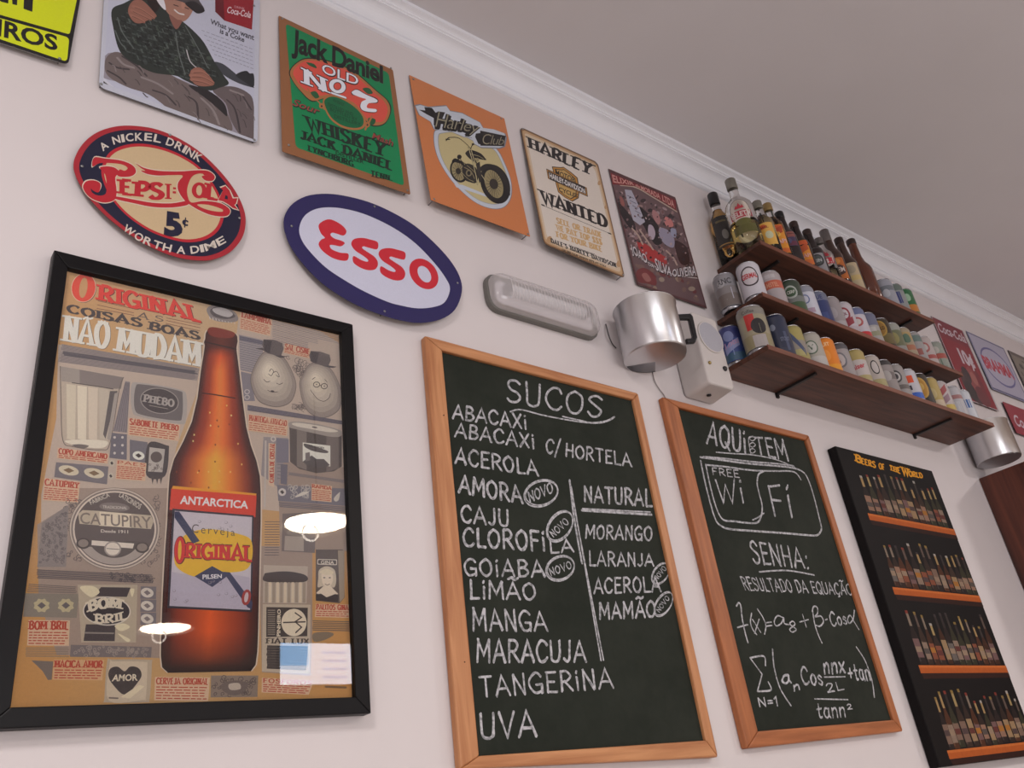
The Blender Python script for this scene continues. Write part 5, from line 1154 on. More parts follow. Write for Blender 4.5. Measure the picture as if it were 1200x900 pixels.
cl(d5, [(274, 490), (266, 446), (200, 454)], .0034); a.line(d5([(202, 456), (258, 532)]), .0034, CW); a.line(d5([(258, 532), (236, 614)]), .0034, CW); cl(d5, [(236, 614), (300, 608), (288, 570)], .0034)
wr(d5, 'N=1', (244, 688), (336, 682), (236, 648), (328, 640), .16); cl(d5, [(308, 412), (316, 500), (345, 600), (396, 682)], .0036); cl(d5, [(710, 402), (752, 468), (784, 560), (796, 642)], .0036)
wr(d5, 'a', (356, 580), (395, 572), (344, 520), (384, 512), .15); wr(d5, 'n', (410, 612), (440, 604), (404, 572), (432, 564), .2); wr(d5, 'Cos', (452, 580), (552, 582), (438, 494), (534, 512), .1)
wr(d5, 'nnx', (556, 530), (656, 522), (548, 452), (648, 446), .12); a.line(d5([(556, 546), (656, 544)]), .003, CW); wr(d5, '2L', (572, 618), (650, 604), (562, 578), (640, 570), .15)
wr(d5, '+tan', (676, 562), (780, 560), (664, 486), (760, 482), .1); a.line(d5([(510, 650), (670, 654)]), .003, CW); wr(d5, 'tann', (526, 744), (660, 734), (516, 672), (648, 664), .1); wr(d5, '2', (668, 700), (690, 698), (664, 676), (684, 676), .2)
a.build('chalk_formula', wifi, CHALK)

# ================================================================== bottle print board
bx0, bx1 = 2.235, 2.842; FBd = Face(.030)
bz1 = CAMZ+.893; bz0 = CAMZ+.018
bo = [FBd.at(979, 523), FBd.at(1092, 551)]
X0 = bo[0].x; X1 = bo[1].x; ZT_ = (bo[0].z+bo[1].z)/2; ZB_ = FBd.at(1097, 900).z
beers = thing('canvas_print', 'black canvas print of beer bottles on four orange shelves, headed BEERS OF THE WORLD', 'canvas print', ((X0+X1)/2, 0, ZB_))
mb = MB(); mb.c = alb((15, 11, 12)); mb.box(X0, X1, -.030, -.001, ZB_, ZT_); mb.build('canvas_block', CANVAS, beers, bevel=.003)
class WArt(Art):
    """draws in metres on the wall (x, z)"""
    def P(s, pts, rgb):
        o = s.off(pts); s.mb.c = alb(rgb); s.mb.face(s._or([Vector((x, s.F.y(z)-o, z)) for x, z in pts]))
a = WArt(FBd); e6 = Z(960, 510, 4.5)
for word in ([('B', [(194, 138), (222, 148), (190, 100), (218, 110)]), ('EERS', [(224, 150), (298, 172), (221, 121), (294, 140)])], [('OF', [(316, 176), (346, 184), (314, 146), (342, 154)])], [('THE', [(374, 184), (428, 202), (370, 158), (424, 172)])], [('W', [(440, 206), (474, 214), (434, 166), (468, 176)]), ('ORLD', [(476, 216), (546, 226), (472, 188), (540, 200)])]):
    for s_, q in word:
        for off, c in ((.7, (60, 36, 10)), (0, (222, 150, 40))): a.slab(s_, [(p[0]+off, p[1]+off) for p in [e6(*p) for p in q]], c, .4, .2)
    a.build('lettering', beers, CANVAS)
rowsZ = [FBd.at(*Z(960, 510, 4.5)(240, 408)).z, FBd.at(*Z(960, 510, 4.5)(380, 800)).z, FBd.at(*Z(1010, 690, 4.286)(300, 384)).z, FBd.at(*Z(1010, 690, 4.286)(450, 810)).z]
OR_ = (176, 86, 36); rnd = random.Random(8); xs = X0+.055
for ri, z in enumerate(rowsZ):
    n = 15; x = xs+.03; 
    glassc = [(64, 38, 26), (50, 36, 30), (76, 44, 28), (52, 48, 34), (58, 42, 34), (40, 30, 28)]; labc = [(176, 132, 108), (150, 118, 100), (186, 150, 110), (140, 104, 100), (168, 140, 120), (128, 116, 108), (160, 90, 64)]; topc = [(186, 150, 100), (70, 60, 56), (150, 130, 112), (186, 156, 104), (110, 90, 80), (60, 50, 48)]
    labc = [tuple(v*.8 for v in c) for c in labc]; topc = [tuple(v*.85 for v in c) for c in topc]
    while x < X1-.018:
        hb = rnd.uniform(.108, .142); r_ = rnd.uniform(.0125, .0165)
        if x+r_ > X1-.004: break
        b0 = z+rnd.uniform(0, .004); gc = rnd.choice(glassc); lc = rnd.choice(labc); tc_ = rnd.choice(topc)
        sh_ = b0+hb*.52; nk = b0+hb*.70
        o_ = [(x-r_, b0), (x-r_, sh_), (x-r_*.72, sh_+hb*.08), (x-r_*.42, nk), (x-r_*.36, b0+hb), (x+r_*.36, b0+hb), (x+r_*.42, nk), (x+r_*.72, sh_+hb*.08), (x+r_, sh_), (x+r_, b0)]
        a.P(o_, gc); a.P([(x-r_*.9, b0+hb*.05), (x-r_*.9, sh_-.01), (x-r_*.45, sh_-.01), (x-r_*.45, b0+hb*.05)], tuple(min(255, v+26) for v in gc))
        l0, l1 = b0+hb*rnd.uniform(.08, .14), b0+hb*rnd.uniform(.4, .5); a.P([(x-r_*.96, l0), (x-r_*.96, l1), (x+r_*.96, l1), (x+r_*.96, l0)], lc)
        c2_ = rnd.choice([(96, 50, 44), (140, 116, 96), (80, 62, 60), (160, 104, 46), (84, 74, 68), (146, 122, 100)]); m0 = l0+(l1-l0)*rnd.uniform(.2, .5); a.P([(x-r_*.9, m0), (x-r_*.9, m0+.014), (x+r_*.9, m0+.014), (x+r_*.9, m0)], c2_)
        a.P([(x-r_*.39, b0+hb*.72), (x-r_*.37, b0+hb), (x+r_*.37, b0+hb), (x+r_*.39, b0+hb*.72)], tc_); a.P([(x-r_*.42, b0+hb*.96), (x-r_*.42, b0+hb*1.02), (x+r_*.42, b0+hb*1.02), (x+r_*.42, b0+hb*.96)], rnd.choice([(160, 150, 140), (130, 104, 56), (60, 50, 50), (120, 50, 40)]))
        x += r_*2+rnd.uniform(.001, .008)
    a.P([(xs, z), (X1-.001, z), (X1-.001, z-.020), (xs, z-.020)], OR_); a.P([(xs, z), (X1-.001, z), (X1-.001, z-.006), (xs, z-.006)], (196, 104, 48)); a.P([(xs, z-.020), (X1-.001, z-.020), (X1-.001, z-.034), (xs+.006, z-.034)], (48, 24, 18))
    a.build('shelf_picture', beers, CANVAS)
# ================================================================== emergency light, pots, loudspeaker
F0 = Face(.0005)
def wz(u, v): p = F0.at(u, v); return p.x, p.z
ex0, ex1, ez0, ez1 = 1.014, 1.340, CAMZ+1.016, CAMZ+1.113
em = thing('emergency_light', 'long wall light with clear ribbed cover and grey base, right of the oval navy-bordered sign', 'wall light', ((ex0+ex1)/2, 0, ez0))
def capsule(x0, x1, z0, z1, y, rad, n=6): return [Vector((x, y, z)) for x, z in rounded([(x0, z0), (x1, z0), (x1, z1), (x0, z1)], rad, n)]
GREYB = paint('grey_plastic', (110, 106, 100), .5)
mb = MB(); mb.prism(capsule(ex0, ex1, ez0, ez1, -.0006, .035), capsule(ex0, ex1, ez0, ez1, -.016, .035)); mb.build('base', GREYB, em, bevel=.002)
mb = MB(); mb.smooth = True
L_ = [capsule(ex0+.004+d_, ex1-.004-d_, ez0+.004+e_, ez1-.004-e_, y, .032) for d_, e_, y in ((0, 0, -.0165), (.001, .001, -.028), (.006, .004, -.036), (.016, .012, -.043), (.028, .024, -.0465))]
n = len(L_[0]); vs = [p for r_ in L_ for p in r_]; fs = [(j*n+i, j*n+(i+1) % n, (j+1)*n+(i+1) % n, (j+1)*n+i) for j in range(len(L_)-1) for i in range(n)]+[tuple((len(L_)-1)*n+i for i in range(n))]
mb.mesh(vs, fs)
def clearplastic():
    m, N, L, b = nodemat('clear_ribbed_plastic')
    b.inputs['Base Color'].default_value = (.84, .80, .81, 1); b.inputs['Roughness'].default_value = .1; b.inputs['Specular IOR Level'].default_value = 1.0; b.inputs['Coat Weight'].default_value = .8
    t = N.new('ShaderNodeBsdfTransparent'); t.inputs[0].default_value = (.97, .96, .97, 1); mx = N.new('ShaderNodeMixShader'); mx.inputs[0].default_value = .42
    L.new(t.outputs[0], mx.inputs[1]); L.new(b.outputs[0], mx.inputs[2]); L.new(mx.outputs[0], N['Material Output'].inputs[0])
    return m
CLEAR = clearplastic()
mb.build('cover', CLEAR, em)
for i in range(26):
    mb = MB(); x = ex0+.045+i*(ex1-ex0-.09)/25; zc = (ez0+ez1)/2
    mb.tube([(x, -.0435, ez0+.020), (x, -.0478, ez0+.032), (x, -.0482, zc), (x, -.0478, ez1-.032), (x, -.0435, ez1-.020)], .0011, 5); mb.build('cover_rib', CLEAR, em)
mb = MB(); mb.prism(capsule(ex0+.02, ex1-.02, ez0+.018, ez1-.018, -.0164, .02), capsule(ex0+.02, ex1-.02, ez0+.018, ez1-.018, -.0185, .02)); mb.build('reflector', paint('reflector_white', (214, 208, 210), .4), em)
for dz in (.006,):
    mb = MB(); mb.smooth = True; zc = (ez0+ez1)/2+dz; mb.lathe([(.009, 0), (.0115, .003), (.0115, .222), (.009, .225)], (ex0+.05, -.032, zc), 20, (1, 0, 0)); mb.build('fluorescent_tube', paint('tube_white', (240, 240, 246), .12), em)
    for x in (ex0+.046, ex0+.279):
        mb = MB(); mb.box(x-.005, x+.005, -.042, -.0183, zc-.011, zc+.011); mb.build('tube_holder', paint('holder_grey', (110, 106, 110), .4), em)
ALU = None
def alumat():
    m, N, L, b = nodemat('scratched_aluminium')
    tc = N.new('ShaderNodeTexCoord'); mp = N.new('ShaderNodeMapping'); mp.inputs['Scale'].default_value = (60, 60, 900); L.new(tc.outputs['Object'], mp.inputs[0])
    no = N.new('ShaderNodeTexNoise'); no.inputs['Scale'].default_value = 1; no.inputs['Detail'].default_value = 3; L.new(mp.outputs[0], no.inputs['Vector'])
    mr = N.new('ShaderNodeMapRange'); mr.inputs[3].default_value = .24; mr.inputs[4].default_value = .40; L.new(no.outputs[0], mr.inputs[0]); L.new(mr.outputs[0], b.inputs['Roughness'])
    b.inputs['Base Color'].default_value = (.60, .60, .62, 1); b.inputs['Metallic'].default_value = 1
    return m
ALU = alumat(); BAKE = paint('black_bakelite', (22, 20, 22), .35)
def pot(label, x, r_, z0, z1, notch=True, handle=True, ha=None):
    """milk pot fixed with its side against the wall; the bottom has a cut-out by the wall"""
    c = (x, -r_-.001, z0); t = thing('milk_pot', label, 'pot', (x, -r_, z0), 'aluminium pots on the wall')
    H = z1-z0
    mb = MB(); mb.smooth = True
    mb.lathe([(r_-.0035, .0006), (r_-.001, .0016), (r_, .004), (r_, H-.004), (r_+.0022, H-.003), (r_+.0026, H-.0012), (r_+.0012, H), (r_-.0012, H-.001), (r_-.0014, .004)], c, 64)
    # strip end caps made by lathe
    mb.f = mb.f[:-2]; mb.mi = mb.mi[:-2]; mb.sm = mb.sm[:-2]; mb.cc = mb.cc[:-2]
    mb.build('pot_wall', ALU, t)
    mb = MB(); pts = []
    if notch:
        a0, a1 = math.radians(45), math.radians(121)      # part of the rim cut away towards the wall
        for i in range(49):
            q = a1+(2*PI-(a1-a0))*i/48; pts.append((x+(r_-.003)*math.cos(q), c[1]+(r_-.003)*math.sin(q)))
        pts.append((x+.013, c[1]+.014))
    else:
        pts = [(x+(r_-.003)*math.cos(2*PI*i/48), c[1]+(r_-.003)*math.sin(2*PI*i/48)) for i in range(48)]
    mb.prism([Vector((p, q, z0+.0006)) for p, q in pts], [Vector((p, q, z0+.0018)) for p, q in pts]); mb.build('pot_bottom', ALU, t)
    if handle:
        u = Vector((math.cos(ha), math.sin(ha), 0)); o = Vector((x, c[1], 0))+u*r_; w_ = Vector((-u.y, u.x, 0))
        zt = z0+H*.86
        pr = [(0, zt+.004), (.045, zt+.008), (.050, zt), (.047, zt-.062), (.038, zt-.076), (.016, zt-.078), (.014, zt-.066), (.032, zt-.064), (.036, zt-.054), (.037, zt-.008), (.012, zt-.009), (0, zt-.008)]
        mb = MB(); mb.prism([o+u*p-w_*.006+Vector((0, 0, q)) for p, q in pr], [o+u*p+w_*.006+Vector((0, 0, q)) for p, q in pr]); h = mb.build('handle', BAKE, t, bevel=.0025)
        mb = MB(); mb.smooth = True
        mb.lathe([(.0028, -.001), (.0028, .004), (0, .0045)], tuple(o+u*.001+Vector((0, 0, zt-.002))), 10, tuple(u)); mb.build('rivet', paint('rivet_steel', (170, 168, 168), .3, .9), h)
    return t
pot('aluminium milk pot with black handle mounted on the wall between light and loudspeaker', 1.452, .0765, CAMZ+.962, CAMZ+1.102, True, True, math.radians(-22))
pot('aluminium pot without visible handle, below the right end of the lowest shelf', 3.214, .075, CAMZ+.960, CAMZ+1.102, False, False)
# flex from the light to the pot and on to the chalkboard
WIRE = paint('pale_wire', (150, 138, 134), .5)
def cable(label, pts, r_=.0014, mat=None):
    mb = MB(); mb.smooth = True; P = smooth([tuple(F0.at(u, v, o)) for u, v, o in pts], 6); mb.tube(P, r_, 6)
    o = mb.build('cable', mat or WIRE, None, loc=P[0]); return tag(o, label, 'cable')
cable('thin dark cable looping between the wall light and the first pot', [(710, 380, .004), (713, 392, .012), (717, 402, .006), (722, 408, .004)], .0016, paint('dark_wire', (60, 54, 54), .5))
cable('thin pale cable hanging from the first pot down to the Wi-Fi board', [(764, 432, .001), (767, 446, .002), (772, 455, .002), (778, 463, .002), (781, 470, .001)], .0012)
# loudspeaker
SPK = paint('ivory_plastic', (206, 196, 190), .45, 0, .02, 60)
sx0, sx1, sd, sz0, sz1 = 1.624, 1.738, .082, CAMZ+.927, CAMZ+1.150
sp = thing('loudspeaker', 'white wall loudspeaker box with round grille, left of the bottle shelves', 'loudspeaker', ((sx0+sx1)/2, 0, sz0))
bk = [Vector((x, -.001, z)) for x, z in rounded([(sx0, sz0), (sx1, sz0), (sx1, sz1), (sx0, sz1)], .016)]
cx_, cz_ = (sx0+sx1)/2, (sz0+sz1)/2
fr = [Vector((cx_+(p.x-cx_)*.88, -sd, cz_+(p.z-cz_)*.96)) for p in bk]
mb = MB(); mb.prism(bk, fr); mb.build('cabinet', SPK, sp, bevel=.006, seg=3)
gz = sz0+.150
mb = MB(); mb.smooth = True; mb.lathe([(.046, 0), (.046, .002), (.043, .0036), (.02, .0048), (0, .005)], (cx_+.003, -sd+.0002, gz), 40, (0, -1, 0)); g_ = mb.build('grille', paint('grille_cloth', (176, 172, 178), .8, 0, .25, 900, .4), sp)
mb = MB(); mb.smooth = True; mb.lathe([(.0465, 0), (.0465, .003), (.0445, .0042), (.0425, .003)], (cx_+.003, -sd+.0002, gz), 40, (0, -1, 0)); mb.build('grille_ring', SPK, sp)
mb = MB(); mb.smooth = True; mb.lathe([(.0045, 0), (.0045, .004), (.002, .005), (0, .005)], (cx_-.030, -sd, sz0+.066), 14, (0, -1, 0)); mb.build('knob', paint('brass_knob', (176, 150, 96), .3, .8), sp)
mb = MB(); mb.smooth = True; mb.lathe([(.007, 0), (.007, .003), (.005, .0055), (0, .0055)], (cx_+.028, -sd, sz0+.062), 16, (0, -1, 0)); mb.build('knob', paint('black_knob', (40, 36, 38), .4), sp)
mb = MB(); mb.smooth = True; mb.lathe([(.006, 0), (.006, .003), (0, .0035)], (cx_-.004, -.038, sz0+.0012), 14, (0, 0, -1)); mb.build('socket', paint('black_socket', (30, 26, 28), .5), sp)

# ================================================================== shelves
SHELF = wood('dark_shelf_wood', (62, 36, 26), (98, 58, 42), 'X', .5, 1, .1); UNDER = SHELF
SX = {1: (1.928, 2.912), 2: (1.854, 2.964), 3: (1.802, 3.048)}
STOP = {1: CAMZ+1.424, 2: CAMZ+1.221, 3: CAMZ+1.041}; TH = .014; SD = .163
names = {1: 'topmost of three dark wooden wall shelves, carrying bottles and a few cans', 2: 'middle of three dark wooden wall shelves, carrying drink cans', 3: 'lowest of three dark wooden wall shelves, cans above and bare wall below'}
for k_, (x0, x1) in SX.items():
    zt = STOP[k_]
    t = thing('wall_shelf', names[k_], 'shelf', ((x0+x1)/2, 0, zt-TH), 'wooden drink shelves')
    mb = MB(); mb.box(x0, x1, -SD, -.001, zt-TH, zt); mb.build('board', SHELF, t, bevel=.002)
    mb = MB(); mb.box(x0, x1, -SD-.0025, -SD-.0002, zt-TH, zt); mb.build('lit_edge_strip', wood('shelf_edge_lit_wood', (104, 58, 42), (140, 84, 62), 'X', .5, 1, .1), t)  # front edge strip, made lighter in colour for the light falling on it
    for xb in (2.045, 2.80):
        mb = MB(); mb.box(xb-.005, xb+.005, -SD+.025, -.004, zt-TH-.007, zt-TH-.0002); mb.box(xb-.005, xb+.005, -.007, -.0008, zt-TH-.016, zt-TH-.0002)
        b_ = mb.build('bracket', paint('black_iron', (26, 22, 22), .5), t)

# ---- cans and bottles
METAL = paint('can_rim_steel', (190, 188, 190), .25, .9, .03)
CANP = printed('printed_can', .3, .5, .02, 200, .3)
ANG = {}                                                # direction in which a label looks: mostly to the left, into the room
class Can:
    def __init__(s, x, y, z, r_, h, label, base, group, cat='can', name='drink_can', rot=-58):
        s.x, s.y, s.z, s.r, s.h = x, y, z, r_, h; s.a = math.radians(rot)
        s.t = thing(name, label, cat, (x, y, z), group); s.n = 0; s.rp = None
    def P(s, u, v, off):                                # u: metres round the body from the label's middle, v: metres above the foot
        r_ = s.rad(v)+off; q = s.a+u/s.r
        return Vector((s.x+r_*math.sin(q), s.y-r_*math.cos(q), s.z+v))
    def rad(s, v): return s.r
def can(shelf, x, yo, label, base, bands=(), emb=(), txt=(), r_=.033, h=.122, rot=-58, lid=True, group=None):
    z = STOP[shelf]+.0005; y = -SD+.008+r_+yo
    c = Can(x, y, z, r_, h, label, base, group, rot=rot)
    mb = MB(); mb.smooth = True; mb.c = alb(base)
    cuts = sorted(set([.010, h-.012]+[b[0] for b in bands]+[b[1] for b in bands]))
    cuts = [v for v in cuts if .010 <= v <= h-.012]
    def colour(v):
        col = base
        for b0, b1, cc in bands:
            if b0 <= v <= b1: col = cc
        return col
    n = 36
    for j in range(len(cuts)-1):
        v0, v1 = cuts[j], cuts[j+1]; mb.c = alb(colour((v0+v1)/2))
        ring = lambda v: [Vector((x+r_*math.cos(2*PI*i/n), y+r_*math.sin(2*PI*i/n), z+v)) for i in range(n)]
        A, B_ = ring(v0), ring(v1); mb.mesh(A+B_, [(i, (i+1) % n, n+(i+1) % n, n+i) for i in range(n)])
    # shoulder carries the print colour as well
    mb.c = alb(colour(h-.013)); mb.lathe([(r_, h-.012), (r_*.97, h-.008), (r_*.86, h-.003)], (x, y, z), n); mb.f = mb.f[:-2]; mb.mi = mb.mi[:-2]; mb.sm = mb.sm[:-2]; mb.cc = mb.cc[:-2]
    mb.build('can_body', CANP, c.t)
    mb = MB(); mb.smooth = True; mb.lathe([(0, .004), (r_*.68, .004), (r_*.74, 0), (r_*.80, .001), (r_, .0102)], (x, y, z), n); mb.build('can_foot', METAL, c.t)
    mb = MB(); mb.smooth = True; mb.lathe([(r_*.86, h-.003), (r_*.88, h-.001), (r_*.86, h), (r_*.82, h-.001), (r_*.80, h-.005), (0, h-.005)], (x, y, z), n); mb.build('can_lid', METAL, c.t)
    decor(c, emb, txt, CANP)
    return c.t
def decor(c, emb, txt, mat):
    k = 0
    if emb:
        mb = MB(); mb.smooth = False
        for (kind, u, v, w_, hh, col) in emb:
            k += 1; off = .0002+k*.00005; mb.c = alb(col)
            if kind == 'o':                              # ellipse, as a fan of strips so that it follows the body
                m_ = 14
                for i in range(m_):
                    ua, ub = -1+2*i/m_, -1+2*(i+1)/m_; ha, hb_ = math.sqrt(max(0, 1-ua*ua)), math.sqrt(max(0, 1-ub*ub))
                    mb.face([c.P(u+ua*w_, v-ha*hh, off), c.P(u+ub*w_, v-hb_*hh, off), c.P(u+ub*w_, v+hb_*hh, off), c.P(u+ua*w_, v+ha*hh, off)])
            elif kind == 'r':
                m_ = max(2, int(w_/.004)); 
                for i in range(m_):
                    ua, ub = -w_+2*w_*i/m_, -w_+2*w_*(i+1)/m_; mb.face([c.P(u+ua, v-hh, off), c.P(u+ub, v-hh, off), c.P(u+ub, v+hh, off), c.P(u+ua, v+hh, off)])
            elif kind == 'd':                            # slanted band
                m_ = 8
                for i in range(m_):
                    ua, ub = -1+2*i/m_, -1+2*(i+1)/m_; mb.face([c.P(u+ua*w_, v+ua*hh-.012, off), c.P(u+ub*w_, v+ub*hh-.012, off), c.P(u+ub*w_, v+ub*hh+.012, off), c.P(u+ua*w_, v+ua*hh+.012, off)])
            elif kind == 't':                            # triangle / leaf
                mb.face([c.P(u-w_, v-hh, off), c.P(u, v-hh, off), c.P(u, v+hh, off)]); mb.face([c.P(u, v-hh, off), c.P(u+w_, v-hh, off), c.P(u, v+hh, off)])
        mb.build('emblem', mat, c.t)
    for (s_, u0, u1, v0, v1, col, slant) in txt:
        k += 1; off = .0002+k*.00005+.0001; vs, fs = glyphs(s_, .03, 0, 1); ch = capheight(.03); xa = min(v[0] for v in vs); xb = max(v[0] for v in vs)
        mb = MB(); mb.c = alb(col)
        mb.mesh([c.P(u0+(u1-u0)*(p-xa)/(xb-xa), v0+(v1-v0)*q/ch+slant*(p-xa)/(xb-xa), off) for p, q in vs], fs); mb.build('lettering', mat, c.t)
G2, G3 = 'drink cans on the middle shelf', 'drink cans on the lowest shelf'
WHT = (206, 200, 204); SIL = (164, 160, 162); CHAR = (40, 36, 38)
def xat(u, v, shelf): return onz(u, v, STOP[shelf]).x
# middle shelf, front row from the left end
can(2, 1.868, .070, 'silver can with grey lettering at the wall end of the middle shelf', (140, 132, 130), [(.075, .110, (150, 146, 148)), (.012, .05, (124, 112, 106))], [('t', .014, .050, .02, .02, (196, 192, 204)), ('o', -.012, .085, .012, .012, (180, 176, 176))], [('ANC', -.022, .02, .082, .100, (84, 80, 84), 0)], group=G2)
can(2, 1.888, 0, 'white can with red lettering in a round black-ringed badge, at the middle shelf corner', WHT, [], [('o', 0, .070, .026, .032, (62, 48, 52)), ('o', 0, .070, .022, .0275, (206, 196, 198)), ('o', 0, .085, .018, .010, (216, 208, 208))], [('GERMAL', -.022, .022, .064, .080, (190, 44, 52), 0)], group=G2)
can(2, 1.985, 0, 'tall pale can with an orange band, second on the middle shelf', (176, 164, 164), [(.058, .086, (196, 98, 74))], [('r', 0, .10, .018, .006, (190, 182, 182))], [('AMSTEL', -.022, .022, .064, .078, (216, 150, 120), 0)], group=G2)
can(2, 2.100, .072, 'black can in the second row behind the orange-banded can', CHAR, [(.09, .1, (90, 86, 90))], group=G2)
can(2, 2.080, 0, 'dark green and silver can with a round badge, third on the middle shelf', (120, 122, 118), [(.06, .11, (60, 72, 58)), (.012, .04, (70, 92, 62))], [('o', 0, .075, .02, .022, (176, 180, 172)), ('o', 0, .075, .015, .016, (58, 84, 56))], [('CERP', -.012, .012, .070, .080, (200, 200, 190), 0)], group=G2)
can(2, 2.148, 0, 'white can with small blue badge, beside the tall blue can', (206, 204, 212), [(.095, .11, (150, 150, 160))], [('o', 0, .07, .014, .016, (110, 120, 160)), ('o', 0, .07, .010, .012, (206, 204, 212)), ('r', 0, .03, .02, .008, (176, 150, 166))], group=G2)
can(2, 2.216, 0, 'deep blue can with pale top lettering, on the middle shelf', (52, 62, 108), [(.085, .110, (112, 116, 136))], [('r', 0, .03, .02, .012, (66, 78, 126))], [('BLUE', -.018, .018, .090, .104, (60, 66, 110), 0)], group=G2)
can(2, 2.284, 0, 'plain silver-grey can right of the blue can', (158, 148, 148), [(.012, .03, (176, 168, 168))], [('o', .0, .06, .015, .02, (172, 162, 164))], group=G2)
can(2, 2.352, 0, 'white can with dark red scrollwork, left of the red-oval can', (196, 186, 190), [(.012, .03, (186, 170, 176))], [('o', 0, .075, .02, .024, (150, 60, 70)), ('o', 0, .075, .014, .017, (206, 198, 200)), ('d', 0, .04, .024, .012, (150, 60, 70))], [('SOL', -.01, .01, .070, .080, (130, 60, 80), 0)], group=G2)
can(2, 2.420, 0, 'white can with red oval above a blue stripe', (200, 192, 198), [(.012, .028, (196, 50, 54)), (.092, .110, (110, 116, 150))], [('o', 0, .065, .02, .017, (180, 90, 90)), ('o', 0, .065, .013, .011, (206, 196, 190))], group=G2)
can(2, 2.488, 0, 'slate-blue topped silver can with cream foot', (170, 164, 160), [(.07, .110, (112, 114, 136)), (.03, .05, (150, 148, 120))], [('r', 0, .055, .02, .008, (190, 184, 178))], group=G2)
can(2, 2.565, 0, 'black and gold can with a golden disc, on the middle shelf', (58, 50, 38), [(.02, .06, (110, 96, 58))], [('o', -.004, .080, .024, .03, (176, 138, 62)), ('o', -.004, .080, .019, .024, (150, 110, 48))], [('GOLD', -.018, .012, .074, .086, (60, 44, 24), 0)], group=G2)
can(2, 2.632, 0, 'green and gold can right of the black can', (110, 112, 84), [(.012, .03, (150, 146, 140)), (.09, .11, (160, 160, 150))], [('o', 0, .06, .018, .022, (150, 140, 90))], group=G2)
can(2, 2.699, 0, 'can in mottled orange, cream and green', (166, 150, 124), [(.07, .1, (176, 150, 100)), (.03, .05, (170, 110, 84))], [('o', .012, .075, .014, .018, (92, 116, 96)), ('t', -.012, .05, .012, .02, (190, 140, 70))], group=G2)
can(2, 2.766, .0, 'silver can with teal patch, near the right of the middle shelf', (158, 152, 150), [(.08, .105, (104, 122, 116))], [('r', 0, .04, .02, .012, (150, 90, 84))], group=G2)
can(2, 2.834, 0, 'white can with red rings, second from the right end of the middle shelf', (186, 172, 168), [(.03, .045, (170, 84, 80))], [('o', 0, .075, .02, .02, (170, 100, 96)), ('o', 0, .075, .013, .013, (196, 186, 180))], group=G2)
can(2, 2.915, 0, 'pale green and red can at the right end of the middle shelf', (150, 154, 142), [(.05, .07, (170, 84, 74))], [('o', 0, .085, .014, .014, (186, 180, 170)), ('t', .006, .035, .014, .018, (104, 122, 104))], group=G2)
# lowest shelf
can(3, 1.836, .081, 'blue can with white bird and slanted lettering, at the wall end of the lowest shelf', (58, 74, 132), [(.012, .035, (66, 96, 120)), (.08, .112, (52, 58, 112))], [('o', -.004, .086, .015, .016, (120, 128, 170)), ('d', 0, .055, .022, .012, (140, 146, 186)), ('t', 0, .045, .02, -.02, (120, 136, 178))], [('Lotu', -.02, .02, .050, .068, (176, 140, 170), .012)], group=G3)
can(3, 1.842, 0, 'wide cream can with red square and black round portrait, at the lowest shelf corner', (158, 148, 122), [(.110, .130, (140, 134, 124)), (.012, .05, (150, 138, 104))], [('r', -.006, .088, .013, .024, (184, 48, 44)), ('o', .014, .072, .021, .024, CHAR), ('t', .016, .066, .012, .014, (150, 146, 120)), ('r', .008, .028, .018, .018, (172, 162, 158))], [('Coffee', -.022, .012, .116, .126, (104, 98, 92), 0)], r_=.0385, h=.142, group=G3)
can(3, 1.938, 0, 'dark navy can beside the wide cream can', (44, 50, 72), [(.012, .03, (58, 62, 80))], [('o', -.008, .096, .008, .01, (130, 134, 150)), ('r', .02, .05, .004, .03, (80, 86, 110))], [('STOUT', .004, .03, .05, .062, (110, 114, 134), 0)], h=.14, group=G3)
can(3, 2.005, 0, 'yellow-green can with an orange dot and a blue flash', (168, 154, 92), [(.03, .07, (150, 140, 128))], [('o', -.018, .098, .013, .012, (206, 90, 62)), ('d', .012, .06, .016, -.03, (70, 80, 110)), ('r', 0, .03, .024, .01, (176, 164, 110))], group=G3)
can(3, 2.056, .066, 'pale green-white can with a small round badge, right of the yellow-green can', (164, 158, 148), [(.085, .11, (176, 170, 164))], [('o', 0, .075, .012, .014, (96, 106, 92)), ('o', 0, .075, .009, .011, (190, 186, 178))], group=G3)
can(3, 2.092, 0, 'off-white can with green-rimmed round badge', (176, 168, 156), [(.012, .04, (190, 184, 178))], [('o', 0, .07, .019, .022, (96, 112, 92)), ('o', 0, .07, .0155, .018, (196, 192, 184))], [('V', -.008, .008, .062, .078, (80, 96, 80), 0)], group=G3)
can(3, 2.161, 0, 'bright orange can on the lowest shelf', (228, 130, 34), [(.012, .03, (232, 156, 40))], [('o', 0, .06, .012, .018, (238, 150, 60))], [('FRUIT', -.018, .018, .09, .102, (240, 200, 150), 0)], group=G3)
can(3, 2.232, 0, 'silver can with a dark round crest, right of the orange can', (160, 152, 150), [(.098, .11, (90, 86, 90))], [('o', -.002, .062, .021, .026, (112, 110, 116)), ('o', -.002, .062, .016, .02, (186, 178, 176)), ('o', -.006, .056, .006, .008, (60, 66, 84))], group=G3)
can(3, 2.318, 0, 'gold-topped white can with red slanted lettering', (196, 184, 178), [(.082, .112, (176, 156, 96)), (.012, .03, (176, 160, 110))], [('t', -.02, .062, .012, .02, (186, 60, 66))], [('kaiser', -.022, .024, .048, .064, (190, 70, 78), .008)], group=G3)
can(3, 2.402, 0, 'off-white can with black ring badge and pale yellow foot', (186, 174, 164), [(.012, .035, (170, 158, 110))], [('o', .012, .075, .013, .024, CHAR), ('o', .012, .075, .010, .02, (196, 186, 180))], group=G3)
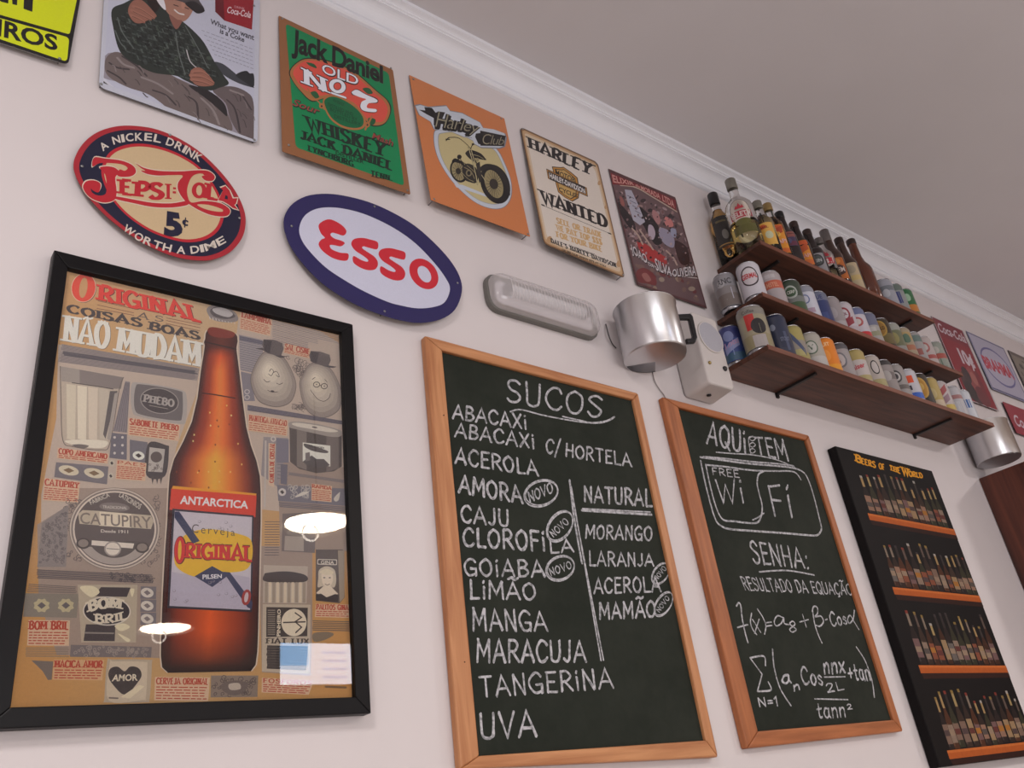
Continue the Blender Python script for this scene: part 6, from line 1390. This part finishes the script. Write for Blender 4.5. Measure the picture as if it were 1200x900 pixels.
can(3, 2.472, 0, 'silver can with dark band and black top ring', (150, 140, 136), [(.1, .11, (64, 60, 60)), (.05, .075, (112, 102, 100))], [('o', .005, .062, .016, .018, (170, 162, 158))], group=G3)
can(3, 2.540, 0, 'silver can with striped black and white roundel', (156, 148, 144), [(.03, .045, (104, 94, 90))], [('o', 0, .075, .020, .022, (70, 66, 68)), ('o', 0, .075, .015, .016, (190, 184, 180)), ('o', 0, .075, .009, .01, (70, 66, 68))], group=G3)
can(3, 2.617, 0, 'white can with an orange-red square over a bright blue foot', (196, 192, 196), [(.012, .034, (52, 96, 186))], [('r', .004, .082, .012, .013, (222, 84, 48)), ('r', -.002, .052, .006, .008, (60, 56, 66))], group=G3)
can(3, 2.686, 0, 'black can with a large gold label, on the lowest shelf', (52, 44, 36), [], [('o', 0, .066, .025, .038, (190, 148, 66)), ('o', 0, .066, .020, .031, (176, 128, 50)), ('o', 0, .07, .012, .014, (196, 160, 86))], group=G3)
can(3, 2.753, 0, 'pale gold can right of the black and gold can', (178, 154, 92), [(.012, .035, (196, 176, 150))], [('o', 0, .06, .016, .02, (190, 170, 120))], group=G3)
can(3, 2.821, 0, 'white can with red diagonal flash and yellow foot', (190, 178, 176), [(.012, .032, (196, 170, 84))], [('d', 0, .075, .024, .02, (160, 80, 80)), ('d', 0, .045, .024, .016, (150, 120, 130))], group=G3)
can(3, 2.905, 0, 'plain silver-white can, second from the right end of the lowest shelf', (182, 178, 180), [(.07, .085, (160, 110, 108))], [('r', 0, .04, .014, .02, (196, 194, 196))], group=G3)
can(3, 2.975, 0, 'white can with a blue patch at the right end of the lowest shelf', (198, 198, 202), [], [('r', .012, .065, .01, .016, (70, 104, 160)), ('r', -.01, .05, .004, .04, (170, 170, 176))], group=G3)
# three cans on the top shelf
can(1, 2.711, 0, 'silver and white can, first can after the bottles on the top shelf', (164, 164, 172), [(.07, .09, (120, 124, 130))], [('o', 0, .06, .012, .016, (190, 190, 196))], group='cans at the right end of the top shelf')
can(1, 2.778, 0, 'silver can with a dark blue patch, middle one of the three top-shelf cans', (150, 152, 150), [(.09, .11, (104, 116, 108))], [('r', -.002, .06, .018, .024, (62, 70, 122))], group='cans at the right end of the top shelf')
can(1, 2.846, 0, 'green and orange can at the right end of the top shelf', (52, 110, 68), [(.02, .05, (196, 124, 54))], [('o', .006, .08, .012, .016, (160, 190, 160)), ('t', .0, .05, .02, .02, (206, 140, 60))], group='cans at the right end of the top shelf')

# ---- bottles on the top shelf
GB = 'bottles on the top shelf'
def bottle(x, y, label, prof, gl, cap, capm, liquid=None, labs=(), emb=(), txt=(), rot=-58, seg=36):
    """prof: [(r, h)] outside of the glass; cap: [(r, h)]; labs: [(h0, h1, halfwidth, colour)] wrapped paper"""
    z = STOP[1]+.0005; R_ = max(p[0] for p in prof); H = prof[-1][1]
    c = Can(x, y, z, R_, H, label, None, GB, 'bottle', 'bottle', rot)
    def rad(v):
        for (r0, h0), (r1, h1) in zip(prof, prof[1:]):
            if h0 <= v <= h1 and h1 > h0: return r0+(r1-r0)*(v-h0)/(h1-h0)
        return prof[-1][0]
    c.rad = rad
    mb = MB(); mb.smooth = True; mb.lathe(prof, (x, y, z), seg); mb.build('bottle_glass', gl, c.t)
    if liquid:
        lv, lm = liquid; ip = [(max(.001, r_-.0022), max(h, .004)) for r_, h in prof if h < lv]; ip = [(0.0005, .004)]+ip[1:]+[(rad(lv)-.0022, lv)]
        mb = MB(); mb.smooth = True; mb.lathe(ip, (x, y, z), seg); mb.build('drink', lm, c.t)
    mb = MB(); mb.smooth = True; mb.lathe(cap, (x, y, z), 20); mb.build('cap', capm, c.t)
    for i, (h0, h1, hw, col) in enumerate(labs):
        mb = MB(); mb.c = alb(col); m_ = 12; hs = [h0+(h1-h0)*j/4 for j in range(5)]
        for j in range(4):
            for i2 in range(m_):
                ua, ub = -hw+2*hw*i2/m_, -hw+2*hw*(i2+1)/m_; mb.face([c.P(ua, hs[j], .0001+.00004*i), c.P(ub, hs[j], .0001+.00004*i), c.P(ub, hs[j+1], .0001+.00004*i), c.P(ua, hs[j+1], .0001+.00004*i)])
        mb.build('label', CANP, c.t)
    decor(c, emb, txt, CANP)
    return c.t
CLG = glass('clear_bottle_glass', (.97, .97, .96), .02, 1.3)
AMB = paint('amber_bottle_glass', (58, 30, 18), .08, 0, .1, 30, spec=.7, coat=.3); BRN = paint('brown_bottle_glass', (96, 48, 30), .12, 0, .1, 30, spec=.6, coat=.2); DKG = paint('dark_bottle_glass', (38, 26, 26), .10, 0, .1, 30, spec=.6); GRN = paint('green_bottle_glass', (48, 100, 50), .12, 0, .1, 30, spec=.6)
GOLDL = glass('golden_spirit', (.85, .52, .16), .0, 1.33); PALEL = glass('pale_yellow_spirit', (.90, .80, .45), .0, 1.33); TEAL = glass('amber_spirit', (.62, .34, .12), .0, 1.33)
BC = paint('black_screw_cap', (22, 20, 22), .35); GC = paint('grey_screw_cap', (130, 124, 112), .35, .3); YC = paint('gold_screw_cap', (160, 132, 84), .35, .4); SC_ = paint('steel_crown_cap', (120, 112, 108), .35, .6); BRC = paint('brown_cap', (52, 34, 30), .4)
def cyl(r_, h0, h1): return [(r_*.96, h0), (r_, h0+.002), (r_, h1-.002), (r_*.9, h1)]
def lng(r_, H, neck=.0135, sh=.55): return [(r_*.9, 0), (r_, .004), (r_, H*sh), (r_*.92, H*(sh+.05)), (r_*.62, H*(sh+.13)), (neck*1.15, H*(sh+.22)), (neck, H*.9), (neck*1.08, H*.97), (neck, H)]
def fl(r_, H, neck=.014): return [(r_*.92, 0), (r_, .004), (r_, H*.62), (r_*.96, H*.66), (r_*.72, H*.72), (neck*1.2, H*.77), (neck, H*.82), (neck, H)]
bottle(1.970, -.034, 'gold tequila-style bottle with black label and black cap, nearest the wall on the top shelf', fl(.033, .270), CLG, cyl(.0165, .240, .284), BC, (.215, GOLDL), [(.062, .176, .030, (52, 44, 36)), (.066, .172, .027, (38, 34, 32)), (.068, .072, .026, (170, 130, 70)), (.152, .159, .016, (110, 96, 60))], [('o', .004, .105, .010, .018, (120, 116, 110))])
bottle(1.962, -.112, 'large clear cachaca bottle with white oval label and red band', fl(.042, .262, .0145), CLG, cyl(.0168, .240, .278), GC, (.105, PALEL), [(.050, .080, .038, (96, 92, 44))], [('o', 0, .128, .034, .044, (70, 52, 46)), ('o', 0, .128, .032, .042, (214, 200, 186)), ('r', 0, .118, .034, .013, (178, 44, 62)), ('t', 0, .148, .010, .010, (190, 60, 70)), ('t', -.009, .145, .006, .006, (190, 60, 70)), ('t', .009, .145, .006, .006, (190, 60, 70)), ('o', 0, .090, .026, .012, (104, 100, 50))], [('SELETA', -.030, .030, .110, .127, (222, 206, 196), 0)])
bottle(2.045, -.128, 'clear bottle with yellow label and grey cap, beside the large clear one', fl(.030, .200, .0135), CLG, cyl(.0150, .184, .212), GC, (.150, PALEL), [(.030, .112, .026, (232, 178, 84))], [('o', .006, .066, .012, .014, (206, 206, 170)), ('o', -.008, .098, .012, .008, (216, 96, 50))], [('MEL', -.014, .010, .092, .100, (150, 60, 40), 0)])
bottle(2.105, -.126, 'clear bottle with bright orange label and gold cap', fl(.029, .218, .0135), CLG, cyl(.0150, .200, .228), YC, (.170, TEAL), [(.020, .128, .026, (228, 150, 46)), (.108, .126, .026, (206, 92, 46)), (.022, .038, .026, (212, 104, 48))], [('o', 0, .092, .012, .010, (240, 190, 80)), ('d', 0, .10, .02, .01, (176, 70, 40))], [('CAPI', -.022, .022, .056, .072, (196, 50, 52), 0), ('CAPI', -.021, .023, .0575, .0725, (226, 190, 180), 0)])
bottle(2.166, -.124, 'dark bottle with red and blue label and black cap', lng(.029, .212, .013), DKG, cyl(.0145, .196, .220), BC, None, [(.070, .130, .027, (70, 62, 92)), (.104, .126, .027, (150, 84, 76)), (.072, .088, .027, (108, 52, 70))], [('o', 0, .090, .010, .010, (86, 84, 120))])
bottle(2.180, -.052, 'dark bottle with greenish cap standing in the back row behind the red and blue label', lng(.028, .222, .013), DKG, cyl(.0145, .205, .230), paint('green_grey_cap', (84, 90, 80), .4), None, [(.04, .1, .026, (60, 48, 48))])
bottle(2.232, -.126, 'dark bottle with narrow orange label, middle of the bottle row', lng(.028, .195, .013), DKG, cyl(.0142, .182, .204), BRC, None, [(.020, .116, .022, (222, 142, 46)), (.098, .115, .022, (206, 92, 48)), (.022, .040, .022, (214, 110, 54))], [('d', 0, .082, .018, .008, (190, 84, 44))], [('CAPI', -.018, .018, .048, .062, (190, 50, 50), 0), ('CAPI', -.017, .019, .049, .063, (222, 176, 160), 0)])
bottle(2.260, -.054, 'black-capped bottle with pale pink neck label, in the back row', lng(.028, .232, .013), DKG, cyl(.0150, .212, .240), BC, None, [(.135, .170, .018, (196, 160, 150)), (.03, .09, .025, (54, 44, 46))])
bottle(2.302, -.126, 'dark bottle with silver label and round black badge', lng(.028, .190, .013), DKG, cyl(.0142, .176, .198), BRC, None, [(.016, .110, .025, (150, 146, 148))], [('o', 0, .062, .020, .022, (44, 42, 44)), ('o', 0, .062, .016, .018, (80, 84, 82))], [('GIN', -.012, .012, .055, .067, (190, 188, 186), 0)])
bottle(2.360, -.126, 'small clear bottle with white and red emblem over yellow-green drink', fl(.029, .175, .013), CLG, cyl(.0145, .160, .184), SC_, (.050, PALEL), [], [('o', 0, .092, .025, .036, (206, 192, 184)), ('r', 0, .078, .025, .012, (190, 50, 62)), ('t', 0, .108, .010, .012, (190, 60, 70)), ('t', -.008, .104, .006, .008, (190, 60, 70)), ('t', .008, .104, .006, .008, (190, 60, 70))], [('SL', -.014, .014, .070, .086, (222, 206, 200), 0)])
bottle(2.380, -.052, 'brown bottle with foil-grey top, in the back row by the small clear bottle', lng(.028, .225, .013), AMB, cyl(.0150, .19, .235), SC_, None, [(.03, .09, .025, (64, 44, 38))])
bottle(2.424, -.124, 'brown beer bottle with orange label and grey foil neck', lng(.030, .235, .0135), AMB, cyl(.0155, .195, .243), SC_, None, [(.028, .112, .027, (188, 104, 44))], [('o', 0, .064, .024, .020, (70, 44, 44)), ('o', 0, .098, .014, .010, (206, 140, 70))], [('GEM', -.019, .019, .056, .074, (206, 190, 180), 0)])
bottle(2.508, -.124, 'brown beer bottle with plain cream label', lng(.030, .232, .0135), AMB, cyl(.0150, .214, .240), BRC, None, [(.014, .120, .028, (196, 176, 142)), (.05, .07, .028, (206, 180, 120))], [('o', 0, .094, .016, .016, (170, 156, 132))])
bottle(2.600, -.122, 'unlabelled reddish-brown bottle, last of the front bottles', lng(.034, .262, .014, .5), BRN, cyl(.0160, .246, .268), BRC, None)
bottle(2.630, -.050, 'green bottle standing behind the unlabelled brown bottle', lng(.030, .215, .0135), GRN, cyl(.0150, .198, .222), paint('green_cap', (66, 130, 70), .4), None)

# ================================================================== signs and things at the right
F = Face(.004, .012, 2.86); k = Z(1040, 320, 6.43)
def quad_sign(label, x0, x1, z0, z1, rgb, edge, face=F):
    t = thing('tin_sign', label, 'sign', ((x0+x1)/2, 0, CAMZ+z0)); plate('plate', t, face, [(x0, CAMZ+z0), (x1, CAMZ+z0), (x1, CAMZ+z1), (x0, CAMZ+z1)], TIN, rad=.004, rgb=rgb, edge=edge, wallpx=True); return t
class SArt(Art):
    """x, z in shares of a sign's width and height"""
    def set(s, x0, x1, z0, z1): s.b = (x0, x1, CAMZ+z0, CAMZ+z1); return s
    def w(s, p): x0, x1, z0, z1 = s.b; return (x0+(x1-x0)*p[0], z0+(z1-z0)*p[1])
    def P(s, pts, rgb):
        o = s.off(pts); s.mb.c = alb(rgb); s.mb.face(s._or([Vector((x, s.F.y(z)-o, z)) for x, z in map(s.w, pts)]))
    def T(s, txt, q, rgb, bold=.02, shear=0):
        vs, fs = glyphs(txt, bold, shear); ch = capheight(bold); xa = min(v[0] for v in vs); xb = max(v[0] for v in vs); x0, x1, z0, z1 = q; o = s.off([(x0, z0), (x1, z1)], .1); s.mb.c = alb(rgb); pv = []
        for p, q_ in vs:
            X, Z_ = s.w((x0+(x1-x0)*(p-xa)/(xb-xa), z0+(z1-z0)*q_/ch)); pv.append(Vector((X, s.F.y(Z_)-o, Z_)))
        s.mb.mesh(pv, fs)
B1 = (3.342, 3.612, 1.268, 1.656)
t = quad_sign('tall dark red cola sign with white script and 10 cents, right of the shelves', *B1, (186, 176, 178), (120, 40, 48))
a = SArt(F).set(*B1)
a.P([(.02, .01), (.95, .01), (.95, .99), (.02, .99)], (142, 30, 44)); a.P([(.02, .76), (.95, .76), (.95, .99), (.02, .99)], (128, 30, 46))
rnd = random.Random(4)
for (cx, cz, rx, rz, c) in ((.4, .2, .3, .2, (74, 48, 50)), (.55, .27, .16, .2, (150, 70, 70)), (.36, .34, .12, .1, (60, 42, 44)), (.62, .12, .2, .12, (112, 44, 50)), (.28, .14, .16, .12, (50, 40, 42)), (.58, .33, .09, .08, (170, 100, 92)), (.75, .3, .07, .2, (120, 36, 46))): a.P(ell(cx, cz, rx, rz, n=20), c)
a.build('print', t, TIN); a.T('Coca-Cola', (.08, .92, .82, .94), (206, 190, 196), .02, .35); a.build('lettering', t, TIN); a.T('10¢', (.42, .84, .50, .68), (206, 190, 196), .05); a.build('lettering', t, TIN)
B2 = (3.640, 3.990, 1.378, 1.664)
t = quad_sign('pale lilac sign with red lettering in a blue oval', *B2, (176, 170, 190), (90, 90, 120))
a = SArt(F).set(*B2)
a.P([(0.01, .01), (.99, .01), (.99, .99), (.01, .99)], (84, 84, 120)); a.P([(.03, .04), (.97, .04), (.97, .97), (.03, .97)], (178, 172, 190))
a.P(ell(.5, .5, .40, .34, 0, 40), (96, 92, 146)); a.P(ell(.5, .5, .375, .305, 0, 40), (182, 176, 194)); a.build('print', t, TIN)
a.T('BRAHMA', (.12, .88, .40, .62), (190, 56, 76), .05); a.build('lettering', t, TIN)
B3 = (4.03, 4.40, 1.36, 1.665)
t = quad_sign('dark-framed grey sign cut by the right edge, beyond the pale lilac sign', *B3, (96, 84, 80), (60, 50, 48))
a = SArt(F).set(*B3); a.P([(.04, .06), (.96, .06), (.96, .94), (.04, .94)], (130, 120, 108)); 
for i in range(40):
    x, z = rnd.uniform(.1, .9), rnd.uniform(.3, .88); a.P(ell(x, z, rnd.uniform(.02, .06), rnd.uniform(.02, .05), n=7), rnd.choice([(90, 80, 70), (160, 150, 138), (70, 60, 56)]))
a.P([(.04, .06), (.96, .06), (.96, .26), (.04, .26)], (120, 44, 50)); a.build('print', t, TIN)
B4 = (3.690, 4.060, 1.185, 1.330)
t = quad_sign('small red cola sign with white script below the pale lilac sign', *B4, (150, 36, 54), (110, 30, 42))
a = SArt(F).set(*B4); a.P([(.02, .04), (.98, .04), (.98, .96), (.02, .96)], (152, 36, 54)); a.build('print', t, TIN); a.T('Coca-Cola', (.1, .9, .28, .66), (210, 190, 198), .02, .35); a.build('lettering', t, TIN)
# tall wooden cabinet whose side shows at the right edge
RW = wood('reddish_cabinet_wood', (62, 28, 20), (104, 52, 36), 'Z', .45, .5)
zt = CAMZ+.918; cx0, cx1, cdp = 3.176, 3.80, .36
t = thing('cabinet', 'tall reddish-brown wooden cabinet, only its side showing at the lower right edge', 'cabinet', ((cx0+cx1)/2, -cdp/2, 0))
mb = MB(); mb.box(cx0, cx0+.018, -cdp, -.002, .0, zt); mb.build('side_panel', RW, t, bevel=.0015)
mb = MB(); mb.box(cx1-.018, cx1, -cdp, -.002, .0, zt); mb.build('side_panel', RW, t, bevel=.0015)
mb = MB(); mb.box(cx0+.018, cx1-.018, -cdp, -.002, zt-.018, zt-.0005); mb.build('top_panel', RW, t, bevel=.0015)
mb = MB(); mb.box(cx0+.018, cx1-.018, -cdp+.02, -.002, .06, .078); mb.build('bottom_panel', RW, t)
mb = MB(); mb.box(cx0+.018, cx1-.018, -.008, -.002, .078, zt-.018); mb.build('back_panel', RW, t)
for i in (0, 1):
    xa = cx0+.0+i*(cx1-cx0)/2; mb = MB(); mb.box(xa+.002, xa+(cx1-cx0)/2-.002, -cdp-.018, -cdp-.0005, .06, zt-.002); d_ = mb.build('door', RW, t, bevel=.002)
    xk = cx0+(cx1-cx0)/2+(-.03 if i == 0 else .03); mb = MB(); mb.smooth = True; mb.lathe([(.006, 0), (.006, .012), (.013, .018), (.012, .026), (0, .028)], (xk, -cdp-.018, 1.05), 16, (0, -1, 0)); mb.build('knob', METAL, d_)

# ================================================================== lamps and lit screen seen mirrored in the poster's glass
ENAM = paint('white_enamel_shade', (214, 206, 196), .35)
def pendant(label, x, y, z):
    t = thing('pendant_lamp', label, 'lamp', (x, y, z), 'white pendant lamps over the room')
    mb = MB(); mb.smooth = True; mb.lathe([(.145, 0), (.147, .002), (.10, .030), (.05, .050), (.022, .058), (.022, .085), (.018, .088), (.018, .086), (.0, .060), (.048, .045), (.098, .026), (.143, 0)], (x, y, z), 40); mb.f = mb.f[:-2]; mb.mi = mb.mi[:-2]; mb.sm = mb.sm[:-2]; mb.cc = mb.cc[:-2]; mb.build('shade', ENAM, t)
    mb = MB(); mb.smooth = True; mb.lathe([(0, -.006), (.06, -.003), (.10, .004), (.128, .010), (.118, .014), (.06, .016), (0, .017)], (x, y, z), 32); mb.build('diffuser', glow('lamp_glow', (1.0, .84, .66), 34), t)
    mb = MB(); mb.smooth = True; mb.tube([(x+.034*math.cos(q*PI/12)-.03, y, z-.034+.034*math.sin(q*PI/12)) for q in range(24)], .0036, 8, True); mb.build('glowing_ring', glow('ring_glow', (1.0, .9, .78), 9), t)  # glowing ring added to give the ring-shaped reflection below the lamp
    mb = MB(); mb.smooth = True; mb.tube([(x, y, z+.086), (x, y, ZC-.022)], .003, 8); mb.build('cord', BC, t)
    mb = MB(); mb.smooth = True; mb.lathe([(.045, 0), (.045, .012), (.03, .0215)], (x, y, ZC-.022), 24); mb.build('ceiling_rose', ENAM, t)
pendant('white pendant lamp mirrored beside the right edge of the poster glass', 1.49, -1.84, CAMZ+1.198)
pendant('white pendant lamp mirrored lower left of the poster glass, deeper in the room', 1.44, -3.55, CAMZ+1.200)
yS = -4.6
def mir(u, v):                                           # where a mirrored pixel's ray meets the plane y = yS
    p = Face(.0165).at(u, v); dd = ray(u, v); t_ = (p.y-yS)/dd.y; return (p.x+dd.x*t_, p.z+dd.z*t_)
q = [mir(331, 758), mir(326, 808)]; q2 = [mir(420, 750), mir(420, 796)]
sx0_, sx1_ = (q[0][0]+q[1][0])/2, (q2[0][0]+q2[1][0])/2+.10; sz1_ = (q[0][1]+q2[0][1])/2; sz0_ = (q[1][1]+q2[1][1])/2
t = thing('menu_screen', 'lit pale blue screen mirrored in the lower right of the poster glass', 'screen', ((sx0_+sx1_)/2, yS, sz0_))
mb = MB(); mb.box(sx0_-.012, sx1_+.012, yS-.045, yS-.003, sz0_-.012, sz1_+.012); mb.build('housing', BAKE, t, bevel=.003)
def scr_panel(n_, x0, x1, z0, z1, off, m_): mb = MB(); mb.face([(sx0_+(sx1_-sx0_)*x1, yS-.002+off, sz0_+(sz1_-sz0_)*z0), (sx0_+(sx1_-sx0_)*x0, yS-.002+off, sz0_+(sz1_-sz0_)*z0), (sx0_+(sx1_-sx0_)*x0, yS-.002+off, sz0_+(sz1_-sz0_)*z1), (sx0_+(sx1_-sx0_)*x1, yS-.002+off, sz0_+(sz1_-sz0_)*z1)]); return mb.build(n_, m_, t)
scr_panel('display', 0, 1, 0, 1, 0, glow('screen_white', (.80, .86, 1.0), 9))
scr_panel('display_block', .0, .30, .45, 1, .001, glow('screen_blue', (.34, .62, 1.0), 8)); 
for i in range(4): scr_panel('display_row', .45, .72, .14+i*.2, .20+i*.2, .001, glow('screen_row', (.5, .66, 1.0), 8))
mb = MB(); mb.box((sx0_+sx1_)/2-.03, (sx0_+sx1_)/2+.03, YB, yS-.045, (sz0_+sz1_)/2-.03, (sz0_+sz1_)/2+.03); mb.build('wall_mount', BAKE, t)
